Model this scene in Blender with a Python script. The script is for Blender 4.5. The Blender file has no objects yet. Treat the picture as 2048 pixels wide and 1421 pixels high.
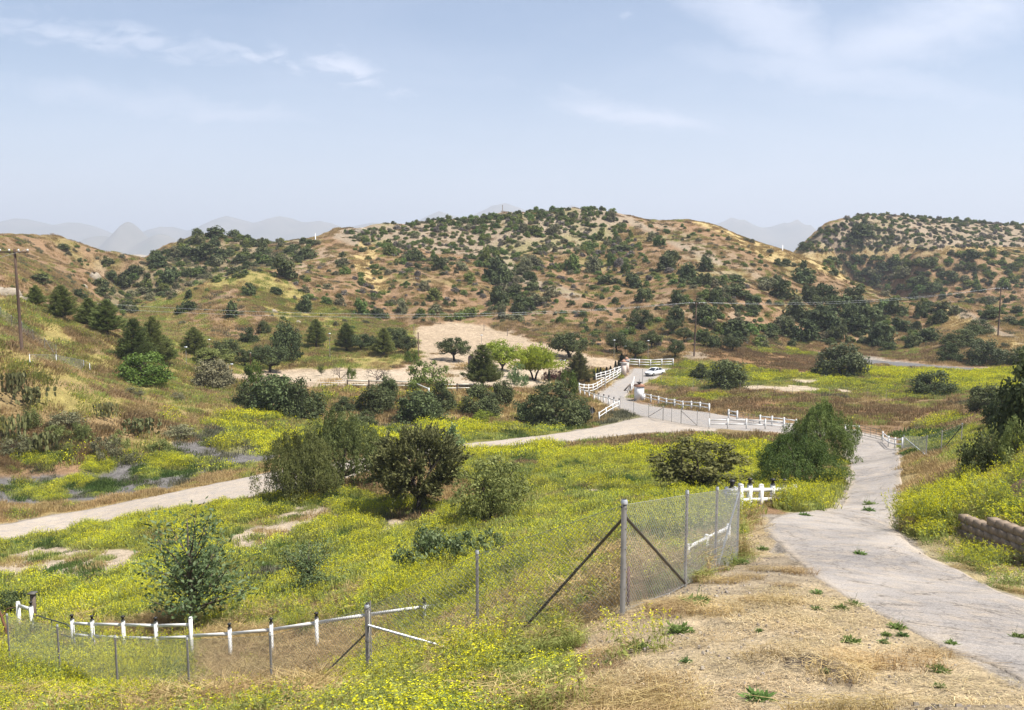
import bpy, math, numpy as np
from mathutils import Vector, Matrix

scene = bpy.context.scene
COL = scene.collection
rng = np.random.default_rng(11)

# ------------------------------------------------------------------ camera numbers
F, CU, CV, HZ = 1700.0, 1024.0, 710.5, 520.0
PITCH = math.atan((CV - HZ) / F)
cp, sp = math.cos(PITCH), math.sin(PITCH)
CZ = 22.0


def T_of(v):
    y = (CV - np.asarray(v, float)) / F
    return (-sp + y * cp) / (cp + y * sp)


def s_of(u, v):
    y = (CV - np.asarray(v, float)) / F
    return ((np.asarray(u, float) - CU) / F) / (cp + y * sp)


def proj(X, Y, Z):
    Z = Z - CZ
    d = np.maximum(Y * cp - Z * sp, 1e-3)
    return CU + F * X / d, CV - F * (Y * sp + Z * cp) / d, d


# ------------------------------------------------------------------ noise
def _hash(ix, iy, seed):
    h = (ix.astype(np.int64) * 374761393 + iy.astype(np.int64) * 668265263 + seed * 974634721) & 0xFFFFFFFF
    h = ((h ^ (h >> 13)) * 1274126177) & 0xFFFFFFFF
    h = h ^ (h >> 16)
    return (h & 0xFFFFFF) / float(0xFFFFFF)


def vn(x, y, scale, seed=0):
    x = np.asarray(x, float) / scale
    y = np.asarray(y, float) / scale
    ix, iy = np.floor(x), np.floor(y)
    fx, fy = x - ix, y - iy
    fx = fx * fx * fx * (fx * (fx * 6 - 15) + 10)
    fy = fy * fy * fy * (fy * (fy * 6 - 15) + 10)
    a, b = _hash(ix, iy, seed), _hash(ix + 1, iy, seed)
    c, d = _hash(ix, iy + 1, seed), _hash(ix + 1, iy + 1, seed)
    return ((a * (1 - fx) + b * fx) * (1 - fy) + (c * (1 - fx) + d * fx) * fy) * 2 - 1


def fbm(x, y, scale, seed=0, octs=3):
    t, amp, tot = 0, 1.0, 0
    for k in range(octs):
        t = t + amp * vn(x, y, scale / 2 ** k, seed + 17 * k)
        tot += amp
        amp *= 0.55
    return t / tot


def smooth(a, b, x):
    t = np.clip((np.asarray(x, float) - a) / (b - a), 0, 1)
    return t * t * (3 - 2 * t)


# ------------------------------------------------------------------ land form, from sight lines (u, v, distance ahead)
GP = [
    # foreground slope, straw verge, near road
    (1400, 1421, 7.6), (1100, 1421, 8.6), (700, 1421, 11.5), (350, 1421, 17), (0, 1421, 20), (1750, 1421, 7.0), (2048, 1421, 6.2),
    (1245, 1232, 13.4), (1370, 1180, 15.8), (1430, 1150, 17.8), (1473, 1120, 20.5),
    (955, 1308, 15.3), (737, 1392, 17.0), (545, 1423, 20), (380, 1418, 22), (237, 1403, 24), (122, 1372, 26), (22, 1350, 28),
    (1100, 1330, 11.5), (1300, 1320, 10), (1500, 1250, 12.0),
    (148, 1307, 30), (315, 1318, 28.5), (545, 1329, 27), (737, 1298, 26), (850, 1287, 26), (60, 1280, 33), (-150, 1300, 35), (-250, 1400, 27),
    (2048, 1375, 8.2), (1800, 1255, 12), (1640, 1160, 17), (1530, 1060, 26), (2048, 1200, 15.5), (1950, 1160, 19), (1850, 1110, 22), (1790, 1060, 26.5),
    (2250, 1480, 6.5), (2300, 1260, 13.5),
    (2048, 1112, 23), (1925, 1062, 30), (2200, 1180, 18.5), (2200, 1080, 21),
    (2048, 1030, 24.5), (2048, 960, 28), (2048, 880, 38), (2160, 880, 30), (2250, 900, 27), (1950, 935, 42), (1900, 905, 60), (1850, 885, 80), (1870, 850, 100), (1980, 832, 80),
    (2048, 800, 82), (2200, 790, 60), (1800, 1000, 46), (1850, 960, 52),
    (1650, 1040, 29), (1740, 1020, 40), (1750, 960, 58), (1750, 920, 74), (1745, 890, 90), (1740, 876, 98), (1790, 895, 88), (1600, 1010, 38),
    # field
    (0, 1078, 56), (0, 1045, 61), (300, 1150, 42), (600, 1150, 40), (300, 1050, 57), (800, 1100, 43), (1000, 1100, 36), (1100, 1100, 34), (1300, 1000, 45),
    (150, 1200, 40), (450, 1230, 34), (700, 1220, 32), (950, 1200, 26), (1150, 1180, 19),
    (1500, 1016, 32), (1570, 1012, 36), (1300, 950, 64), (1000, 950, 66), (1250, 900, 84), (950, 892, 87), (600, 940, 74), (700, 985, 60), (840, 1015, 54), (980, 1030, 50), (1400, 985, 50),
    (553, 992, 60), (1520, 950, 66), (1620, 950, 62), (400, 1000, 64),
    # middle
    (1420, 858, 97), (1575, 863, 95), (1200, 850, 109), (1120, 848, 111), (900, 882, 91), (1270, 800, 128), (1418, 823, 114), (1330, 843, 106),
    (1180, 787, 140), (1250, 750, 162), (1310, 752, 160), (1300, 733, 172), (1155, 783, 142), (1500, 810, 122), (1500, 780, 138), (1390, 713, 178),
    (1640, 800, 124), (1850, 800, 122), (1683, 748, 164), (1860, 790, 130), (1750, 726, 188), (2000, 738, 168), (1500, 740, 168),
    (560, 745, 150), (700, 755, 140), (700, 775, 124), (830, 776, 123), (640, 772, 126), (1000, 782, 124), (700, 852, 104), (850, 845, 106), (1000, 845, 108), (500, 830, 104), (600, 835, 106),
    (900, 760, 136), (900, 740, 150), (900, 650, 215), (1100, 700, 182), (850, 690, 182), (1050, 665, 208), (1060, 760, 142), (1200, 735, 166), (1100, 775, 134),
    (450, 770, 125), (350, 760, 120), (290, 757, 112), (400, 850, 95), (400, 920, 82), (200, 920, 78), (0, 960, 72), (0, 900, 77), (0, 800, 84), (0, 720, 90),
    (45, 703, 93), (0, 640, 110), (0, 568, 128), (-150, 560, 120), (-150, 700, 85), (-150, 850, 72), (60, 600, 125), (150, 740, 105), (125, 640, 130), (215, 668, 125), (150, 850, 83), (300, 835, 91), (180, 650, 134), (100, 600, 132), (250, 700, 122),
    # back left hill
    (150, 610, 185), (100, 545, 210), (0, 520, 190), (200, 560, 245), (240, 585, 240), (60, 570, 165), (180, 620, 165),
    # dark scrub hill
    (200, 580, 262), (250, 622, 222), (400, 560, 272), (300, 560, 268), (300, 600, 240), (520, 520, 290), (600, 520, 290),
    # grassy spur
    (250, 632, 200), (350, 592, 214), (440, 562, 224), (500, 542, 232), (350, 612, 246), (440, 578, 258), (510, 548, 262), (400, 640, 190), (500, 620, 196), (500, 690, 165), (350, 690, 152), (600, 650, 190), (640, 690, 170), (700, 700, 166), (570, 550, 250), (780, 690, 176), (280, 660, 175), (600, 600, 215), (700, 640, 205),
    # main hill face
    (1190, 550, 282), (1190, 480, 322), (1190, 620, 232), (1190, 690, 192), (900, 625, 228), (900, 550, 272), (900, 480, 316), (720, 595, 228), (700, 520, 282), (1400, 520, 292), (1400, 600, 232), (1400, 690, 192), (1550, 600, 252), (1550, 690, 206), (1700, 690, 216), (1640, 560, 290), (1700, 640, 250), (1050, 590, 252), (1050, 510, 300), (1300, 560, 270), (1300, 480, 322), (800, 570, 250), (820, 500, 300),
    (1500, 545, 280), (1800, 690, 215),
    # right hill
    (1640, 507, 440), (1800, 502, 440), (1920, 499, 440), (2048, 497, 440), (1800, 540, 392), (1800, 602, 310), (1920, 560, 370), (1900, 640, 245), (2000, 672, 198), (1905, 614, 252), (1960, 643, 216), (2048, 684, 186), (2048, 645, 300), (2048, 580, 360), (1740, 600, 272), (2200, 560, 360), (2200, 650, 280), (1850, 660, 232),
    (2120, 730, 168), (1680, 520, 400),
]
CREST = [
    (-150, 470, 250), (0, 477, 258), (60, 480, 262), (130, 481, 268), (170, 490, 274), (210, 500, 280), (255, 512, 288), (290, 524, 294),
    (300, 520, 312), (345, 500, 318), (400, 474, 326), (460, 472, 330), (500, 480, 332), (560, 494, 334), (600, 492, 334),
    (640, 478, 334), (680, 462, 336), (710, 454, 336), (760, 455, 338), (800, 453, 342), (870, 443, 348), (950, 437, 352), (1040, 430, 357), (1120, 424, 360), (1190, 420, 362), (1240, 432, 358),
    (1300, 441, 354), (1380, 447, 352), (1430, 455, 348), (1480, 478, 342), (1540, 503, 337), (1600, 523, 331), (1650, 537, 325), (1700, 556, 312), (1740, 577, 298),
    (1590, 512, 482), (1640, 492, 502), (1680, 472, 512), (1730, 451, 522), (1800, 447, 524), (1900, 450, 524), (2048, 457, 522), (2200, 465, 520),
]


def build_rbf():
    P = [(s_of(u, v), math.log(y), T_of(v)) for u, v, y in GP + CREST]
    for u, v, y in CREST:
        P.append((s_of(u, v), math.log(y * 1.1), T_of(v) - 0.035))
        P.append((s_of(u, v), math.log(y * 1.3), T_of(v) - 0.07))
    for u in (0, 300, 600, 1000, 1400, 1560, 1700, 2048):
        P.append((s_of(u, 560), math.log(760.0), T_of(556)))
    # the ground under and around the photographer (side, ahead, height)
    for s in (-1.6, -0.8, -0.3, 0.0, 0.3, 0.8, 1.6):
        P.append((s, 0.0, -1.75 + 0.0 * s))
        P.append((s, math.log(2.2), (-2.15 + 0.25 * s) / 2.2))
        P.append((s, math.log(4.2), (-2.9 + 0.9 * min(s, 0.7)) / 4.2))
    return np.array(P, float)


RB = build_rbf()
_c2 = 0.035 ** 2


def _phi(ds, dl):
    return np.sqrt(ds * ds + dl * dl + _c2)


_n = len(RB)
_A = np.zeros((_n + 3, _n + 3))
_A[:_n, :_n] = _phi(RB[:, None, 0] - RB[None, :, 0], RB[:, None, 1] - RB[None, :, 1]) - 1e-3 * np.eye(_n)
_A[:_n, _n] = 1
_A[:_n, _n + 1] = RB[:, 0]
_A[:_n, _n + 2] = RB[:, 1]
_A[_n:, :_n] = _A[:_n, _n:].T
_W = np.linalg.solve(_A, np.concatenate([RB[:, 2], np.zeros(3)]))

# the sheet's grid: columns of equal side ratio s = x / y, rows of equal log distance
SG = np.concatenate([np.linspace(-2.4, -0.74, 22)[:-1], np.linspace(-0.74, 0.74, 640), np.linspace(0.74, 2.4, 22)[1:]])
LG = np.concatenate([np.linspace(0.0, math.log(14.0), 110)[:-1], np.linspace(math.log(14.0), math.log(680.0), 640)])
sg2, lg2 = np.meshgrid(np.clip(SG, -0.8, 0.8), LG)
TG = np.zeros(sg2.shape)
for r0 in range(0, len(LG), 25):
    a, b = sg2[r0:r0 + 25].ravel(), lg2[r0:r0 + 25].ravel()
    t = np.full(a.shape, _W[_n]) + _W[_n + 1] * a + _W[_n + 2] * b
    t += (_phi(a[:, None] - RB[None, :, 0], b[:, None] - RB[None, :, 1]).astype(np.float32) @ _W[:_n].astype(np.float32))
    TG[r0:r0 + 25] = t.reshape(-1, len(SG))
YG = np.exp(lg2)
XG = np.meshgrid(SG, LG)[0] * YG
ZB = CZ + TG * YG                       # smooth land form


# ------------------------------------------------------------------ land cover regions (traced outlines, laid on the land)
CATS = "hill cut mat pale gold olive brown dirt lot gravel mustard lime green tan straw tallgold sparse darksoil road redbrown scrubfloor sage".split()
CI = {k: i for i, k in enumerate(CATS)}
RW, RH = 1280, 760           # raster covers u -256..2304, v 400..1540 at half size (columns) and 1.5 px (rows)
RU = np.linspace(-256, 2304, RW)
RV = np.linspace(400, 1540, RH)
ras = np.zeros((RH, RW), np.int16)


def inside(poly, U, V):
    res = np.zeros(U.shape, bool)
    n = len(poly)
    for i in range(n):
        x1, y1 = poly[i]
        x2, y2 = poly[(i + 1) % n]
        if y1 == y2:
            continue
        c = ((y1 > V) != (y2 > V)) & (U < (x2 - x1) * (V - y1) / (y2 - y1) + x1)
        res ^= c
    return res


def paint(cat, poly):
    us = [p[0] for p in poly]
    vs = [p[1] for p in poly]
    i0, i1 = np.searchsorted(RU, min(us)), np.searchsorted(RU, max(us))
    j0, j1 = np.searchsorted(RV, min(vs)), np.searchsorted(RV, max(vs))
    if i1 <= i0 or j1 <= j0:
        return
    U, V = np.meshgrid(RU[i0:i1], RV[j0:j1])
    m = inside(poly, U, V)
    sub = ras[j0:j1, i0:i1]
    sub[m] = CI[cat]


def ell(u, v, a, b, rot=0, n=20):
    c, s = math.cos(math.radians(rot)), math.sin(math.radians(rot))
    return [(u + a * math.cos(t) * c - b * math.sin(t) * s, v + a * math.cos(t) * s + b * math.sin(t) * c) for t in np.linspace(0, 2 * math.pi, n, endpoint=False)]


paint('pale', [(660, 480), (700, 440), (900, 425), (1190, 400), (1265, 425), (1230, 480), (1120, 505), (980, 515), (900, 505), (800, 500), (740, 500)])
paint('pale', [(1590, 505), (1640, 460), (1730, 420), (2304, 430), (2304, 498), (1640, 505)])
paint('pale', [(1238, 428), (1262, 436), (1345, 480), (1420, 512), (1460, 530), (1440, 536), (1400, 520), (1330, 486), (1250, 446)])
paint('pale', [(1010, 505), (1040, 540), (1110, 580), (1170, 600), (1160, 612), (1090, 595), (1020, 555), (995, 520)])
paint('gold', [(1375, 440), (1440, 445), (1500, 478), (1560, 502), (1640, 527), (1720, 556), (1690, 560), (1620, 540), (1530, 515), (1460, 480)])
paint('gold', [(1556, 500), (1600, 498), (1660, 528), (1720, 550), (1680, 552), (1610, 527)])
paint('gold', ell(742, 545, 48, 20, 38))
paint('gold', ell(735, 500, 26, 12, 50))
paint('gold', [(1630, 500), (2304, 490), (2304, 498), (1800, 507), (1640, 510)])
paint('scrubfloor', [(190, 590), (300, 515), (395, 465), (520, 475), (640, 482), (600, 530), (500, 545), (350, 590), (250, 632)])
paint('olive', [(245, 640), (250, 626), (350, 586), (500, 538), (560, 560), (640, 600), (760, 640), (850, 655), (830, 720), (780, 745), (600, 745), (400, 750), (335, 725), (250, 680)])
paint('hill', [(350, 612), (470, 572), (500, 600), (560, 640), (500, 690), (400, 670)])
paint('olive', [(-256, 590), (0, 600), (60, 590), (120, 640), (240, 668), (350, 728), (470, 772), (480, 830), (420, 850), (300, 830), (150, 780), (0, 760), (-256, 780)])
paint('brown', [(0, 640), (60, 660), (130, 700), (60, 712), (0, 690)])
paint('brown', ell(185, 690, 50, 14, 25))
paint('brown', [(-256, 760), (0, 740), (150, 770), (300, 800), (420, 850), (380, 900), (250, 905), (100, 940), (-256, 960)])
paint('redbrown', [(0, 900), (120, 900), (230, 880), (250, 905), (100, 935), (0, 940)])
paint('olive', [(60, 770), (260, 800), (300, 830), (180, 830), (60, 810)])
paint('tan', [(250, 810), (360, 815), (400, 850), (320, 850)])
paint('olive', [(330, 725), (480, 770), (500, 830), (420, 850), (330, 770)])
# yard and lots
paint('lot', [(450, 748), (560, 738), (700, 736), (800, 742), (838, 720), (826, 655), (900, 643), (985, 655), (1060, 680), (1150, 706), (1250, 722), (1250, 742), (1150, 772), (1000, 777), (880, 768), (640, 776), (470, 762)])
paint('dirt', [(560, 746), (700, 742), (830, 746), (960, 738), (1080, 735), (1120, 760), (1000, 772), (870, 764), (650, 768), (560, 762)])
paint('brown', [(1120, 690), (1250, 718), (1200, 712), (1130, 702)])
paint('tan', [(1100, 760), (1200, 735), (1250, 742), (1240, 765), (1180, 790), (1120, 785)])
paint('pale', ell(1388, 711, 26, 9))
# bank below the yard
paint('tan', [(470, 775), (640, 778), (830, 772), (1000, 782), (1150, 788), (1250, 815), (1210, 848), (1000, 852), (800, 852), (660, 848), (520, 820)])
paint('olive', ell(880, 800, 60, 10))
paint('redbrown', ell(800, 838, 50, 9))
paint('redbrown', ell(940, 840, 50, 9))
paint('olive', ell(1130, 800, 40, 14))
# right flats
paint('lime', [(1290, 725), (1480, 728), (1640, 742), (1900, 738), (2304, 745), (2304, 810), (1920, 800), (1700, 795), (1500, 778), (1340, 775), (1290, 770)])
paint('redbrown', [(1400, 690), (1480, 690), (1640, 712), (1640, 745), (1560, 748), (1480, 735), (1420, 720)])
paint('lime', [(1480, 695), (1560, 698), (1640, 704), (1640, 714), (1520, 707)])
paint('dirt', [(1470, 771), (1600, 775), (1720, 780), (1710, 787), (1560, 783), (1480, 778)])
paint('dirt', ell(1625, 763, 40, 3))
paint('brown', [(1270, 790), (1400, 780), (1500, 785), (1700, 800), (1900, 805), (1960, 840), (1850, 850), (1700, 850), (1560, 840), (1440, 825), (1300, 800)])
paint('redbrown', ell(1480, 810, 80, 12))
paint('redbrown', ell(1780, 825, 90, 10))
paint('lime', ell(1420, 795, 50, 5))
paint('mustard', [(1710, 734), (1850, 742), (2048, 738), (2150, 742), (2150, 758), (1900, 762), (1740, 752)])
paint('mustard', [(1690, 760), (1820, 764), (1830, 774), (1720, 772)])
paint('mustard', [(1900, 770), (2048, 766), (2048, 776), (1930, 782)])
paint('brown', [(1640, 715), (1720, 714), (1900, 728), (2048, 735), (2304, 735), (2304, 690), (1900, 700), (1740, 700)])
paint('gold', [(1880, 605), (1930, 620), (2050, 685), (2060, 705), (1940, 690), (1880, 650)])
paint('pale', [(1890, 606), (1920, 614), (2048, 680), (2048, 692), (1960, 655), (1900, 620)])
paint('green', [(1790, 868), (1880, 862), (1960, 850), (1960, 880), (1880, 905), (1810, 905)])
paint('mustard', ell(1885, 848, 40, 8, -8))
paint('redbrown', ell(1920, 852, 40, 8))
paint('lime', [(1890, 890), (2048, 820), (2048, 870), (1960, 910), (1900, 930)])
paint('gravel', ell(1845, 905, 20, 5))
paint('gravel', ell(1845, 930, 24, 6))
# left of the dirt road
paint('gravel', [(-256, 965), (0, 960), (150, 950), (220, 915), (330, 905), (420, 880), (480, 895), (560, 885), (560, 928), (400, 962), (250, 992), (0, 1048), (-256, 1090)])
paint('tan', [(-256, 1040), (0, 1010), (150, 1000), (250, 990), (400, 958), (550, 925), (556, 938), (400, 975), (250, 1008), (100, 1036), (-256, 1100)])
paint('green', ell(90, 975, 70, 9, -4))
paint('mustard', ell(100, 985, 32, 16))
paint('green', ell(180, 968, 60, 12))
paint('mustard', ell(150, 965, 40, 8))
paint('mustard', ell(60, 915, 40, 16))
paint('mustard', ell(195, 930, 30, 16))
paint('green', ell(330, 938, 70, 14, -8))
paint('mustard', ell(345, 925, 40, 10))
paint('green', ell(110, 910, 50, 10))
paint('olive', ell(300, 890, 60, 14))
paint('mustard', [(410, 850), (470, 820), (560, 828), (650, 845), (760, 855), (700, 880), (560, 905), (440, 905)])
paint('lime', [(440, 850), (480, 835), (560, 845), (640, 862), (600, 880), (520, 872), (460, 880)])
paint('olive', ell(600, 850, 60, 6, 8))
paint('sage', ell(425, 868, 30, 14))
paint('sage', ell(490, 895, 40, 10))
paint('olive', [(400, 800), (500, 790), (560, 830), (450, 825)])
paint('gravel', ell(380, 895, 34, 10, 8))
# strip beyond the middle road
paint('mustard', [(740, 862), (850, 845), (960, 848), (1150, 850), (1190, 855), (1120, 870), (930, 888), (800, 905), (740, 900)])
paint('gravel', ell(800, 855, 50, 7))
paint('green', ell(800, 870, 60, 8))
paint('sage', [(1195, 845), (1260, 812), (1290, 822), (1270, 850), (1190, 860)])
# field
paint('mustard', [(920, 896), (1150, 882), (1300, 872), (1540, 880), (1570, 930), (1540, 1005), (1300, 1010), (1050, 990), (900, 960)])
paint('brown', [(1080, 878), (1200, 868), (1430, 858), (1580, 868), (1570, 895), (1430, 888), (1300, 898), (1150, 905)])
paint('dirt', ell(1515, 887, 28, 3, 4))
paint('dirt', ell(1440, 870, 22, 3))
paint('dirt', ell(1160, 985, 45, 7, -8))
paint('green', ell(1150, 935, 45, 10))
paint('green', ell(1050, 920, 40, 7))
paint('green', ell(1250, 960, 40, 7))
paint('brown', ell(1030, 930, 50, 7))
paint('mustard', ell(1300, 925, 60, 14))
paint('lime', [(880, 1010), (1050, 985), (1320, 1005), (1480, 1000), (1480, 1120), (1370, 1180), (1245, 1235), (960, 1310), (850, 1330), (600, 1300), (430, 1250), (500, 1150), (700, 1080)])
paint('mustard', [(-256, 1110), (0, 1085), (150, 1060), (300, 1035), (420, 1010), (560, 995), (740, 985), (900, 1020), (930, 1080), (880, 1130), (600, 1180), (480, 1240), (300, 1240), (60, 1235), (-256, 1240)])
paint('green', ell(560, 1012, 70, 10))
paint('green', ell(700, 1000, 60, 9))
paint('green', ell(60, 1090, 60, 9, -8))
paint('green', ell(500, 1065, 45, 10, -10))
paint('lime', ell(300, 1075, 60, 14))
paint('brown', ell(225, 1070, 16, 9))
paint('dirt', [(-60, 1140), (20, 1112), (110, 1086), (200, 1098), (285, 1102), (300, 1126), (240, 1140), (180, 1168), (120, 1160), (60, 1140), (0, 1160)])
paint('dirt', [(430, 1092), (490, 1060), (550, 1030), (600, 1012), (680, 1012), (665, 1045), (580, 1078), (520, 1100)])
paint('dirt', [(725, 1030), (800, 1028), (860, 1046), (820, 1066), (750, 1060)])
paint('green', ell(205, 1145, 22, 7))
paint('brown', ell(820, 1030, 60, 12))
paint('redbrown', ell(860, 1035, 30, 10))
paint('darksoil', ell(545, 1150, 40, 10))
paint('redbrown', ell(670, 1228, 55, 14, -5))
paint('redbrown', ell(1140, 1010, 22, 8))
paint('brown', ell(1190, 1195, 60, 35))
paint('mustard', [(720, 1180), (860, 1130), (1000, 1170), (960, 1250), (800, 1230)])
paint('mustard', ell(1120, 1170, 60, 40))
# near strip outside the chain link
paint('lime', [(-256, 1230), (0, 1240), (250, 1290), (420, 1310), (740, 1310), (960, 1310), (960, 1421), (900, 1540), (-256, 1540)])
paint('mustard', [(-256, 1330), (100, 1340), (330, 1360), (330, 1420), (-256, 1480)])
paint('tallgold', [(400, 1300), (540, 1300), (730, 1290), (740, 1395), (620, 1440), (470, 1420), (400, 1360)])
paint('tallgold', [(390, 1278), (735, 1275), (735, 1312), (390, 1318)])
paint('sparse', ell(10, 1400, 40, 30))
paint('mustard', [(740, 1330), (860, 1310), (1000, 1300), (1130, 1280), (1150, 1330), (1060, 1400), (1010, 1540), (640, 1540), (640, 1430)])
paint('brown', ell(1180, 1235, 70, 26))
paint('brown', ell(1000, 1290, 70, 22))
paint('straw', [(1245, 1232), (1370, 1178), (1478, 1112), (1490, 1040), (1540, 1035), (1640, 1020), (1700, 1000), (1690, 1040), (1760, 1110), (1900, 1240), (2304, 1440), (2304, 1540), (1020, 1540), (1080, 1400), (1170, 1320), (1170, 1260)])
paint('mat', [(1080, 1400), (1170, 1320), (1290, 1335), (1400, 1395), (1420, 1440), (1060, 1540)])
paint('darksoil', ell(1625, 1342, 46, 12, 8))
paint('darksoil', ell(1690, 1365, 40, 8, 8))
paint('mat', ell(1720, 1325, 70, 20, 12))
# right verge and bank
paint('sparse', [(1790, 1050), (1850, 1060), (1930, 1055), (2048, 1100), (2304, 1170), (2304, 1260), (2048, 1205), (1900, 1150), (1820, 1095)])
paint('tan', [(1795, 905), (1830, 900), (1900, 920), (1935, 940), (1900, 965), (1850, 980), (1815, 1000), (1800, 960)])
paint('mustard', [(1785, 1060), (1800, 1015), (1850, 985), (1920, 955), (2000, 990), (2048, 980), (2304, 1000), (2304, 1060), (2048, 1050), (1960, 1040), (1920, 1060), (1850, 1080)])
paint('cut', [(1985, 1000), (1990, 960), (2015, 925), (2060, 900), (2200, 900), (2200, 1010), (2050, 1005)])
paint('lime', [(1920, 880), (2304, 830), (2304, 930), (1950, 940)])
paint('mustard', [(1560, 1025), (1590, 985), (1660, 960), (1690, 900), (1698, 880), (1697, 960), (1690, 985), (1672, 1015), (1600, 1030)])


ROADS = {
    'near': [((2330, 1520), (2640, 1370)), ((2200, 1450), (2450, 1310)), ((2048, 1374), (2240, 1262)), ((1900, 1302), (2048, 1200)), ((1790, 1250), (1950, 1160)),
             ((1700, 1200), (1890, 1130)), ((1640, 1160), (1850, 1110)), ((1560, 1095), (1808, 1078)), ((1527, 1057), (1788, 1047)), ((1548, 1036), (1792, 1030)), ((1610, 1024), (1798, 1020)),
             ((1672, 1013), (1803, 1005)), ((1690, 985), (1808, 975)), ((1699, 960), (1805, 950)), ((1698, 920), (1801, 912)), ((1696, 896), (1796, 891)), ((1694, 880), (1768, 874)), ((1680, 872), (1715, 863))],
    'drive': [((1266, 737), (1345, 738)), ((1254, 752), (1312, 757)), ((1215, 775), (1264, 780)), ((1186, 791), (1252, 798)), ((1214, 809), (1272, 806)),
              ((1250, 822), (1330, 816)), ((1328, 842), (1416, 826)), ((1420, 857), (1490, 838)), ((1560, 866), (1600, 850)), ((1690, 878), (1714, 864))],
    'dirt_road': [((1440, 845), (1430, 863)), ((1350, 836), (1340, 864)), ((1290, 834), (1260, 868)), ((1215, 850), (1225, 874)), ((1110, 868), (1130, 883)), ((1000, 881), (1000, 894)), ((920, 889), (920, 903)), ((800, 903), (800, 925)), ((690, 922), (680, 960)),
                  ((555, 942), (550, 986)), ((400, 974), (400, 1008)), ((250, 1004), (250, 1040)), ((100, 1032), (100, 1066)), ((-20, 1052), (-20, 1084)), ((-250, 1090), (-250, 1130))],
    'far_road': [((1640, 705), (1650, 713)), ((1700, 713), (1712, 722)), ((1760, 722), (1765, 731)), ((1880, 733), (1880, 738)), ((1975, 738), (1975, 742))],
}
for rd in ROADS.values():
    paint('road', [a for a, b in rd] + [b for a, b in rd][::-1])


def cover_at(X, Y, Z, jit=1.0):
    """category index at places on the land"""
    u, v, d = proj(X, Y, Z)
    k = np.clip(60.0 / np.maximum(d, 20), 0.15, 2.0) * jit
    u = u + k * 22 * fbm(X, Y, 3.0, 5, 3) + 5 * jit * vn(X, Y, 12, 8)
    v = v + k * 8 * fbm(X, Y, 3.0, 9, 3) + 2 * jit * vn(X, Y, 12, 3)
    i = np.clip(((u - RU[0]) / (RU[1] - RU[0])).round().astype(int), 0, RW - 1)
    j = np.clip(((v - RV[0]) / (RV[1] - RV[0])).round().astype(int), 0, RH - 1)
    return ras[j, i]


def bilin(G, X, Y):
    Y = np.maximum(np.asarray(Y, float), 1.001)
    s = np.asarray(X, float) / Y
    fi = np.interp(s, SG, np.arange(len(SG)))
    fj = np.interp(np.log(Y), LG, np.arange(len(LG)))
    i = np.clip(fi.astype(int), 0, len(SG) - 2)
    j = np.clip(fj.astype(int), 0, len(LG) - 2)
    a, b = fi - i, fj - j
    return (G[j, i] * (1 - a) + G[j, i + 1] * a) * (1 - b) + (G[j + 1, i] * (1 - a) + G[j + 1, i + 1] * a) * b


# roughness of the land: gullies on the hills, bumps on the flats, none on the roads
catG = cover_at(XG, YG, ZB, 0.0)
flat = np.isin(catG, [CI['road'], CI['lot'], CI['dirt']]).astype(float)
catG2 = cover_at(XG, YG, ZB, 1.0)
flat2 = flat.copy()
for _ in range(5):
    flat2[1:-1, 1:-1] = (flat2[1:-1, 1:-1] * 2 + flat2[:-2, 1:-1] + flat2[2:, 1:-1] + flat2[1:-1, :-2] + flat2[1:-1, 2:]) / 6
rough = 1 - np.clip(flat2 * 1.6, 0, 1)
wh = smooth(165, 240, YG) * (1 - smooth(400, 470, YG) * 0.6)
rid = 1 - np.abs(fbm(XG * 1.0 + 0.25 * YG, YG * 0.16, 24, 3, 3)) * 2
ZG = ZB + rough * (wh * (1.0 * fbm(XG, YG, 48, 1, 3) + 1.7 * (rid - 0.4) + 0.22 * fbm(XG, YG * .5, 7, 2, 3))
                   + (1 - wh) * smooth(5, 30, YG) * (0.22 * fbm(XG, YG, 7, 4, 3) + 0.07 * vn(XG, YG, 1.6, 6))
                   + 0.035 * fbm(XG, YG, 0.9, 12, 3) * (1 - smooth(20, 50, YG)) + 0.02 * vn(XG, YG, 0.22, 13) * (1 - smooth(14, 24, YG)))
# earth heap on the verge
_u, _v, _ = proj(XG, YG, ZB)
ZG += 0.16 * np.exp(-((_u - 1650) / 70) ** 2 - ((_v - 1345) / 22) ** 2) * (YG < 20)


def H(x, y):
    return bilin(ZG, x, y)


_RL = np.exp(np.linspace(math.log(4.0), math.log(640.0), 2400))


def cast(u, v):
    """sight line -> first point of the land it meets (arrays)"""
    u = np.atleast_1d(np.asarray(u, float))
    v = np.atleast_1d(np.asarray(v, float))
    out = np.zeros((len(u), 3))
    for k in range(len(u)):
        s, t = float(s_of(u[k], v[k])), float(T_of(v[k]))
        g = H(s * _RL, _RL) - (CZ + t * _RL)
        hit = np.nonzero(g > 0)[0]
        if len(hit) == 0:
            j = int(np.argmax(g))
            y = _RL[j]
        else:
            j = hit[0]
            if j == 0:
                y = _RL[0]
            else:
                y = _RL[j - 1] + (_RL[j] - _RL[j - 1]) * (-g[j - 1]) / (g[j] - g[j - 1])
        out[k] = (s * y, y, float(H(s * y, y)))
    return out


def at(u, v):
    return cast(u, v)[0]


def atY(u, y, v=1000):
    """place at distance y ahead on the plumb line seen at column u"""
    for _ in range(4):
        x = float(s_of(u, v)) * y
        z = float(H(x, y))
        v = float(proj(x, y, z)[1])
    return np.array([x, y, z])


def depth_of(p):
    return p[1] * cp - (p[2] - CZ) * sp


# ------------------------------------------------------------------ object helpers
def tag(o, label=None, cat=None, group=None, kind=None):
    if label:
        o['label'] = label
    if cat:
        o['category'] = cat
    if group:
        o['group'] = group
    if cat and not kind:
        kind = 'thing'
    if kind:
        o['kind'] = kind
    return o


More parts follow.
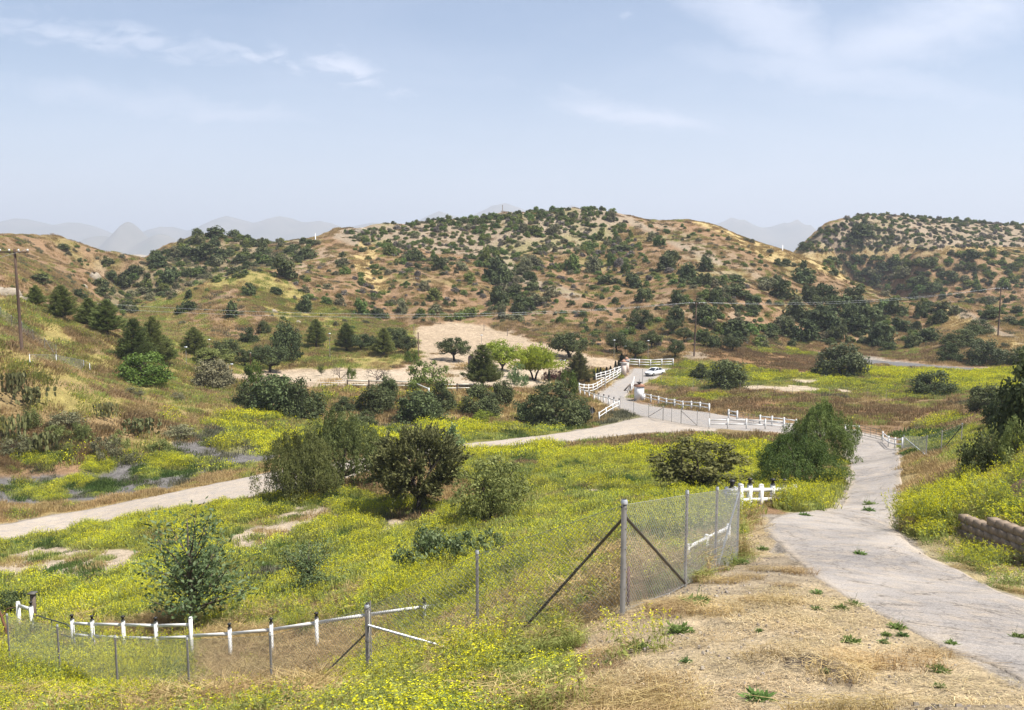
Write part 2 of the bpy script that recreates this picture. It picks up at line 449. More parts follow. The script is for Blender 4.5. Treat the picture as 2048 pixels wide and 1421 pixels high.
def empty(name, loc, rz=0.0):
    o = bpy.data.objects.new(name, None)
    o.empty_display_size = 0.3
    o.location = loc
    o.rotation_euler = (0, 0, rz)
    COL.objects.link(o)
    return o


class QB:
    """collects quads (n,4,3) with a tone per quad and a material slot; builds ONE mesh"""

    def __init__(self):
        self.q, self.t, self.m = [], [], []

    def add(self, quads, tone=0.5, mi=0):
        quads = np.asarray(quads, float).reshape(-1, 4, 3)
        n = len(quads)
        self.q.append(quads)
        self.t.append(np.broadcast_to(np.asarray(tone, float), (n,)).copy())
        self.m.append(np.full(n, mi, np.int32))
        return self

    def box(self, c, size, rz=0.0, tone=0.5, mi=0, taper=1.0):
        x, y, z = np.array(size) / 2
        b = np.array([(-x, -y, -z), (x, -y, -z), (x, y, -z), (-x, y, -z), (-x * taper, -y * taper, z), (x * taper, -y * taper, z), (x * taper, y * taper, z), (-x * taper, y * taper, z)])
        cr, sr = math.cos(rz), math.sin(rz)
        b = np.stack([b[:, 0] * cr - b[:, 1] * sr, b[:, 0] * sr + b[:, 1] * cr, b[:, 2]], 1) + np.array(c)
        f = [(0, 3, 2, 1), (4, 5, 6, 7), (0, 1, 5, 4), (1, 2, 6, 5), (2, 3, 7, 6), (3, 0, 4, 7)]
        return self.add(b[np.array(f)], tone, mi)

    def beam(self, a, b, w, h, tone=0.5, mi=0):
        """rectangular bar from a to b, w across, h up"""
        a, b = np.array(a, float), np.array(b, float)
        d = b - a
        d /= np.linalg.norm(d)
        side = np.cross(d, (0, 0, 1.0))
        side /= max(np.linalg.norm(side), 1e-6)
        up = np.cross(side, d)
        c = [a + sx * side * w / 2 + sz * up * h / 2 for sx, sz in ((-1, -1), (1, -1), (1, 1), (-1, 1))] + [b + sx * side * w / 2 + sz * up * h / 2 for sx, sz in ((-1, -1), (1, -1), (1, 1), (-1, 1))]
        c = np.array(c)
        f = [(0, 1, 2, 3), (4, 7, 6, 5), (0, 4, 5, 1), (1, 5, 6, 2), (2, 6, 7, 3), (3, 7, 4, 0)]
        return self.add(c[np.array(f)], tone, mi)

    def tube(self, pts, rad, n=6, tone=0.5, mi=0, cap=True):
        pts = np.asarray(pts, float)
        rad = np.broadcast_to(np.asarray(rad, float), (len(pts),))
        rings = []
        for i, p in enumerate(pts):
            d = pts[min(i + 1, len(pts) - 1)] - pts[max(i - 1, 0)]
            d = d / max(np.linalg.norm(d), 1e-9)
            a = np.cross(d, (0.31, 0.95, 0.05) if abs(d[2]) > 0.7 else (0, 0, 1.0))
            a /= max(np.linalg.norm(a), 1e-9)
            b = np.cross(d, a)
            th = np.linspace(0, 2 * math.pi, n, endpoint=False)
            rings.append(p + rad[i] * (np.cos(th)[:, None] * a + np.sin(th)[:, None] * b))
        R = np.array(rings)
        q = np.stack([R[:-1], np.roll(R[:-1], -1, 1), np.roll(R[1:], -1, 1), R[1:]], 2).reshape(-1, 4, 3)
        self.add(q, tone, mi)
        if cap:
            for ring, c in ((R[0], pts[0]), (R[-1], pts[-1])):
                k = np.arange(0, n, 2)
                self.add(np.stack([np.broadcast_to(c, (len(k), 3)), ring[k], ring[(k + 1) % n], ring[(k + 2) % n]], 1), tone, mi)
        return self

    def lathe(self, c, prof, n=12, tone=0.5, mi=0):
        """prof: (radius, height) list, turned about the upright through c"""
        th = np.linspace(0, 2 * math.pi, n, endpoint=False)
        R = np.array([np.stack([c[0] + r * np.cos(th), c[1] + r * np.sin(th), np.full(n, c[2] + z)], 1) for r, z in prof])
        q = np.stack([R[:-1], np.roll(R[:-1], -1, 1), np.roll(R[1:], -1, 1), R[1:]], 2).reshape(-1, 4, 3)
        return self.add(q, tone, mi)

    def mesh(self, name, mats, smoothed=False, weld=False):
        q = np.concatenate(self.q)
        t = np.concatenate(self.t)
        m = np.concatenate(self.m)
        n = len(q)
        me = bpy.data.meshes.new(name)
        co = q.reshape(-1, 3).astype(np.float32)
        idx = np.arange(n * 4, dtype=np.int32)
        if weld:
            key = np.round(co, 4)
            uq, inv = np.unique(key, axis=0, return_inverse=True)
            tv = np.zeros(len(uq))
            tv[inv] = np.repeat(t, 4)
            co, idx = uq.astype(np.float32), inv.ravel().astype(np.int32)
        else:
            tv = np.repeat(t, 4)
        me.vertices.add(len(co))
        me.vertices.foreach_set('co', co.ravel())
        me.loops.add(n * 4)
        me.loops.foreach_set('vertex_index', idx)
        me.polygons.add(n)
        me.polygons.foreach_set('loop_start', np.arange(0, n * 4, 4, dtype=np.int32))
        me.polygons.foreach_set('loop_total', np.full(n, 4, np.int32))
        for mt in (mats if isinstance(mats, (list, tuple)) else [mats]):
            me.materials.append(mt)
        me.polygons.foreach_set('material_index', m)
        if smoothed:
            me.polygons.foreach_set('use_smooth', np.ones(n, bool))
        at_ = me.attributes.new('tone', 'FLOAT', 'POINT')
        at_.data.foreach_set('value', tv.astype(np.float32))
        me.update()
        me.validate()
        return me

    def obj(self, name, mats, parent=None, loc=(0, 0, 0), smoothed=False, weld=True, link=True):
        o = bpy.data.objects.new(name, self.mesh(name, mats, smoothed, weld))
        o.location = loc
        if parent is not None:
            o.parent = parent
        if link:
            COL.objects.link(o)
        return o


def copy_tree(src, parent=None):
    c = src.copy()
    COL.objects.link(c)
    if parent is not None:
        c.parent = parent
    for ch in list(src.children):
        copy_tree(ch, c)
    return c


# ------------------------------------------------------------------ materials
def new_mat(name):
    m = bpy.data.materials.new(name)
    m.use_nodes = True
    nt = m.node_tree
    b = nt.nodes['Principled BSDF']
    return m, nt, b


def N(nt, typ, **kw):
    n = nt.nodes.new(typ)
    for k, v in kw.items():
        if k.startswith('in_'):
            key = k[3:]
            n.inputs[int(key) if key.isdigit() else key].default_value = v
        else:
            setattr(n, k, v)
    return n


def mixrgb(nt, a, b, fac, mode='MIX'):
    n = nt.nodes.new('ShaderNodeMix')
    n.data_type = 'RGBA'
    n.blend_type = mode
    for i, x in ((0, fac), (6, a), (7, b)):
        if hasattr(x, 'is_output'):
            nt.links.new(x, n.inputs[i])
        elif i == 0:
            n.inputs[0].default_value = x
        else:
            n.inputs[i].default_value = (*x, 1) if len(x) == 3 else x
    return n.outputs[2]


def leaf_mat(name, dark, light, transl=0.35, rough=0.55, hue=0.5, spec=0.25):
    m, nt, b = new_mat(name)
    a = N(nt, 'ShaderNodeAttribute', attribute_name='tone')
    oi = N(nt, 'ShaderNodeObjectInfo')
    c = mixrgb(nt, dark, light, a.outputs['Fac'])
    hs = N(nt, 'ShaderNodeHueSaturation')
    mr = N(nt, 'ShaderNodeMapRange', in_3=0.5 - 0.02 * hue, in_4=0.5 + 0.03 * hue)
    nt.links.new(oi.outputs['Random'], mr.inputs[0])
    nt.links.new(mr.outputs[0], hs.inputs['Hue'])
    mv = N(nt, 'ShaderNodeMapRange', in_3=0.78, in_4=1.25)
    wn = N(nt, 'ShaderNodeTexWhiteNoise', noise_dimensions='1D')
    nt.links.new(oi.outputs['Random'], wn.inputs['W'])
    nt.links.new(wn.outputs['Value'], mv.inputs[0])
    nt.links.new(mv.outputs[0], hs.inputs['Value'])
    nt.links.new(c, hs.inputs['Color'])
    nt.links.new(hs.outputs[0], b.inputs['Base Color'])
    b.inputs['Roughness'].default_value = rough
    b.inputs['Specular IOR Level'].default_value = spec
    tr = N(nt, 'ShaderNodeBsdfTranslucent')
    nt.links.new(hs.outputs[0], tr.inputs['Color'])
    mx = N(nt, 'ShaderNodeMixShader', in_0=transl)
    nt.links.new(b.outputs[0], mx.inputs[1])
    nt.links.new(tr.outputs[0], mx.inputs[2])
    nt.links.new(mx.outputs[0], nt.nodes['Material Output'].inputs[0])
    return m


def surf_mat(name, col, col2=None, scale=4.0, rough=0.8, metal=0.0, bump=0.0, spec=0.3, stretch=(1, 1, 1), detail=4):
    m, nt, b = new_mat(name)
    tc = N(nt, 'ShaderNodeTexCoord')
    mp = N(nt, 'ShaderNodeMapping')
    mp.inputs['Scale'].default_value = stretch
    nt.links.new(tc.outputs['Object'], mp.inputs[0])
    nz = N(nt, 'ShaderNodeTexNoise', in_Scale=scale, in_Detail=float(detail), in_Roughness=0.65)
    nt.links.new(mp.outputs[0], nz.inputs['Vector'])
    c2 = col2 or tuple(x * 0.6 for x in col)
    cr = N(nt, 'ShaderNodeMapRange', in_1=0.35, in_2=0.65)
    nt.links.new(nz.outputs[0], cr.inputs[0])
    nt.links.new(mixrgb(nt, col, c2, cr.outputs[0]), b.inputs['Base Color'])
    b.inputs['Roughness'].default_value = rough
    b.inputs['Metallic'].default_value = metal
    b.inputs['Specular IOR Level'].default_value = spec
    if bump:
        bp = N(nt, 'ShaderNodeBump', in_Strength=1.0, in_Distance=bump)
        nt.links.new(nz.outputs[0], bp.inputs['Height'])
        nt.links.new(bp.outputs[0], b.inputs['Normal'])
    return m


# ------------------------------------------------------------------ the ground sheet
PAL = {  # sunlit-free base colours: (main, second)
    'hill': ((.265, .162, .090), (.195, .130, .070)), 'pale': ((.30, .235, .165), (.23, .175, .115)), 'gold': ((.42, .32, .145), (.34, .25, .11)),
    'olive': ((.30, .225, .085), (.22, .195, .06)), 'brown': ((.255, .170, .085), (.20, .155, .066)), 'dirt': ((.47, .38, .275), (.38, .30, .205)),
    'lot': ((.42, .325, .225), (.33, .25, .165)), 'gravel': ((.165, .152, .142), (.125, .116, .106)), 'mustard': ((.16, .16, .035), (.20, .17, .05)),
    'lime': ((.21, .20, .055), (.22, .17, .065)), 'green': ((.085, .125, .035), (.13, .15, .045)), 'tan': ((.36, .27, .125), (.28, .205, .085)),
    'cut': ((.17, .105, .07), (.115, .07, .048)), 'mat': ((.40, .285, .15), (.30, .20, .095)), 'straw': ((.43, .33, .195), (.26, .215, .165)), 'tallgold': ((.36, .245, .105), (.28, .18, .075)), 'sparse': ((.37, .31, .19), (.30, .25, .12)),
    'darksoil': ((.085, .066, .055), (.15, .11, .08)), 'road': ((.33, .285, .235), (.28, .24, .19)), 'redbrown': ((.24, .140, .065), (.19, .115, .055)),
    'scrubfloor': ((.17, .14, .075), (.23, .17, .10)), 'sage': ((.17, .165, .085), (.21, .18, .09)),
}
pa = np.array([PAL[k][0] for k in CATS])
pb = np.array([PAL[k][1] for k in CATS])
k1 = np.clip(0.5 + 0.9 * fbm(XG, YG, 5.0, 31, 4), 0, 1)[..., None]
k2 = np.clip(0.5 + 0.9 * fbm(XG, YG, 22.0, 33, 3), 0, 1)[..., None]
kk = 0.5 * k1 + 0.5 * k2
cg = pa[catG2] * (1 - kk) + pb[catG2] * kk
# hill sides: patches of greener and paler growth
hillm = np.isin(catG2, [CI['hill'], CI['pale'], CI['scrubfloor']])[..., None] * wh[..., None]
gp = smooth(0.12, 0.5, fbm(XG, YG, 16.0, 41, 4))[..., None] * hillm
cg = cg * (1 - 0.55 * gp) + np.array((.20, .185, .06)) * 0.55 * gp
gp = smooth(0.2, 0.55, fbm(XG * 1.0 + 0.25 * YG, YG * 0.16, 9.0, 43, 4))[..., None] * hillm
cg = cg * (1 - 0.45 * gp) + np.array((.34, .275, .195)) * 0.45 * gp
cg = np.where(np.isfinite(cg), cg, 0.2)
for _ in range(1):
    c0 = cg.copy()
    cg[1:-1, 1:-1] = (c0[1:-1, 1:-1] * 2 + c0[:-2, 1:-1] + c0[2:, 1:-1] + c0[1:-1, :-2] + c0[1:-1, 2:]) / 6
rowsF = np.exp(np.linspace(math.log(680.0), math.log(13800.0), 40))[1:]
XF, YF = np.meshgrid(SG, rowsF)
XF = XF * YF
wF = smooth(700, 1500, YF)
ZF = (CZ + TG[-1][None, :] * YF) * (1 - wF) + (CZ - 55) * wF
co = np.concatenate([np.stack([XG, YG, ZG], -1), np.stack([XF, YF, ZF], -1)]).reshape(-1, 3)
nr, nc = len(LG) + len(rowsF), len(SG)
ii = (np.arange(nr - 1)[:, None] * nc + np.arange(nc - 1)[None, :]).ravel()
quads = np.stack([ii, ii + 1, ii + 1 + nc, ii + nc], 1).astype(np.int32)
colv = np.concatenate([cg.reshape(-1, 3), np.broadcast_to(np.array((.25, .20, .13)), (len(rowsF) * nc, 3))])


def grid_mesh(name, co, quads, mat, attrs, smoothed=True):
    me = bpy.data.meshes.new(name)
    me.vertices.add(len(co))
    me.vertices.foreach_set('co', np.ascontiguousarray(co, np.float32).ravel())
    n = len(quads)
    me.loops.add(n * 4)
    me.loops.foreach_set('vertex_index', np.ascontiguousarray(quads, np.int32).ravel())
    me.polygons.add(n)
    me.polygons.foreach_set('loop_start', np.arange(0, n * 4, 4, dtype=np.int32))
    me.polygons.foreach_set('loop_total', np.full(n, 4, np.int32))
    me.polygons.foreach_set('use_smooth', np.full(n, smoothed, bool))
    me.materials.append(mat)
    for k, v in attrs.items():
        if v.ndim == 2:
            a = me.attributes.new(k, 'FLOAT_COLOR', 'POINT')
            a.data.foreach_set('color', np.concatenate([v, np.ones((len(v), 1))], 1).astype(np.float32).ravel())
        else:
            a = me.attributes.new(k, 'FLOAT', 'POINT')
            a.data.foreach_set('value', v.astype(np.float32))
    me.update()
    return me


gm, nt, b = new_mat('earth_and_dry_growth')
at_ = N(nt, 'ShaderNodeAttribute', attribute_name='col')
tc = N(nt, 'ShaderNodeTexCoord')
n1 = N(nt, 'ShaderNodeTexNoise', in_Scale=1.1, in_Detail=6.0, in_Roughness=0.72)
n2 = N(nt, 'ShaderNodeTexNoise', in_Scale=14.0, in_Detail=4.0, in_Roughness=0.75)
vo = N(nt, 'ShaderNodeTexVoronoi', in_Scale=0.55)
for n_ in (n1, n2, vo):
    nt.links.new(tc.outputs['Object'], n_.inputs['Vector'])
m1 = N(nt, 'ShaderNodeMapRange', in_1=0.3, in_2=0.7, in_3=0.55, in_4=1.4)
m2 = N(nt, 'ShaderNodeMapRange', in_1=0.3, in_2=0.7, in_3=0.62, in_4=1.38)
nt.links.new(n1.outputs[0], m1.inputs[0])
nt.links.new(n2.outputs[0], m2.inputs[0])
mm = N(nt, 'ShaderNodeMath', operation='MULTIPLY')
nt.links.new(m1.outputs[0], mm.inputs[0])
nt.links.new(m2.outputs[0], mm.inputs[1])
vm = N(nt, 'ShaderNodeVectorMath', operation='SCALE')
nt.links.new(at_.outputs['Color'], vm.inputs[0])
nt.links.new(mm.outputs[0], vm.inputs['Scale'])
nt.links.new(vm.outputs[0], b.inputs['Base Color'])
b.inputs['Roughness'].default_value = 0.95
b.inputs['Specular IOR Level'].default_value = 0.1
ad = N(nt, 'ShaderNodeMath', operation='MULTIPLY_ADD', in_1=0.35)
nt.links.new(n2.outputs[0], ad.inputs[0])
nt.links.new(n1.outputs[0], ad.inputs[2])
bp = N(nt, 'ShaderNodeBump', in_Strength=0.8, in_Distance=0.35)
nt.links.new(ad.outputs[0], bp.inputs['Height'])
nt.links.new(bp.outputs[0], b.inputs['Normal'])
o = bpy.data.objects.new('ground', grid_mesh('ground', co, quads, gm, {'col': colv}))
COL.objects.link(o)
tag(o, kind='structure')

# ------------------------------------------------------------------ roads
def road_mat(name, c1, c2, dirt, crack=0.0, dirt_amt=0.5):
    m, nt, b = new_mat(name)
    tc = N(nt, 'ShaderNodeTexCoord')
    n1 = N(nt, 'ShaderNodeTexNoise', in_Scale=0.22, in_Detail=8.0, in_Roughness=0.68)
    n2 = N(nt, 'ShaderNodeTexNoise', in_Scale=26.0, in_Detail=3.0, in_Roughness=0.8)
    n3 = N(nt, 'ShaderNodeTexNoise', in_Scale=1.6, in_Detail=5.0, in_Roughness=0.7)
    for n_ in (n1, n2, n3):
        nt.links.new(tc.outputs['Object'], n_.inputs['Vector'])
    r1 = N(nt, 'ShaderNodeMapRange', in_1=0.38, in_2=0.62)
    nt.links.new(n1.outputs[0], r1.inputs[0])
    r3 = N(nt, 'ShaderNodeMapRange', in_1=0.45, in_2=0.7)
    nt.links.new(n3.outputs[0], r3.inputs[0])
    c = mixrgb(nt, c1, c2, r1.outputs[0])
    ed = N(nt, 'ShaderNodeAttribute', attribute_name='edge')
    mx = N(nt, 'ShaderNodeMath', operation='MULTIPLY', in_1=dirt_amt)
    nt.links.new(r3.outputs[0], mx.inputs[0])
    ma = N(nt, 'ShaderNodeMath', operation='MAXIMUM')
    nt.links.new(mx.outputs[0], ma.inputs[0])
    es = N(nt, 'ShaderNodeMath', operation='MULTIPLY')
    nt.links.new(ed.outputs['Fac'], es.inputs[0])
    r4 = N(nt, 'ShaderNodeMapRange', in_1=0.3, in_2=0.6, in_3=0.3, in_4=1.0)
    nt.links.new(n3.outputs[0], r4.inputs[0])
    nt.links.new(r4.outputs[0], es.inputs[1])
    nt.links.new(es.outputs[0], ma.inputs[1])
    c = mixrgb(nt, c, dirt, ma.outputs[0])
    r2 = N(nt, 'ShaderNodeMapRange', in_1=0.3, in_2=0.7, in_3=0.58, in_4=1.42)
    nt.links.new(n2.outputs[0], r2.inputs[0])
    vm = N(nt, 'ShaderNodeVectorMath', operation='SCALE')
    nt.links.new(c, vm.inputs[0])
    nt.links.new(r2.outputs[0], vm.inputs['Scale'])
    c = vm.outputs[0]
    if crack:
        nd = N(nt, 'ShaderNodeVectorMath', operation='SCALE')
        nd.inputs['Scale'].default_value = 0.9
        nt.links.new(n3.outputs[1], nd.inputs[0])
        va = N(nt, 'ShaderNodeVectorMath', operation='ADD')
        nt.links.new(tc.outputs['Object'], va.inputs[0])
        nt.links.new(nd.outputs[0], va.inputs[1])
        for sc, w, am in ((0.42, 0.022, crack), (1.9, 0.045, crack * 0.8)):
            v_ = N(nt, 'ShaderNodeTexVoronoi', feature='DISTANCE_TO_EDGE', in_Scale=sc)
            nt.links.new(va.outputs[0], v_.inputs['Vector'])
            r = N(nt, 'ShaderNodeMapRange', in_1=0.0, in_2=w, in_3=am, in_4=0.0)
            nt.links.new(v_.outputs['Distance'], r.inputs[0])
            g = N(nt, 'ShaderNodeMath', operation='MULTIPLY')
            nt.links.new(r.outputs[0], g.inputs[0])
            rr = N(nt, 'ShaderNodeMapRange', in_1=0.47, in_2=0.57)
            nt.links.new(n1.outputs[0] if sc > 1 else n3.outputs[0], rr.inputs[0])
            rr.inputs[1].default_value, rr.inputs[2].default_value = (0.43, 0.55) if sc > 1 else (0.47, 0.57)
            nt.links.new(rr.outputs[0], g.inputs[1])
            c = mixrgb(nt, c, (.07, .06, .05), g.outputs[0])
    nt.links.new(c, b.inputs['Base Color'])
    b.inputs['Roughness'].default_value = 0.92
    b.inputs['Specular IOR Level'].default_value = 0.2
    bp = N(nt, 'ShaderNodeBump', in_Strength=0.6, in_Distance=0.02)
    nt.links.new(n2.outputs[0], bp.inputs['Height'])
    nt.links.new(bp.outputs[0], b.inputs['Normal'])
    return m


MR_ASPH = road_mat('old_pale_asphalt', (.325, .290, .255), (.205, .186, .170), (.42, .335, .235), crack=0.85, dirt_amt=0.5)
MR_DRIVE = road_mat('grey_gravel_drive', (.25, .232, .218), (.29, .262, .235), (.36, .295, .215), crack=0.0, dirt_amt=0.6)
MR_DIRT = road_mat('pale_dirt_track', (.40, .335, .262), (.35, .29, .225), (.235, .22, .21), crack=0.0, dirt_amt=0.75)
MR_FAR = road_mat('far_grey_asphalt', (.135, .132, .128), (.12, .118, .114), (.26, .20, .135), crack=0.0, dirt_amt=0.3)


def catmull(P, per):
    P = np.asarray(P, float)
    out = []
    for i in range(len(P) - 1):
        p0, p1, p2, p3 = P[max(i - 1, 0)], P[i], P[i + 1], P[min(i + 2, len(P) - 1)]
        n = max(2, int(np.linalg.norm(p2[:3] - p1[:3]) / per))
        for t in np.linspace(0, 1, n, endpoint=False):
            out.append(0.5 * (2 * p1 + (p2 - p0) * t + (2 * p0 - 5 * p1 + 4 * p2 - p3) * t * t + (3 * p1 - p0 - 3 * p2 + p3) * t ** 3))
    out.append(P[-1])
    return np.array(out)


def make_road(name, key, mat, lift, wob, per=0.5, M=14):
    st = ROADS[key]
    A = cast([a[0] for a, b in st], [a[1] for a, b in st])[:, :2]
    B = cast([b[0] for a, b in st], [b[1] for a, b in st])[:, :2]
    AB = catmull(np.concatenate([A, B], 1), per)
    t = np.linspace(0, 1, M + 1)
    t = np.concatenate([[0, 0.015], t[1:-1], [0.985, 1.0]])
    n, k = len(AB), len(t)
    a, b_ = AB[:, None, :2], AB[:, None, 2:]
    xy = a * (1 - t[None, :, None]) + b_ * t[None, :, None]
    w = np.linalg.norm(AB[:, 2:] - AB[:, :2], axis=1)[:, None]
    side = (AB[:, 2:] - AB[:, :2]) / np.maximum(w, .01)
    dl = wob * fbm(xy[:, 0, 0], xy[:, 0, 1], 2.2, 61, 4)
    dr = wob * fbm(xy[:, -1, 0], xy[:, -1, 1], 2.2, 67, 4)
    xy = xy + side[:, None, :] * (dl[:, None] * (1 - t)[None, :] + dr[:, None] * t[None, :])[:, :, None]
    z = H(xy[..., 0], xy[..., 1]) + lift
    z[:, 0] -= lift + 0.12
    z[:, -1] -= lift + 0.12
    co = np.concatenate([xy, z[..., None]], -1).reshape(-1, 3)
    e = np.clip(1 - np.minimum(t, 1 - t)[None, :] * w / 0.55, 0, 1) * np.ones((n, 1))
    i = (np.arange(n - 1)[:, None] * k + np.arange(k - 1)[None, :]).ravel()
    q = np.stack([i, i + 1, i + 1 + k, i + k], 1)
    o = bpy.data.objects.new(name, grid_mesh(name, co, q, mat, {'edge': e.ravel()}))
    COL.objects.link(o)
    return tag(o, kind='structure')


make_road('dirt_road', 'dirt_road', MR_DIRT, 0.02, 0.35)
make_road('driveway', 'drive', MR_DRIVE, 0.03, 0.25)
make_road('road', 'near', MR_ASPH, 0.015, 0.22, per=0.3, M=20)
make_road('far_road', 'far_road', MR_FAR, 0.08, 0.2)


# ------------------------------------------------------------------ far mountains
def mountains(name, y0, y1, ridges, mat, seed, su=(-2.0, 2.0), nx=260, ny=36, rough=0.14):
    """ridges: (u, v, half width px, distance) peaks of a real range at that distance"""
    s = np.linspace(su[0], su[1], nx)
    y = np.linspace(y0, y1, ny)
    S, Yv = np.meshgrid(s, y)
    X = S * Yv
    base = -60.0 + CZ
    Zt = np.zeros_like(X)
    for u, v, hw, d in ridges:
        hgt = float(T_of(v)) * d + CZ - base
        x0 = float(s_of(u, v)) * d
        w = hw / F * d
        g = np.exp(-np.abs((X - x0) / w) ** 1.6 - np.abs((Yv - d) / ((y1 - y0) * 0.27)) ** 2)
        Zt = np.maximum(Zt, hgt * g) * 0.7 + 0.3 * (Zt ** 3 + (hgt * g) ** 3) ** (1 / 3)
    nz = fbm(X, Yv, 900, seed, 5)
    Zt = Zt * (1 + rough * nz) + 8 * nz
    Zt *= smooth(y0, y0 + (y1 - y0) * 0.15, Yv) * (1 - smooth(y1 - (y1 - y0) * 0.15, y1, Yv))
    co = np.stack([X, Yv, base - 6 + Zt], -1).reshape(-1, 3)
    i = (np.arange(ny - 1)[:, None] * nx + np.arange(nx - 1)[None, :]).ravel()
    q = np.stack([i, i + 1, i + 1 + nx, i + nx], 1)
    o = bpy.data.objects.new(name, grid_mesh(name, co, q, mat, {}))
    COL.objects.link(o)
    return tag(o, kind='structure')


M_MTN = surf_mat('far_scrub_and_rock', (.20, .17, .12), (.12, .115, .08), scale=0.004, rough=1.0, spec=0.0, detail=8)
mountains('mountains', 6600, 10000, [(1005, 405, 150, 8500), (880, 425, 120, 8400), (1140, 414, 150, 8500), (760, 445, 160, 8500), (1470, 433, 90, 8300), (1380, 441, 120, 8400), (1590, 441, 60, 8200), (1560, 452, 150, 8300), (1700, 470, 160, 8400),
                                         (460, 432, 120, 8500), (560, 440, 130, 8500), (40, 440, 200, 8500), (150, 452, 150, 8400), (640, 446, 130, 8500), (2100, 460, 250, 8500), (-250, 440, 250, 8500), (340, 452, 100, 8400)], M_MTN, 5)
mountains('distant_hill', 5600, 7000, [(258, 440, 52, 6300), (320, 462, 75, 6200), (200, 470, 85, 6300), (380, 485, 70, 6200)], M_MTN, 9, su=(-0.75, -0.1), nx=140, ny=40, rough=0.2)
mountains('hills', 1900, 2900, [(270, 505, 60, 2400), (330, 512, 60, 2400), (210, 512, 70, 2400), (120, 520, 90, 2420), (1580, 512, 80, 2400), (1500, 520, 120, 2420)], surf_mat('pale_far_slopes', (.36, .29, .22), (.24, .20, .13), scale=0.012, rough=1.0, spec=0.0, detail=8), 14, su=(-0.9, 0.9), nx=240, ny=24, rough=0.2)

# ------------------------------------------------------------------ the air
hz = QB()
hz.box((0, 7000, 265), (36000, 15000, 790))
hm = bpy.data.materials.new('hazy_air')
hm.use_nodes = True
hm.node_tree.nodes.clear()
out = N(hm.node_tree, 'ShaderNodeOutputMaterial')
pv = N(hm.node_tree, 'ShaderNodeVolumePrincipled')
pv.inputs['Color'].default_value = (.86, .91, 1.0, 1)
pv.inputs['Density'].default_value = HAZE = 1.9e-4
pv.inputs['Anisotropy'].default_value = 0.1
hm.node_tree.links.new(pv.outputs[0], out.inputs['Volume'])
ho = hz.obj('haze', hm)
tag(ho, kind='stuff')

# ------------------------------------------------------------------ light, sky, camera
SUN_EL, SUN_AZ = math.radians(61), math.radians(108)   # azimuth clockwise from straight ahead (+y)
to_sun = Vector((math.cos(SUN_EL) * math.sin(SUN_AZ), math.cos(SUN_EL) * math.cos(SUN_AZ), math.sin(SUN_EL)))
sl = bpy.data.lights.new('sun', 'SUN')
sl.energy = 5.0
sl.angle = math.radians(0.55)
sl.color = (1.0, 0.965, 0.91)
so = bpy.data.objects.new('sun', sl)
so.rotation_euler = to_sun.to_track_quat('Z', 'Y').to_euler()
so.location = to_sun * 500
COL.objects.link(so)

w = bpy.data.worlds.new('World')
scene.world = w
w.use_nodes = True
nt = w.node_tree
bg = nt.nodes['Background']
sky = N(nt, 'ShaderNodeTexSky', sky_type='NISHITA', sun_disc=False, sun_elevation=SUN_EL, sun_rotation=SUN_AZ, altitude=300, air_density=1.0, dust_density=1.2, ozone_density=1.5)
SKY_STRENGTH = 0.076
tc = N(nt, 'ShaderNodeTexCoord')
sx = N(nt, 'ShaderNodeSeparateXYZ')
nt.links.new(tc.outputs['Generated'], sx.inputs[0])


def M(op, a, b=None, c=None):
    n = N(nt, 'ShaderNodeMath', operation=op)
    for i, x in enumerate((a, b, c)):
        if x is None:
            continue
        if hasattr(x, 'is_output'):
            nt.links.new(x, n.inputs[i])
        else:
            n.inputs[i].default_value = float(x)
    return n.outputs[0]


ymax = M('MAXIMUM', M('ABSOLUTE', sx.outputs[1]), 0.02)
cs = M('DIVIDE', sx.outputs[0], ymax)
ct = M('DIVIDE', sx.outputs[2], ymax)


def cloud_noise(su, st, rot, scale, detail, dist, seed):
    cb = N(nt, 'ShaderNodeCombineXYZ')
    nt.links.new(cs, cb.inputs[0])
    nt.links.new(ct, cb.inputs[1])
    cb.inputs[2].default_value = seed
    mp = N(nt, 'ShaderNodeMapping')
    mp.inputs['Rotation'].default_value = (0, 0, math.radians(rot))
    mp.inputs['Scale'].default_value = (su, st, 1)
    nt.links.new(cb.outputs[0], mp.inputs[0])
    nz = N(nt, 'ShaderNodeTexNoise', in_Scale=scale, in_Detail=float(detail), in_Roughness=0.58, in_Distortion=dist)
    nt.links.new(mp.outputs[0], nz.inputs['Vector'])
    return nz.outputs[0]


wob = cloud_noise(3, 9, 0, 3.0, 4, 0.4, 2.0)
wob2 = cloud_noise(3, 5, 20, 5.0, 5, 0.6, 7.0)


def streak(u, v, a, b, rot, soft=1.0):
    """a soft bank of cirrus about a direction of the sky; a, b half sizes in thousandths"""
    s0, t0 = (u - CU) / F, (HZ - v) / F
    c, s = math.cos(math.radians(rot)), math.sin(math.radians(rot))
    ds = M('ADD', M('SUBTRACT', cs, s0), M('MULTIPLY', M('SUBTRACT', wob, 0.5), 0.10))
    dt = M('ADD', M('SUBTRACT', ct, t0), M('MULTIPLY', M('SUBTRACT', wob2, 0.5), 0.05))
    x = M('DIVIDE', M('ADD', M('MULTIPLY', ds, c), M('MULTIPLY', dt, s)), a / F)
    y = M('DIVIDE', M('SUBTRACT', M('MULTIPLY', dt, c), M('MULTIPLY', ds, s)), b / F)
    r = M('ADD', M('MULTIPLY', x, x), M('MULTIPLY', y, y))
    return M('MULTIPLY', M('POWER', 2.718, M('MULTIPLY', r, -1.0 * soft)), 1.0)


def ramp(x, a, b, lo=0.0, hi=1.0):
    n = N(nt, 'ShaderNodeMapRange', in_1=a, in_2=b, in_3=lo, in_4=hi, interpolation_type='SMOOTHSTEP')
    nt.links.new(x, n.inputs[0])
    return n.outputs[0]


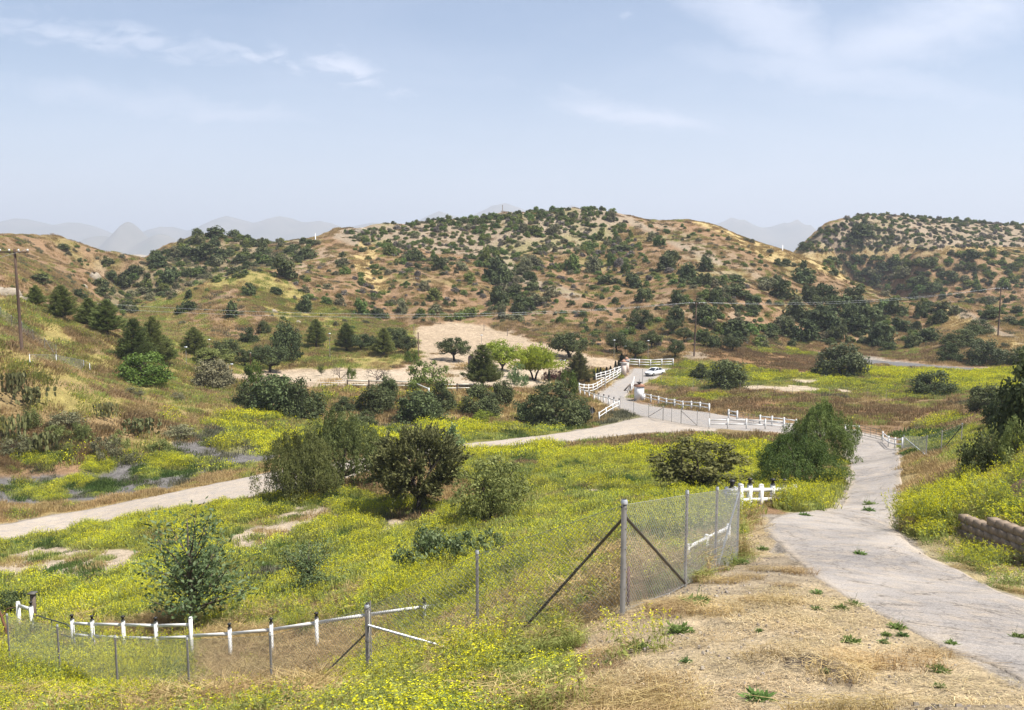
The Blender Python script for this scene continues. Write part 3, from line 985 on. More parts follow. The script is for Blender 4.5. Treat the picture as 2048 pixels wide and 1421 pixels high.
fine = cloud_noise(5, 16, -14, 4.0, 8, 0.8, 11.0)
broad = cloud_noise(1.2, 5.0, 8, 2.2, 6, 0.5, 4.0)
crisp = None
for args, k in (((690, 158, 110, 40, -14), .85), ((560, 128, 150, 18, -12), .75), ((800, 201, 60, 17, 3), .75), ((230, 95, 330, 34, -8), 0.6), ((1256, 52, 18, 12, 0), 0.4)):
    s_ = M('MULTIPLY', streak(*args), k)
    crisp = s_ if crisp is None else M('MAXIMUM', crisp, s_)
crisp = M('MULTIPLY', crisp, ramp(fine, 0.30, 0.62, 0.25, 1.0))
veil = None
for args, k in (((1500, 60, 300, 60, -28), 0.8), ((1900, 60, 330, 70, 16), 0.9), ((1250, 235, 330, 32, -12), 0.8), ((1700, 170, 420, 40, -8), 0.7), ((1300, 280, 900, 60, -5), 0.55), ((300, 215, 600, 40, -6), 0.8), ((1000, 300, 1500, 60, 0), 0.45)):
    s_ = M('MULTIPLY', streak(*args), k)
    veil = s_ if veil is None else M('MAXIMUM', veil, s_)
veil = M('MULTIPLY', veil, ramp(broad, 0.28, 0.68, 0.35, 1.0))
low = ramp(ct, 0.0, 0.30, 0.6, 0.08)
high = ramp(broad, 0.35, 0.75, 0.0, 0.30)
cm = M('MINIMUM', M('MAXIMUM', M('MAXIMUM', crisp, veil), M('ADD', low, M('MULTIPLY', high, 0.5))), 0.92)
hs = N(nt, 'ShaderNodeHueSaturation', in_Saturation=1.12, in_Value=1.0)
nt.links.new(sky.outputs[0], hs.inputs['Color'])
skycol = mixrgb(nt, hs.outputs[0], (6.5, 6.9, 8.1), cm)
nt.links.new(skycol, bg.inputs['Color'])
bg.inputs['Strength'].default_value = SKY_STRENGTH

cd = bpy.data.cameras.new('camera')
cd.sensor_width = 36.0
cd.lens = 36.0 * F / 2048.0
cd.clip_start = 0.1
cd.clip_end = 40000
cam = bpy.data.objects.new('camera', cd)
cam.location = (0, 0, CZ)
cam.rotation_euler = (math.pi / 2 - PITCH, 0, 0)
COL.objects.link(cam)
scene.camera = cam
scene.view_settings.view_transform = 'Standard'
scene.view_settings.look = 'None'
scene.view_settings.exposure = 0.90
scene.view_settings.gamma = 1.0
scene.render.film_transparent = False
cy = scene.cycles
cy.use_denoising = True
cy.max_bounces = 6
cy.diffuse_bounces = 3
cy.glossy_bounces = 2
cy.transmission_bounces = 3
cy.transparent_max_bounces = 6
cy.volume_bounces = 0
cy.sample_clamp_indirect = 4.0

# ================================================================== PLANTS
def rnd_unit(r, n):
    v = r.normal(size=(n, 3))
    return v / np.linalg.norm(v, axis=1)[:, None]


def leaves(c, axis, nrm, l, w):
    """rhomb leaves: centre, long axis, facing, length, width"""
    axis = axis / np.maximum(np.linalg.norm(axis, axis=1), 1e-6)[:, None]
    side = np.cross(nrm, axis)
    side /= np.maximum(np.linalg.norm(side, axis=1), 1e-6)[:, None]
    l = np.broadcast_to(l, (len(c),))[:, None] / 2
    w = np.broadcast_to(w, (len(c),))[:, None] / 2
    return np.stack([c - axis * l, c + side * w, c + axis * l, c - side * w], 1)


def clump_crown(r, qb, W, D, H, z0, ncl, clr, nlf, ll, lw, dome=False, tone=(0.1, 0.9), gap=0.0, up=0.25, mi=0, flatten=0.8):
    """uneven crown of leaf clumps filling a W x D x H body that starts at height z0"""
    c = rnd_unit(r, ncl)
    rad = 0.45 + 0.6 * r.random(ncl) ** 0.6
    if dome:
        c[:, 2] = np.abs(c[:, 2]) * 1.0 - 0.08
        cc = c * rad[:, None] * np.array([W / 2, D / 2, H]) * 0.86
        cc[:, 2] += z0 + 0.04 * H
    else:
        cc = c * rad[:, None] * np.array([W / 2, D / 2, H / 2]) * 0.86
        cc[:, 2] += z0 + H / 2
    keep = r.random(ncl) >= gap
    cc = cc[keep]
    ncl = len(cc)
    cr = clr * (0.6 + 0.8 * r.random(ncl))
    ct = tone[0] + (tone[1] - tone[0]) * r.random(ncl)
    k = r.integers(0, ncl, nlf)
    d = rnd_unit(r, nlf)
    p = cc[k] + d * (cr[k] * r.random(nlf) ** 0.45)[:, None] * np.array([1, 1, flatten])
    nrm = d + 0.8 * rnd_unit(r, nlf) + np.array([0, 0, up])
    ax = np.cross(nrm, rnd_unit(r, nlf))
    s = 0.6 + 0.8 * r.random(nlf)
    q = leaves(p, ax, nrm, ll * s, lw * s)
    q[..., 2] = np.maximum(q[..., 2], 0.02)
    qb.add(q, np.clip(ct[k] + 0.25 * (r.random(nlf) - 0.5), 0, 1), mi)
    return cc


def limbs(r, qb, base, tips, r0, r1, bend=0.15, n=6, mi=0, tone=0.5, fork=0.35):
    """tapered trunk from base that forks to the tips"""
    base = np.array(base, float)
    mid = base + (np.mean(tips, 0) - base) * fork
    mid[2] = base[2] + max((np.mean(tips, 0)[2] - base[2]) * fork, 0.1)
    qb.tube([base - np.array([0, 0, 0.15]), base + (mid - base) * 0.5 + r.normal(size=3) * bend * 0.3, mid], [r0 * 1.25, r0, r0 * 0.85], n, tone, mi)
    for t in tips:
        t = np.array(t, float)
        m1 = mid + (t - mid) * 0.45 + r.normal(size=3) * bend
        m1[2] += 0.1 * (t[2] - mid[2])
        qb.tube([mid, m1, t], [r0 * 0.62, r0 * 0.4, r1], max(4, n - 1), tone, mi, cap=False)


LM = {
    'oak': leaf_mat('oak_leaf', (.048, .060, .024), (.125, .145, .056), transl=0.22, hue=0.6, spec=0.08),
    'scrub': leaf_mat('scrub_leaf', (.080, .108, .026), (.200, .235, .064), transl=0.25, hue=1.2, spec=0.08),
    'greyscrub': leaf_mat('grey_scrub_leaf', (.110, .106, .056), (.225, .210, .115), transl=0.22, hue=0.8, spec=0.08),
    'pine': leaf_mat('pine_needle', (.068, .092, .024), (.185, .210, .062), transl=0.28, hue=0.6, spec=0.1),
    'bright': leaf_mat('bright_leaf', (.058, .088, .010), (.135, .180, .028), transl=0.3, hue=0.6),
    'palo': leaf_mat('yellow_green_leaf', (.15, .21, .018), (.36, .42, .050), transl=0.4, hue=0.6),
    'pepper': leaf_mat('pepper_leaf', (.105, .125, .034), (.265, .285, .095), transl=0.35, hue=0.5, spec=0.12),
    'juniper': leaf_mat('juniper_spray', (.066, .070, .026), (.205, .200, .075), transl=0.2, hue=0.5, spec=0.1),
    'airy': leaf_mat('airy_leaf', (.072, .074, .024), (.18, .17, .058), transl=0.28, hue=0.5, spec=0.1),
    'blue': leaf_mat('blue_green_leaf', (.078, .120, .042), (.205, .260, .105), transl=0.3, hue=0.5, spec=0.3),
    'cypress': leaf_mat('cypress_leaf', (.018, .024, .012), (.045, .055, .025), transl=0.1, hue=0.4),
    'red': leaf_mat('red_leaf', (.045, .014, .012), (.10, .035, .025), transl=0.2, hue=0.4),
    'dead': leaf_mat('dead_twig', (.12, .10, .085), (.23, .20, .165), transl=0.05, hue=0.4, spec=0.05),
    'cactus': leaf_mat('cactus_pad', (.085, .10, .035), (.23, .22, .09), transl=0.1, hue=0.5),
}
BARK = surf_mat('grey_brown_bark', (.13, .10, .075), (.06, .045, .035), scale=6, rough=0.95, bump=0.02, stretch=(1, 1, .25))
BARK_DK = surf_mat('dark_bark', (.055, .042, .034), (.03, .022, .018), scale=6, rough=0.95, bump=0.02, stretch=(1, 1, .25))
BARE = surf_mat('bare_grey_branch', (.17, .14, .12), (.09, .07, .06), scale=8, rough=0.95)


def proto_tree(kind, seed):
    """unlinked (crown mesh, trunk mesh or None, width, height)"""
    r = np.random.default_rng(seed)
    c, t = QB(), QB()
    if kind == 'oak':            # spreading oak on visible limbs
        W, Hh = 7.0, 5.2
        cc = clump_crown(r, c, W, W * .9, 3.9, 1.3, 46, 0.95, 5200, .30, .17)
        tips = cc[r.choice(len(cc), 9, replace=False)]
        limbs(r, t, (0, 0, 0), tips, .24, .05)
    elif kind == 'oakbush':      # dense oak bush down to the ground
        W, Hh = 6.0, 4.6
        clump_crown(r, c, W, W * .95, 4.4, 0.0, 60, 0.85, 6000, .28, .16, dome=True)
        limbs(r, t, (0, 0, 0), [(r.normal() * .8, r.normal() * .8, 2 + r.random()) for _ in range(6)], .18, .05)
    elif kind == 'pine':
        W, Hh = 5.6, 7.2
        zs = np.linspace(.16, .97, 15)
        for z in zs:
            R = W / 2 * (1 - z) ** 0.62 * (.82 + .3 * r.random()) * min(1, z / .2 + .35)
            nb = max(4, int(11 * (1 - z) + 4))
            a0 = r.random() * 7
            for k in range(nb):
                a = a0 + k * 2 * math.pi / nb + r.normal() * .25
                L = R * (.7 + .45 * r.random())
                p = np.array([[math.cos(a) * L * f, math.sin(a) * L * f, z * Hh + L * (.34 * f ** 1.6 - .06 * f)] for f in np.linspace(.1, 1, 6)])
                t.tube(p[[0, 2, 5]], [.045, .03, .01], 4, .5, 0, cap=False)
                nn = int(40 + 90 * L / 2.8)
                f = r.random(nn) ** .6
                base = np.stack([np.interp(f, np.linspace(0, 1, 6), p[:, i]) for i in range(3)], 1) + r.normal(size=(nn, 3)) * .13
                ax = np.array([math.cos(a), math.sin(a), .75]) + .75 * rnd_unit(r, nn)
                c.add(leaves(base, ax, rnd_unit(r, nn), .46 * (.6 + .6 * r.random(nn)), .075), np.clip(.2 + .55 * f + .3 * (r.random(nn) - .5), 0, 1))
        t.tube([(0, 0, -.2), (.05, 0, Hh * .4), (0, .04, Hh * .93)], [.2, .13, .03], 7)
    elif kind in ('pepper', 'pepperwide'):
        W, Hh = (8.0, 6.0) if kind == 'pepper' else (9.2, 5.6)
        ns = 900
        a = r.random(ns) * 6.28
        zf = r.random(ns) ** .75
        lob = 1 + .17 * np.sin(3 * a + seed) + .16 * np.sin(5 * a + 2 * seed + 4 * zf) + .12 * np.sin(9 * zf + 2 * a + seed)
        rr = (W / 2) * np.sqrt(np.maximum(1 - zf ** 3.4, .0)) * lob * (.45 + .65 * r.random(ns) ** .5)
        st = np.stack([np.cos(a) * rr, np.sin(a) * rr, Hh * (.16 + .84 * zf * (1 - .20 * np.sin(2 * a + seed) - .12 * r.random(ns)))], 1)
        tn = r.random(ns)
        for k in range(ns):
            L = min(st[k, 2] - .1, .6 + 1.2 * r.random())
            if L < .2:
                continue
            m = int(22 * L) + 10
            f = r.random(m)
            o_ = np.array([math.cos(a[k]), math.sin(a[k])])
            p = np.stack([st[k, 0] + o_[0] * .28 * np.sin(f * 2.4), st[k, 1] + o_[1] * .28 * np.sin(f * 2.4), st[k, 2] - f * L + .22 * np.sin(f * 3)], 1) + r.normal(size=(m, 3)) * np.array([.13, .13, .06])
            p[:, 2] = np.maximum(p[:, 2], .04)
            ax = np.array([o_[0] * .4, o_[1] * .4, -.8]) + .75 * rnd_unit(r, m)
            c.add(leaves(p, ax, rnd_unit(r, m) + np.array([o_[0], o_[1], .5]) * .6, .25 * (.6 + .7 * r.random(m)), .082), np.clip(tn[k] * .75 + .35 * (r.random(m) - .3), 0, 1))
        limbs(r, t, (0, 0, 0), [tuple(st[i] * np.array([.8, .8, .9])) for i in r.choice(ns, 9, replace=False)], .26, .04, bend=.3)
    elif kind == 'juniper':
        W, Hh = 7.4, 6.0
        cc = clump_crown(r, c, W, W * .9, 4.9, .9, 96, .55, 2200, .24, .12, flatten=1.0)
        for k in range(len(cc)):
            o = cc[k] - np.array([0, 0, 2.2])
            o /= np.linalg.norm(o)
            for j in range(12):
                a = o + .75 * rnd_unit(r, 1)[0] + np.array([0, 0, .25])
                a /= np.linalg.norm(a)
                L = .75 + .7 * r.random()
                m = 24
                f = r.random(m)
                p = cc[k] + a * (f * L)[:, None] + r.normal(size=(m, 3)) * (.13 * (1.1 - f))[:, None]
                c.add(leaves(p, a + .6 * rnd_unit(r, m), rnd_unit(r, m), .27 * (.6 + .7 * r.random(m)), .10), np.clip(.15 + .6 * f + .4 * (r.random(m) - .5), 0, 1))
        limbs(r, t, (0, 0, 0), cc[r.choice(len(cc), 16, replace=False)], .2, .04, bend=.35, fork=.22)
    elif kind == 'airy':
        W, Hh = 5.2, 4.6
        cc = clump_crown(r, c, W, W * .9, 4.0, .35, 64, .56, 7600, .21, .10, gap=.05)
        limbs(r, t, (0, 0, 0), cc[r.choice(len(cc), 22, replace=False)], .15, .02, bend=.3, fork=.25)
    elif kind == 'weeper':       # small round tree of short drooping twigs
        W, Hh = 4.6, 4.2
        cc = clump_crown(r, c, W, W * .95, 3.9, .2, 60, .54, 3600, .19, .085)
        ns = 300
        st = cc[r.integers(0, len(cc), ns)] + r.normal(size=(ns, 3)) * .3
        for k in range(ns):
            m = 17
            f = r.random(m)
            L = .4 + .7 * r.random()
            p = st[k] + np.stack([r.normal(size=m) * .09, r.normal(size=m) * .09, -f * L], 1)
            p[:, 2] = np.maximum(p[:, 2], .05)
            c.add(leaves(p, np.array([0, 0, -1.]) + .6 * rnd_unit(r, m), rnd_unit(r, m), .2, .06), np.clip(r.random() * .7 + .3 * r.random(m), 0, 1))
        limbs(r, t, (0, 0, 0), cc[r.choice(len(cc), 12, replace=False)], .12, .02, bend=.25)
    elif kind == 'sapling':      # sparse young tree of big blue-green leaves
        W, Hh = 3.6, 3.9
        tips = []
        for k in range(34):
            a, z = r.random() * 6.28, .25 + .75 * r.random() ** .8
            R = W / 2 * math.sqrt(max(1 - ((z - .5) / .56) ** 2, .02)) * (.45 + .6 * r.random())
            tips.append(np.array([math.cos(a) * R, math.sin(a) * R, z * Hh]))
        for tp in tips:
            root = np.array([0, 0, max(.15, tp[2] * .45)])
            m1 = root + (tp - root) * .5 + r.normal(size=3) * .12
            t.tube([root, m1, tp], [.028, .018, .006], 4, .5, 0, cap=False)
            m = 84
            f = .25 + .8 * r.random(m)
            p = root + (tp - root) * f[:, None] + r.normal(size=(m, 3)) * .19
            p[:, 2] = np.maximum(p[:, 2], .06)
            c.add(leaves(p, rnd_unit(r, m) + (tp - root) * .5, rnd_unit(r, m) + np.array([0, 0, .5]), .17 * (.6 + .6 * r.random(m)), .07), np.clip(r.random() * .5 + .5 * r.random(m), 0, 1))
        t.tube([(0, 0, -.2), (.05, .02, 1.2), (-.04, 0, 2.4), (.03, 0, Hh * 1.0)], [.06, .05, .035, .008], 6)
    elif kind == 'lowleafy':     # low sprawling leafy bush
        W, Hh = 3.4, 1.9
        clump_crown(r, c, W, W, 1.9, 0.0, 44, .40, 2600, .16, .07, dome=True, gap=.1)
        limbs(r, t, (0, 0, 0), [(r.normal() * .7, r.normal() * .7, .9 + .5 * r.random()) for _ in range(7)], .04, .01)
    elif kind == 'palo':         # arching yellow-green sprays
        W, Hh = 6.2, 4.8
        for k in range(180):
            a = r.random() * 6.28
            el = .25 + 1.15 * r.random()
            L = 2.2 + 1.4 * r.random()
            b0 = np.array([r.normal() * .6, r.normal() * .6, 1.3 + .7 * r.random()])
            dr = np.array([math.cos(a) * math.cos(el), math.sin(a) * math.cos(el), math.sin(el)])
            m = 46
            f = r.random(m) ** .75
            p = b0 + dr * (f * L)[:, None] * np.array([.95, .95, 1]) + np.array([0, 0, -.8]) * (f ** 2.2)[:, None] + r.normal(size=(m, 3)) * .13
            p[:, 2] = np.clip(p[:, 2], .3, None)
            c.add(leaves(p, dr + .6 * rnd_unit(r, m), rnd_unit(r, m) + np.array([0, 0, .4]), .34, .11), np.clip(.2 + .55 * f + .3 * (r.random(m) - .5), 0, 1))
        for k in range(4):
            a = r.random() * 6.28
            t.tube([(0, 0, -.2), (.3 * math.cos(a), .3 * math.sin(a), .9), (.9 * math.cos(a), .9 * math.sin(a), 2.2)], [.12, .1, .04], 6)
    elif kind == 'lollipop':     # round yellow-green crown on bare limbs
        W, Hh = 5.6, 5.0
        cc = clump_crown(r, c, W, W, 3.6, 1.4, 56, .70, 6400, .26, .13)
        limbs(r, t, (0, 0, 0), cc[r.choice(len(cc), 9, replace=False)], .17, .04, fork=.2)
    elif kind == 'cypress':
        W, Hh = .75, 4.2
        n = 900
        z = r.random(n) ** .85
        a = r.random(n) * 6.28
        R = W / 2 * np.minimum(1, z / .15 + .4) * (1 - z) ** .55 * (.55 + .5 * r.random(n))
        p = np.stack([np.cos(a) * R, np.sin(a) * R, .12 + z * (Hh - .15)], 1)
        d = np.stack([np.cos(a) * .4, np.sin(a) * .4, np.ones(n)], 1)
        c.add(leaves(p, d + .4 * rnd_unit(r, n), np.stack([np.cos(a), np.sin(a), .3 * np.ones(n)], 1) + .5 * rnd_unit(r, n), .26, .1), r.random(n))
        t.tube([(0, 0, -.15), (0, 0, Hh * .6)], [.06, .02], 5)
    elif kind == 'bare':
        W, Hh = 4.5, 3.2
        c = None

        def grow(p, d, L, rr, lev):
            pts = [p]
            for k in range(3):
                d = d + r.normal(size=3) * .22
                d /= np.linalg.norm(d)
                p = p + d * L / 3
                pts.append(p)
            t.tube(pts, np.linspace(rr, rr * .55, 4), 5 if lev < 2 else 4, .5, 0, cap=False)
            if lev < 4:
                for k in range(3 if lev < 3 else 2):
                    nd = d + rnd_unit(r, 1)[0] * .85 + np.array([0, 0, .12])
                    grow(p, nd / np.linalg.norm(nd), L * .72, rr * .55, lev + 1)
        for k in range(3):
            grow(np.array([0, 0, -.1]), np.array([r.normal() * .6, r.normal() * .6, 1.0]), 1.15, .11, 0)
    elif kind.startswith('chap'):   # chaparral shrub, one mesh with its twigs
        v = int(kind[4:])
        W, Hh = 3.0, 2.2
        wf, n = [(1, 1500), (1.25, 1600), (.85, 1400), (1.1, 1500), (1.4, 1700)][v % 5]
        clump_crown(r, c, W * wf, W, Hh, 0.0, 26 + 4 * v, .52, n, .30, .19, dome=True, tone=(0.0, 1.0))
        W *= wf
        t = None
    elif kind == 'cactus':
        W, Hh = 2.4, 1.8
        pads = [(np.array([r.normal() * .75, r.normal() * .75, .15]), r.random() * 6.28) for _ in range(26)]
        for lev in range(3):
            new = []
            for p, a in pads:
                th = np.linspace(0, 2 * math.pi, 9)
                ax = np.array([math.cos(a), math.sin(a), 0])
                upv = np.array([r.normal() * .35, r.normal() * .35, 1.0])
                upv /= np.linalg.norm(upv)
                nrm = np.cross(ax, upv)
                for sgn in (-.03, .03):
                    ring = p + upv * .22 + np.outer(np.cos(th), ax) * .11 + np.outer(np.sin(th), upv) * .16 + nrm * sgn
                    cen = p + upv * .22 + nrm * sgn
                    c.add(np.stack([np.broadcast_to(cen, (4, 3)), ring[0:8:2], ring[1:9:2], ring[2:10:2][:4]], 1), .2 + .7 * r.random())
                for q in range(2):
                    if r.random() < .8:
                        new.append((p + upv * .34 + ax * r.normal() * .1, r.random() * 6.28))
            pads = new
        t = None
    return c, t, W, Hh


PROTO = {}


def proto(kind, seed, mat, bark=BARK):
    key = (kind, seed, mat)
    if key not in PROTO:
        c, t, W, Hh = proto_tree(kind, seed)
        nm = {'oak': 'oak_tree', 'oakbush': 'oak_shrub', 'pine': 'pine_tree'}.get(kind, kind)
        cm = c.mesh(nm + '_crown', LM[mat]) if c is not None else None
        tm = t.mesh(nm + '_trunk', bark, True, True) if t is not None else None
        # real extent of what was grown
        src = cm or tm
        co = np.zeros(len(src.vertices) * 3, np.float32)
        src.vertices.foreach_get('co', co)
        co = co.reshape(-1, 3)
        W = float(np.percentile(np.abs(co[:, 0]), 97) * 2)
        Hh = float(np.percentile(co[:, 2], 99.3))
        PROTO[key] = (cm, tm, W, Hh)
    return PROTO[key]


def plant(name, kind, seed, mat, u, vb, vt, wpx, label, cat, group=None, bark=BARK, sink=0.05, y=None, rz=None):
    """stand a plant on the land where the sight line (u, vb) meets it; height and width from the distance"""
    p = atY(u, y, vb) if y else at(u, vb)
    d = depth_of(p)
    vb_ = proj(*p)[1] if y else vb
    h = max((vb_ - vt) / F * d, .3)
    wd = wpx / F * d
    cm, tm, W, Hh = proto(kind, seed, mat, bark)
    root = empty(name, (p[0], p[1], p[2] - sink), rz if rz is not None else (seed * 1.7 + u * .37) % 6.28)
    tag(root, label, cat, group)
    sc = (wd / W, wd / W, (h + sink) / Hh)
    for part, me in (('crown', cm), ('trunk', tm)):
        if me is None:
            continue
        o = bpy.data.objects.new(part, me)
        o.parent = root
        o.scale = sc
        COL.objects.link(o)
    return root


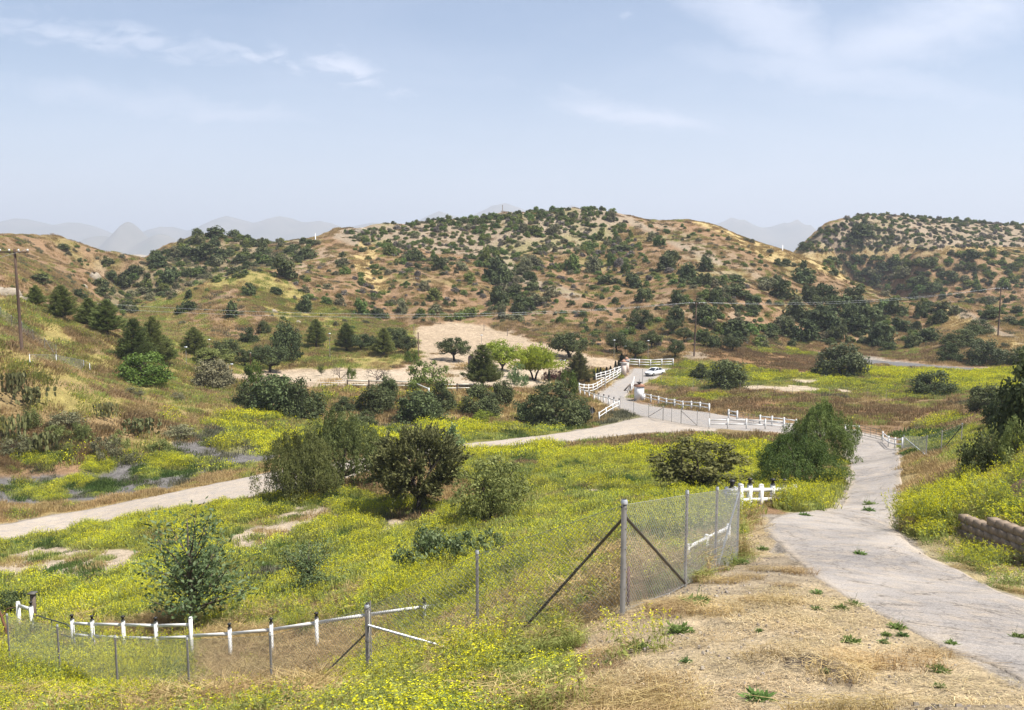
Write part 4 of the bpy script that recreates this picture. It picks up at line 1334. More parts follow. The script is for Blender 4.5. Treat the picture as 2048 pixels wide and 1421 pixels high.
# ------------------------------------------------------------------ trees and large shrubs of the valley
TREES = [
    # name, kind, seed, leaf, u, v base, v top, width, label, category, bark
    ('pepper_tree', 'pepperwide', 1, 'pepper', 684, 974, 826, 192, 'large weeping pepper tree, taller dome of the pair beside the dirt road', 'tree', BARK),
    ('pepper_tree', 'pepper', 2, 'pepper', 606, 992, 864, 134, 'lower weeping pepper tree hanging to the ground behind the lone white post', 'tree', BARK),
    ('juniper_tree', 'juniper', 3, 'juniper', 838, 1022, 858, 192, 'dark bushy juniper with upturned sprays on a short forked trunk, amid mustard', 'tree', BARK_DK),
    ('small_willow', 'weeper', 4, 'pepper', 982, 1040, 916, 138, 'rounded small drooping tree just right of the dark juniper', 'tree', BARK_DK),
    ('open_tree', 'airy', 5, 'airy', 1400, 990, 878, 156, 'open brownish tree with see-through crown behind the chain link fence', 'tree', BARK_DK),
    ('pepper_tree', 'pepper', 6, 'bright_pepper', 1640, 930, 808, 140, 'taller bright green pepper tree crowding the left edge of the near road', 'tree', BARK),
    ('pepper_tree', 'pepper', 7, 'bright_pepper', 1590, 970, 872, 150, 'low front pepper tree above the white lantern fence and yellow bush', 'tree', BARK),
    ('young_tree', 'sapling', 8, 'blue', 384, 1262, 1032, 205, 'sparse young blue-green tree growing through the curved white fence', 'tree', BARK),
    ('young_tree', 'sapling', 9, 'blue', 620, 1185, 1082, 105, 'small blue-green sapling alone in the mustard, right of the young tree', 'tree', BARK),
    ('leafy_bush', 'lowleafy', 10, 'blue', 860, 1145, 1052, 120, 'blue-green leafy bush in the mustard below the juniper, left of two', 'shrub', BARK),
    ('leafy_bush', 'lowleafy', 11, 'blue', 960, 1142, 1058, 110, 'blue-green leafy bush in the mustard below the small drooping tree', 'shrub', BARK),
    ('leafy_bush', 'lowleafy', 12, 'blue', 895, 905, 850, 74, 'pale blue-green bush rising behind the top of the dark juniper', 'shrub', BARK),
    ('green_shrub', 'lowleafy', 13, 'bright', 390, 1421, 1368, 80, 'dark green low shrub at the foot of a grey fence post, bottom of picture', 'shrub', BARK),
    ('dark_shrub', 'lowleafy', 14, 'oak', 20, 1236, 1182, 66, 'dark shrub beside the white end post of the pipe gate', 'shrub', BARK),
    # oak shrubs below the yard
    ('oak_shrub', 'oakbush', 21, 'oak', 500, 812, 766, 56, 'dark oak shrub at the left end of the bank below the yard', 'shrub', BARK_DK),
    ('oak_shrub', 'oakbush', 22, 'oak', 552, 826, 752, 92, 'tallest dark oak shrub of the clump left of the metal pipe gate', 'shrub', BARK_DK),
    ('oak_shrub', 'oakbush', 23, 'oak', 604, 834, 760, 84, 'dark oak shrub at the right end of the clump left of the pipe gate', 'shrub', BARK_DK),
    ('oak_shrub', 'oakbush', 24, 'oak', 688, 824, 794, 46, 'small round oak shrub under the metal pipe gate', 'shrub', BARK_DK),
    ('oak_shrub', 'oakbush', 25, 'oak', 748, 822, 772, 74, 'middle sized oak shrub below the cream rail fence', 'shrub', BARK_DK),
    ('oak_shrub', 'oakbush', 26, 'oak', 776, 802, 752, 46, 'oak shrub standing against the cream rail fence', 'shrub', BARK_DK),
    ('oak_shrub', 'oakbush', 21, 'oak', 728, 852, 822, 50, 'low oak shrub at the bank foot behind the big pepper tree', 'shrub', BARK_DK),
    ('oak_shrub', 'oakbush', 22, 'oak', 840, 840, 784, 86, 'broad dark oak shrub on the bank below the sloping white rail', 'shrub', BARK_DK),
    ('oak_shrub', 'oakbush', 24, 'oak', 884, 820, 766, 58, 'upper oak shrub touching the foot of the sloping white rail', 'shrub', BARK_DK),
    ('oak_shrub', 'oakbush', 25, 'oak', 964, 828, 770, 74, 'round oak shrub on the bank in front of the bushy pine', 'shrub', BARK_DK),
    ('oak_shrub', 'oakbush', 26, 'oak', 1008, 808, 762, 48, 'oak shrub on the bank in front of the yellow-green tree', 'shrub', BARK_DK),
    ('oak_shrub', 'oakbush', 23, 'oak', 1110, 850, 764, 118, 'largest dark oak shrub left of the stop sign', 'shrub', BARK_DK),
    ('oak_shrub', 'oakbush', 21, 'oak', 1062, 846, 792, 56, 'left shoulder of dark oak growth beside the largest oak shrub', 'shrub', BARK_DK),
    ('oak_shrub', 'oakbush', 26, 'oak', 1162, 850, 800, 52, 'dark oak shrub touching the back of the stop sign', 'shrub', BARK_DK),
    ('leafy_bush', 'lowleafy', 15, 'bright', 1136, 790, 740, 44, 'bright leafy bush above the largest dark oak shrub', 'shrub', BARK),
    ('leafy_bush', 'lowleafy', 16, 'palo', 970, 846, 820, 60, 'low yellow-green bush on the bank between two round oak shrubs', 'shrub', BARK),
    # the left slope
    ('bright_shrub', 'oakbush', 27, 'bright', 289, 762, 708, 104, 'bright green dome shaped shrub under the pines', 'shrub', BARK),
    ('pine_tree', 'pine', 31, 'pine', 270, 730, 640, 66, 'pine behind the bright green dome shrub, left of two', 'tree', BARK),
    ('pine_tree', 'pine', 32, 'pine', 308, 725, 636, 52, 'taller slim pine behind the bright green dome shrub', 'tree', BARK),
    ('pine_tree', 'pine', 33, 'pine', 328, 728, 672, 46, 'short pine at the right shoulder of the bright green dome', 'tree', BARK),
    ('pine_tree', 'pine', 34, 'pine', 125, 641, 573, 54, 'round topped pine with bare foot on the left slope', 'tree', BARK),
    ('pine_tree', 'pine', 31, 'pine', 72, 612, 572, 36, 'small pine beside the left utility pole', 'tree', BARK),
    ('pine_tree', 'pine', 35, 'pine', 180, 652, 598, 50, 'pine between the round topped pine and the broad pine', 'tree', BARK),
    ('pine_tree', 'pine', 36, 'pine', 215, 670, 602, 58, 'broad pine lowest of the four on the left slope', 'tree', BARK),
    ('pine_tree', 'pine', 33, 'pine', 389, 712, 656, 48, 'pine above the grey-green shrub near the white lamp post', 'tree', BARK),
    ('greygreen_shrub', 'oakbush', 28, 'greyscrub', 425, 772, 722, 78, 'grey-green rounded shrub at the left end of the yard', 'shrub', BARK),
    ('greygreen_shrub', 'airy', 17, 'pine', 425, 735, 698, 66, 'feathery green shrub behind the grey-green rounded shrub', 'shrub', BARK),
    ('oak_tree', 'oak', 41, 'oak', 452, 726, 680, 50, 'dark oak behind the feathery green shrub', 'tree', BARK_DK),
    ('oak_tree', 'oak', 42, 'oak', 540, 745, 692, 66, 'flat topped oak on a dark trunk at the yard edge', 'tree', BARK_DK),
    ('oak_tree', 'oak', 43, 'oak', 488, 735, 700, 44, 'smaller oak left of the flat topped oak', 'tree', BARK_DK),
    ('cone_tree', 'oakbush', 29, 'oak', 574, 718, 645, 58, 'dark cone shaped tree above the flat topped oak', 'tree', BARK_DK),
    ('leafy_bush', 'lowleafy', 18, 'bright', 502, 780, 722, 52, 'light green bush in front of the flat topped oak trunk', 'shrub', BARK),
    ('oak_shrub', 'oakbush', 24, 'oak', 500, 686, 656, 38, 'dark shrub on the grassy spur left of the cone tree', 'shrub', BARK_DK),
    ('oak_shrub', 'oakbush', 25, 'oak', 527, 668, 642, 26, 'small dark shrub on the spur above the cone tree', 'shrub', BARK_DK),
    ('pine_tree', 'pine', 34, 'pine', 633, 694, 640, 38, 'pine standing alone on the spur, left of a white lamp post', 'tree', BARK),
    ('pine_tree', 'pine', 36, 'pine', 693, 702, 648, 38, 'pine on the spur right of the white lamp post', 'tree', BARK),
    ('oak_tree', 'oak', 41, 'oak', 722, 704, 668, 42, 'dark oak between two pines above the yard', 'tree', BARK_DK),
    ('oak_tree', 'oak', 44, 'oak', 744, 702, 672, 30, 'smaller dark oak beside the light pine above the yard', 'tree', BARK_DK),
    ('pine_tree', 'pine', 35, 'pine', 768, 712, 658, 40, 'light green pine above the yard, left of the dark oaks', 'tree', BARK),
    ('oak_tree', 'oak', 42, 'oak', 792, 698, 656, 44, 'upper dark oak beside the dirt clearing', 'tree', BARK_DK),
    ('oak_tree', 'oak', 43, 'oak', 814, 708, 674, 44, 'lower dark oak at the left edge of the dirt clearing', 'tree', BARK_DK),
    ('leafy_bush', 'lowleafy', 19, 'bright', 822, 726, 700, 30, 'small light green tree below the dark oaks of the clearing', 'shrub', BARK),
    ('young_tree', 'sapling', 8, 'bright', 643, 752, 726, 14, 'tiny upright green tree in the pale yard', 'tree', BARK),
    ('bare_tree', 'bare', 51, 'bare', 680, 758, 730, 42, 'leafless grey tree left of two in the yard', 'tree', BARE),
    ('bare_tree', 'bare', 52, 'bare', 752, 766, 734, 50, 'leafless dark tree behind the cream rail fence', 'tree', BARE),
    ('leafy_bush', 'lowleafy', 10, 'bright', 702, 758, 734, 20, 'thin leafy bush between the two leafless trees', 'shrub', BARK),
    ('leafy_bush', 'lowleafy', 11, 'scrub', 857, 776, 722, 84, 'loose light green bush spreading at the yard fence', 'shrub', BARK),
    ('oak_tree', 'oak', 44, 'oak', 909, 722, 676, 62, 'grey-green oak alone on the dirt clearing', 'tree', BARK_DK),
    ('pine_tree', 'pine', 32, 'pine', 965, 776, 692, 66, 'bushy pine in the yard in front of the yellow-green tree', 'tree', BARK),
    ('yellowgreen_tree', 'lollipop', 45, 'palo', 1004, 742, 681, 66, 'yellow-green round tree on dark forked trunks', 'tree', BARK_DK),
    ('yellowgreen_tree', 'palo', 46, 'palo', 1068, 762, 694, 88, 'spiky arching yellow-green tree, brightest in the yard', 'tree', BARK_DK),
    ('leafy_bush', 'lowleafy', 12, 'blue', 1036, 770, 728, 40, 'blue-green bush at the left foot of the spiky yellow-green tree', 'shrub', BARK),
    ('red_shrub', 'lowleafy', 13, 'red', 1113, 762, 738, 30, 'dark red shrub between the spiky tree and a pine', 'shrub', BARK),
    ('red_shrub', 'lowleafy', 14, 'red', 1092, 762, 744, 16, 'small dark shrub left of the dark red shrub', 'shrub', BARK),
    ('oak_tree', 'oak', 43, 'oak', 1141, 716, 667, 78, 'wide spreading oak at the right edge of the dirt clearing', 'tree', BARK_DK),
    ('pine_tree', 'pine', 33, 'juniper', 1156, 768, 704, 46, 'dull green pine left of the ranch fence', 'tree', BARK),
    ('oak_tree', 'oak', 41, 'oak', 1234, 706, 666, 46, 'dark oak behind the tall lamp post near the ranch fence', 'tree', BARK_DK),
    ('oak_tree', 'oak', 42, 'oak', 1270, 718, 682, 46, 'dark oak behind the white three rail fence', 'tree', BARK_DK),
    ('oak_tree', 'oak', 44, 'oak', 1302, 698, 662, 40, 'upper oak between two lamp posts on the hill foot', 'tree', BARK_DK),
    ('oak_tree', 'oak', 43, 'oak', 1350, 716, 680, 34, 'oak just left of the middle utility pole', 'tree', BARK_DK),
    ('oak_tree', 'oak', 41, 'oak', 1281, 658, 620, 42, 'oak on a visible trunk above the hill foot oaks', 'tree', BARK_DK),
    ('oak_tree', 'oak', 42, 'oak', 1347, 668, 640, 36, 'oak with bare legs left of the middle utility pole, up the slope', 'tree', BARK_DK),
    ('oak_tree', 'oak', 44, 'oak', 1368, 684, 656, 34, 'small oak touching the middle utility pole', 'tree', BARK_DK),
    ('oak_tree', 'oak', 43, 'oak', 1408, 694, 664, 34, 'oak with bare legs right of the middle utility pole', 'tree', BARK_DK),
    ('oak_tree', 'oak', 41, 'oak', 1464, 703, 674, 38, 'oak at the hill foot right of the middle utility pole', 'tree', BARK_DK),
    # right flats and bank
    ('oak_shrub', 'oakbush', 24, 'oak', 1400, 760, 728, 42, 'small oak shrub on the flats right of the white car', 'shrub', BARK_DK),
    ('oak_shrub', 'oakbush', 22, 'oak', 1453, 776, 722, 72, 'taller oak shrub on the flats beside the small oak shrub', 'shrub', BARK_DK),
    ('oak_tree', 'oakbush', 29, 'oakgrey', 1682, 752, 688, 92, 'large domed oak beside the far grey road', 'tree', BARK_DK),
    ('oak_shrub', 'oakbush', 27, 'oak', 1866, 792, 744, 90, 'wide oak shrub alone in the yellow flats', 'shrub', BARK_DK),
    ('oak_shrub', 'oakbush', 26, 'oak', 1972, 828, 772, 74, 'dark oak shrub at the top of the right bank', 'shrub', BARK_DK),
    ('oak_shrub', 'oakbush', 21, 'oak', 2008, 850, 780, 66, 'dark oak shrub behind the tall dark oak of the right edge', 'shrub', BARK_DK),
    ('oak_tree', 'oakbush', 28, 'oak', 2075, 880, 706, 150, 'tall dark oak cut by the right edge of the picture', 'tree', BARK_DK),
    ('dark_shrub', 'lowleafy', 15, 'oak', 1962, 952, 868, 86, 'dark tangled shrub on the right bank beside the earth cut', 'shrub', BARK_DK),
    ('dark_shrub', 'lowleafy', 16, 'pepper', 2034, 935, 838, 66, 'olive green shrub overhanging the earth cut', 'shrub', BARK_DK),
    ('greygreen_shrub', 'lowleafy', 17, 'pepper', 1992, 905, 852, 60, 'yellowish leafy shrub between the tangled shrub and the tall dark oak', 'shrub', BARK),
    ('oak_shrub', 'oakbush', 25, 'oak', 1924, 690, 660, 66, 'dark oak shrub left of the right utility pole, upper of three', 'shrub', BARK_DK),
    ('oak_shrub', 'oakbush', 23, 'oak', 1956, 668, 640, 52, 'dark oak shrub on the sandy spur beside the right utility pole', 'shrub', BARK_DK),
    ('oak_shrub', 'oakbush', 24, 'oak', 1903, 722, 688, 48, 'dark oak shrub above the yellow strip, lower left of three', 'shrub', BARK_DK),
    ('oak_shrub', 'oakbush', 27, 'oakgrey', 1972, 727, 680, 76, 'broad grey-green oak shrub below the right utility pole', 'shrub', BARK_DK),
    ('oak_shrub', 'oakbush', 21, 'oak', 2040, 730, 696, 44, 'dark oak shrub at the right edge below the sandy spur', 'shrub', BARK_DK),
]
LM['bright_pepper'] = leaf_mat('green_pepper_leaf', (.062, .098, .022), (.195, .245, .060), transl=0.32, hue=0.4, spec=0.15)
LM['oakgrey'] = leaf_mat('grey_oak_leaf', (.055, .066, .030), (.135, .148, .068), transl=0.22, hue=0.4, spec=0.1)
LM['bare'] = BARE
for nm, kd, sd, lf, u, vb, vt, wd, lab, cat, bk in TREES:
    plant(nm, kd, sd, lf, u, vb, vt, wd, lab, cat, bark=bk)

# shrubs of the lower left slope
LS = [
    (62, 812, 775, 50, 'cactus', 60), (30, 880, 830, 70, 'cactus', 61), (80, 905, 868, 60, 'cactus', 62), (212, 838, 805, 50, 'cactus', 61), (280, 868, 838, 62, 'cactus', 60), (25, 790, 745, 60, 'cactus', 62),
    (60, 852, 818, 48, 'lowleafy', 18), (135, 855, 822, 62, 'lowleafy', 19), (162, 880, 846, 40, 'lowleafy', 10), (214, 915, 872, 54, 'lowleafy', 11), (240, 895, 862, 40, 'lowleafy', 12), (36, 905, 870, 60, 'lowleafy', 13), (110, 880, 850, 40, 'lowleafy', 14), (265, 925, 905, 34, 'lowleafy', 15), (140, 905, 886, 30, 'lowleafy', 16), (265, 792, 775, 36, 'lowleafy', 17), (320, 905, 880, 50, 'lowleafy', 18), (360, 872, 850, 60, 'lowleafy', 19), (415, 890, 874, 34, 'lowleafy', 12), (355, 800, 785, 30, 'lowleafy', 15),
]
WHERE = ['at the left picture edge, middle height', 'low on the slope at the left edge', 'beside the gravel strip, lowest of the cactus clumps', 'alone in the grass halfway along the slope', 'under the tall tan grass', 'top of the cactus clumps at the left edge',
         'left of two grey domes', 'wide, right of the cactus clumps', 'low, under the wide olive shrub', 'round, just above the grey gravel', 'behind the round one above the gravel', 'among the lowest cactus clumps', 'pale, on the bare rubble patch', 'tiny, at the gravel edge', 'small, on the red dry grass', 'grey, below the bright green dome', 'left of the gravel mound', 'beyond the gravel mound', 'right end of the gravel mound', 'greyish, in the grass under the yard']
for (u, vb, vt, wd, kd, sd), wh in zip(LS, WHERE):
    cac = kd == 'cactus'
    plant('cactus' if cac else 'sage_shrub', kd, sd, 'cactus' if cac else ('greyscrub' if sd % 2 else 'pepper'), u, vb, vt, wd,
          ('prickly pear cactus clump ' if cac else 'low olive shrub on the left slope, ') + wh, 'cactus' if cac else 'shrub', 'cactus clumps on the left slope' if cac else 'low shrubs on the left slope')

# row of slim cypresses along the ranch fence
CY = [(1188, 762, 738), (1195, 760, 737), (1201, 757, 735), (1207, 755, 740), (1213, 752, 734), (1221, 747, 732), (1231, 742, 722), (1237, 740, 720), (1243, 738, 708), (1246, 737, 712), (1027, 765, 746), (1171, 766, 750), (1177, 766, 752), (1098, 764, 738)]
CYL = ['lowest end of the row', 'second from the lower end', 'third from the lower end', 'short, fourth from the lower end', 'fifth from the lower end', 'sixth from the lower end', 'taller, seventh from the lower end', 'taller, eighth from the lower end', 'tallest, against the brick gate pillar', 'last, half behind the tallest', 'alone beside the bushy pine', 'small, right of the dull green pine', 'small, between dull green pine and the row', 'dark, beside the spiky yellow-green tree']
for (u, vb, vt), lb in zip(CY, CYL):
    plant('cypress_tree', 'cypress', 71 + int(u) % 3, 'cypress', u, vb, vt, 6.5 if vt > 715 else 13, 'slim dark cypress of the ranch fence row, ' + lb if u > 1180 else 'slim dark cypress, ' + lb, 'cypress', 'slim cypresses by the ranch fence', BARK_DK)

# ------------------------------------------------------------------ chaparral on the hills
BIG = [(568, 557, 512, 44), (613, 519, 495, 44), (778, 510, 491, 26), (828, 522, 495, 34), (878, 540, 511, 33), (922, 541, 522, 27), (972, 523, 493, 30), (990, 558, 512, 48), (1004, 570, 533, 42), (1051, 541, 513, 30), (939, 562, 543, 24),
       (849, 582, 562, 24), (868, 600, 575, 28), (998, 610, 572, 42), (1045, 622, 588, 62), (1004, 636, 606, 18), (722, 568, 554, 20), (688, 531, 515, 24), (690, 549, 533, 20), (680, 612, 595, 28), (722, 630, 595, 26), (804, 627, 600, 26), (756, 636, 616, 36), (608, 624, 591, 33), (652, 608, 592, 26), (655, 578, 566, 18), (842, 633, 616, 24), (872, 625, 608, 30), (940, 634, 614, 28),
       (1108, 468, 447, 31), (1072, 470, 450, 27), (1047, 466, 446, 21), (1146, 541, 508, 30), (1186, 545, 512, 27), (1222, 532, 504, 27), (1264, 577, 543, 33), (1287, 603, 575, 36), (1302, 482, 463, 20), (1319, 492, 471, 24), (1223, 442, 420, 20), (1202, 480, 458, 20), (1375, 562, 526, 42), (1410, 541, 513, 33), (1407, 574, 546, 34), (1431, 606, 574, 40), (1469, 592, 565, 45), (1343, 518, 500, 50), (1334, 540, 508, 44), (1357, 609, 580, 34), (1352, 640, 612, 42), (1410, 648, 608, 46), (1428, 697, 675, 28), (1469, 672, 638, 56), (1217, 568, 550, 40), (1252, 545, 525, 26), (1243, 501, 490, 40), (1264, 670, 652, 20),
       (1564, 598, 560, 50), (1607, 566, 536, 46), (1650, 598, 566, 48), (1709, 604, 570, 44), (1682, 625, 590, 60), (1727, 628, 600, 42), (1792, 631, 596, 44), (1840, 636, 604, 38), (1883, 625, 602, 40), (1880, 648, 620, 36), (1572, 670, 636, 42), (1612, 680, 640, 52), (1677, 684, 648, 46), (1714, 668, 630, 50), (1760, 690, 644, 64), (1856, 684, 655, 50), (1818, 697, 684, 20), (1776, 702, 682, 36), (1545, 668, 648, 30), (1583, 693, 679, 20), (1719, 472, 447, 50), (1708, 490, 468, 34), (1610, 501, 484, 36), (1709, 521, 508, 18), (1762, 542, 523, 30), (1789, 530, 513, 26), (1856, 534, 514, 30), (1896, 558, 541, 48), (1749, 567, 545, 24), (1869, 585, 565, 34), (1842, 571, 551, 30), (1939, 518, 498, 42), (1941, 541, 523, 28), (1982, 635, 617, 30), (1572, 531, 517, 20), (1556, 531, 517, 20), (1607, 537, 520, 14),
       (395, 478, 456, 27), (431, 475, 453, 36), (469, 467, 450, 30), (527, 498, 476, 22), (419, 515, 486, 70), (372, 512, 490, 34), (316, 533, 508, 38), (270, 548, 530, 34), (249, 574, 545, 34), (340, 563, 534, 38), (223, 560, 540, 34), (205, 591, 572, 30), (202, 574, 556, 40), (433, 527, 508, 34), (480, 524, 508, 30), (378, 597, 578, 22), (378, 620, 600, 26), (360, 629, 610, 28), (463, 635, 602, 28), (498, 591, 565, 28), (551, 588, 573, 28), (79, 567, 546, 32), (217, 528, 516, 28), (126, 499, 487, 26), (161, 598, 578, 28), (160, 524, 515, 12),
       (1632, 655, 612, 58), (1740, 655, 610, 56), (1590, 640, 600, 46), (1656, 660, 622, 50), (1700, 645, 606, 46), (1800, 664, 634, 40)]
REG = [  # outline, how many, size px low..high, leaf kinds
    ([(690, 462), (900, 438), (1190, 414), (1250, 440), (1300, 520), (1150, 545), (900, 525), (720, 500)], 800, 10, 20, ('scrub', 'scrub', 'scrub', 'greyscrub', 'scrub', 'dead')),
    ([(560, 520), (720, 495), (900, 525), (1300, 520), (1500, 560), (1520, 690), (1200, 690), (1060, 650), (940, 638), (840, 640), (700, 630), (600, 590)], 620, 10, 24, ('scrub', 'greyscrub', 'oak', 'scrub', 'scrub', 'dead')),
    ([(190, 590), (300, 512), (400, 464), (500, 474), (640, 480), (600, 530), (500, 545), (350, 592), (245, 632)], 290, 12, 28, ('oak', 'scrub', 'oak', 'greyscrub')),
    ([(1585, 500), (1640, 458), (1730, 418), (2060, 440), (2060, 494), (1640, 502)], 640, 8, 15, ('scrub', 'scrub', 'greyscrub', 'oak', 'dead')),
    ([(1640, 512), (2060, 500), (2060, 660), (1900, 620), (1800, 600), (1640, 545)], 300, 12, 26, ('oak', 'scrub', 'scrub', 'greyscrub')),
    ([(1380, 540), (1560, 560), (1740, 590), (1880, 610), (1860, 690), (1540, 690), (1400, 690)], 190, 15, 36, ('oak', 'oak', 'scrub', 'greyscrub')),
    ([(1250, 432), (1430, 452), (1640, 538), (1600, 565), (1400, 525)], 70, 8, 18, ('scrub', 'greyscrub')),
    ([(0, 482), (130, 482), (290, 520), (200, 600), (60, 600), (0, 560)], 70, 7, 16, ('greyscrub', 'scrub')),
    ([(350, 600), (500, 550), (640, 610), (840, 660), (820, 700), (500, 690), (350, 680)], 50, 8, 18, ('scrub', 'greyscrub')),
    ([(1850, 620), (1900, 610), (1990, 660), (2048, 690), (2048, 720), (1880, 700)], 14, 10, 20, ('greyscrub', 'scrub')),
    ([(760, 446), (900, 434), (1190, 410), (1240, 424), (1190, 424), (900, 448)], 90, 12, 22, ('scrub', 'oak')),
    ([(1000, 545), (1080, 520), (1110, 600), (1030, 640), (960, 600)], 40, 18, 34, ('oak', 'greyscrub', 'oak')),
    ([(1590, 496), (1640, 462), (1730, 424), (2060, 444), (2060, 456), (1740, 438), (1650, 476)], 60, 9, 17, ('oak', 'scrub')),
]
cand = []      # (x, y, z, width m, height m, leaf, u, v, px)
for k, (u, vb, vt, wd) in enumerate(BIG):
    lf = 'oak' if (u < 640 or u > 1350 or wd > 32) else ('scrub', 'greyscrub')[k % 2]
    cand.append((u, vb, wd * .9, (vb - vt) * .98, lf, 1000 + wd))
for poly, n, lo, hi, kinds in REG:
    us = [p[0] for p in poly]
    vs = [p[1] for p in poly]
    got = 0
    while got < n:
        U = rng.uniform(min(us), max(us), 400)
        V = rng.uniform(min(vs), max(vs), 400)
        ok = inside(poly, U, V)
        for u, v in zip(U[ok], V[ok]):
            if got >= n:
                break
            wd = .88 * (lo + (hi - lo) * rng.random() ** 2.0)
            cand.append((u, v + wd * .3, wd, wd * (.42 + .45 * rng.random()), kinds[int(rng.integers(len(kinds)))], wd))
            got += 1
pts = cast([c[0] for c in cand], [c[1] for c in cand])
order = sorted(range(len(cand)), key=lambda i: -cand[i][5])
N_OWN = 292
own, rest = order[:N_OWN], order[N_OWN:]
LANDM = [('the left utility pole', 40, 600), ('the gap to the far mountains', 300, 505), ('the dark hill crest', 450, 462), ('the saddle left of the main hill', 620, 480), ('the gold grass patch', 742, 545), ('the pale crest end', 715, 452), ('the main hill top', 1190, 415), ('the crest mast', 1005, 425),
         ('the dirt clearing', 910, 655), ('the cone shaped tree', 574, 680), ('the four slope pines', 170, 620), ('the wide spreading oak', 1141, 690), ('the middle utility pole', 1391, 640), ('the pale ridge trail', 1340, 485), ('the gold ridge end', 1600, 520), ('the low notch', 1575, 497),
         ('the right hill top', 1740, 432), ('the right hill track', 1850, 500), ('the large domed oak', 1682, 690), ('the sandy spur', 1905, 612), ('the right utility pole', 2000, 590), ('the hill middle', 1060, 560), ('the far right ridge', 2040, 455), ('the lone spur pine', 633, 645), ('the white lamp post by the road', 1297, 680), ('the grassy spur top', 400, 575), ('the main hill shoulder', 880, 520), ('the hill face above the car', 1250, 600)]
DIRS = ['right of', 'above right of', 'above', 'above left of', 'left of', 'below left of', 'below', 'below right of']
ORD = ['nearest', 'second', 'third', 'fourth', 'fifth', 'sixth', 'seventh', 'eighth', 'ninth', 'tenth', 'eleventh', 'twelfth', 'thirteenth', 'fourteenth', 'fifteenth', 'sixteenth', 'seventeenth', 'eighteenth', 'nineteenth', 'twentieth']
COLW = {'dead': 'dry grey', 'oak': 'dark green', 'scrub': 'mid green', 'greyscrub': 'grey-green'}
bins = {}
for i in own:
    u, v = cand[i][0], cand[i][1] - cand[i][3] / 2
    j = min(range(len(LANDM)), key=lambda k: (LANDM[k][1] - u) ** 2 + (1.6 * (LANDM[k][2] - v)) ** 2)
    a = math.atan2(LANDM[j][2] - v, u - LANDM[j][1])
    dr = int(round(a / (math.pi / 4))) % 8
    bins.setdefault((j, dr, cand[i][4]), []).append((math.hypot(u - LANDM[j][1], v - LANDM[j][2]), i))
lab = {}
for (j, dr, lf), L in bins.items():
    L.sort()
    for k, (_, i) in enumerate(L):
        lab[i] = f"{COLW[lf]} hill shrub, {ORD[min(k, 19)]} {DIRS[dr]} {LANDM[j][0]}"
for i in own:
    u, v, wd, hp, lf, _ = cand[i]
    p = pts[i]
    d = depth_of(p)
    cm, tm, W, Hh = proto('chap%d' % (i % 5), 80 + i % 5, lf)
    o = bpy.data.objects.new('chaparral_shrub', cm)
    o.location = (p[0], p[1], p[2] - .12)
    o.rotation_euler = (0, 0, rng.random() * 6.28)
    o.scale = (wd / F * d / W, wd / F * d / W * (.8 + .4 * rng.random()), hp / F * d / Hh)
    COL.objects.link(o)
    tag(o, lab[i], 'shrub', 'chaparral shrubs on the hills')


# ------------------------------------------------------------------ growth nobody could count: instanced clumps on real points of the land
LIB = bpy.data.collections.new('plant_library')     # not linked to the scene: only a source of shapes


def lib_collection(name, meshes):
    c = bpy.data.collections.new(name)
    for k, me in enumerate(meshes):
        o = bpy.data.objects.new('%s_%02d' % (name, k), me)
        c.objects.link(o)
    return c


def scatter(name, P, rot, scl, coll, nvar, label=None, cat=None, group=None, seed=1):
    """ONE object: a point mesh whose geometry nodes set a clump on each point"""
    n = len(P)
    me = bpy.data.meshes.new(name)
    me.vertices.add(n)
    me.vertices.foreach_set('co', np.asarray(P, np.float32).ravel())
    r = np.random.default_rng(seed)
    a = me.attributes.new('rot', 'FLOAT_VECTOR', 'POINT')
    a.data.foreach_set('vector', np.asarray(rot, np.float32).ravel())
    a = me.attributes.new('scl', 'FLOAT_VECTOR', 'POINT')
    a.data.foreach_set('vector', np.asarray(scl, np.float32).ravel())
    a = me.attributes.new('var', 'INT', 'POINT')
    a.data.foreach_set('value', r.integers(0, nvar, n).astype(np.int32))
    o = bpy.data.objects.new(name, me)
    COL.objects.link(o)
    ng = bpy.data.node_groups.new(name + '_growth', 'GeometryNodeTree')
    ng.interface.new_socket('Geometry', in_out='INPUT', socket_type='NodeSocketGeometry')
    ng.interface.new_socket('Geometry', in_out='OUTPUT', socket_type='NodeSocketGeometry')
    gi, go = ng.nodes.new('NodeGroupInput'), ng.nodes.new('NodeGroupOutput')
    m2p = ng.nodes.new('GeometryNodeMeshToPoints')
    ci = ng.nodes.new('GeometryNodeCollectionInfo')
    ci.inputs['Collection'].default_value = coll
    ci.inputs['Separate Children'].default_value = True
    ci.inputs['Reset Children'].default_value = True
    iop = ng.nodes.new('GeometryNodeInstanceOnPoints')
    iop.inputs['Pick Instance'].default_value = True

    def attr(nm, dt):
        x = ng.nodes.new('GeometryNodeInputNamedAttribute')
        x.data_type = dt
        x.inputs['Name'].default_value = nm
        return x.outputs['Attribute']
    ng.links.new(gi.outputs[0], m2p.inputs['Mesh'])
    ng.links.new(m2p.outputs[0], iop.inputs['Points'])
    ng.links.new(ci.outputs[0], iop.inputs['Instance'])
    ng.links.new(attr('var', 'INT'), iop.inputs['Instance Index'])
    ng.links.new(attr('rot', 'FLOAT_VECTOR'), iop.inputs['Rotation'])
    ng.links.new(attr('scl', 'FLOAT_VECTOR'), iop.inputs['Scale'])
    ng.links.new(iop.outputs[0], go.inputs[0])
    md = o.modifiers.new('growth', 'NODES')
    md.node_group = ng
    tag(o, label, cat, group, 'stuff')
    return o


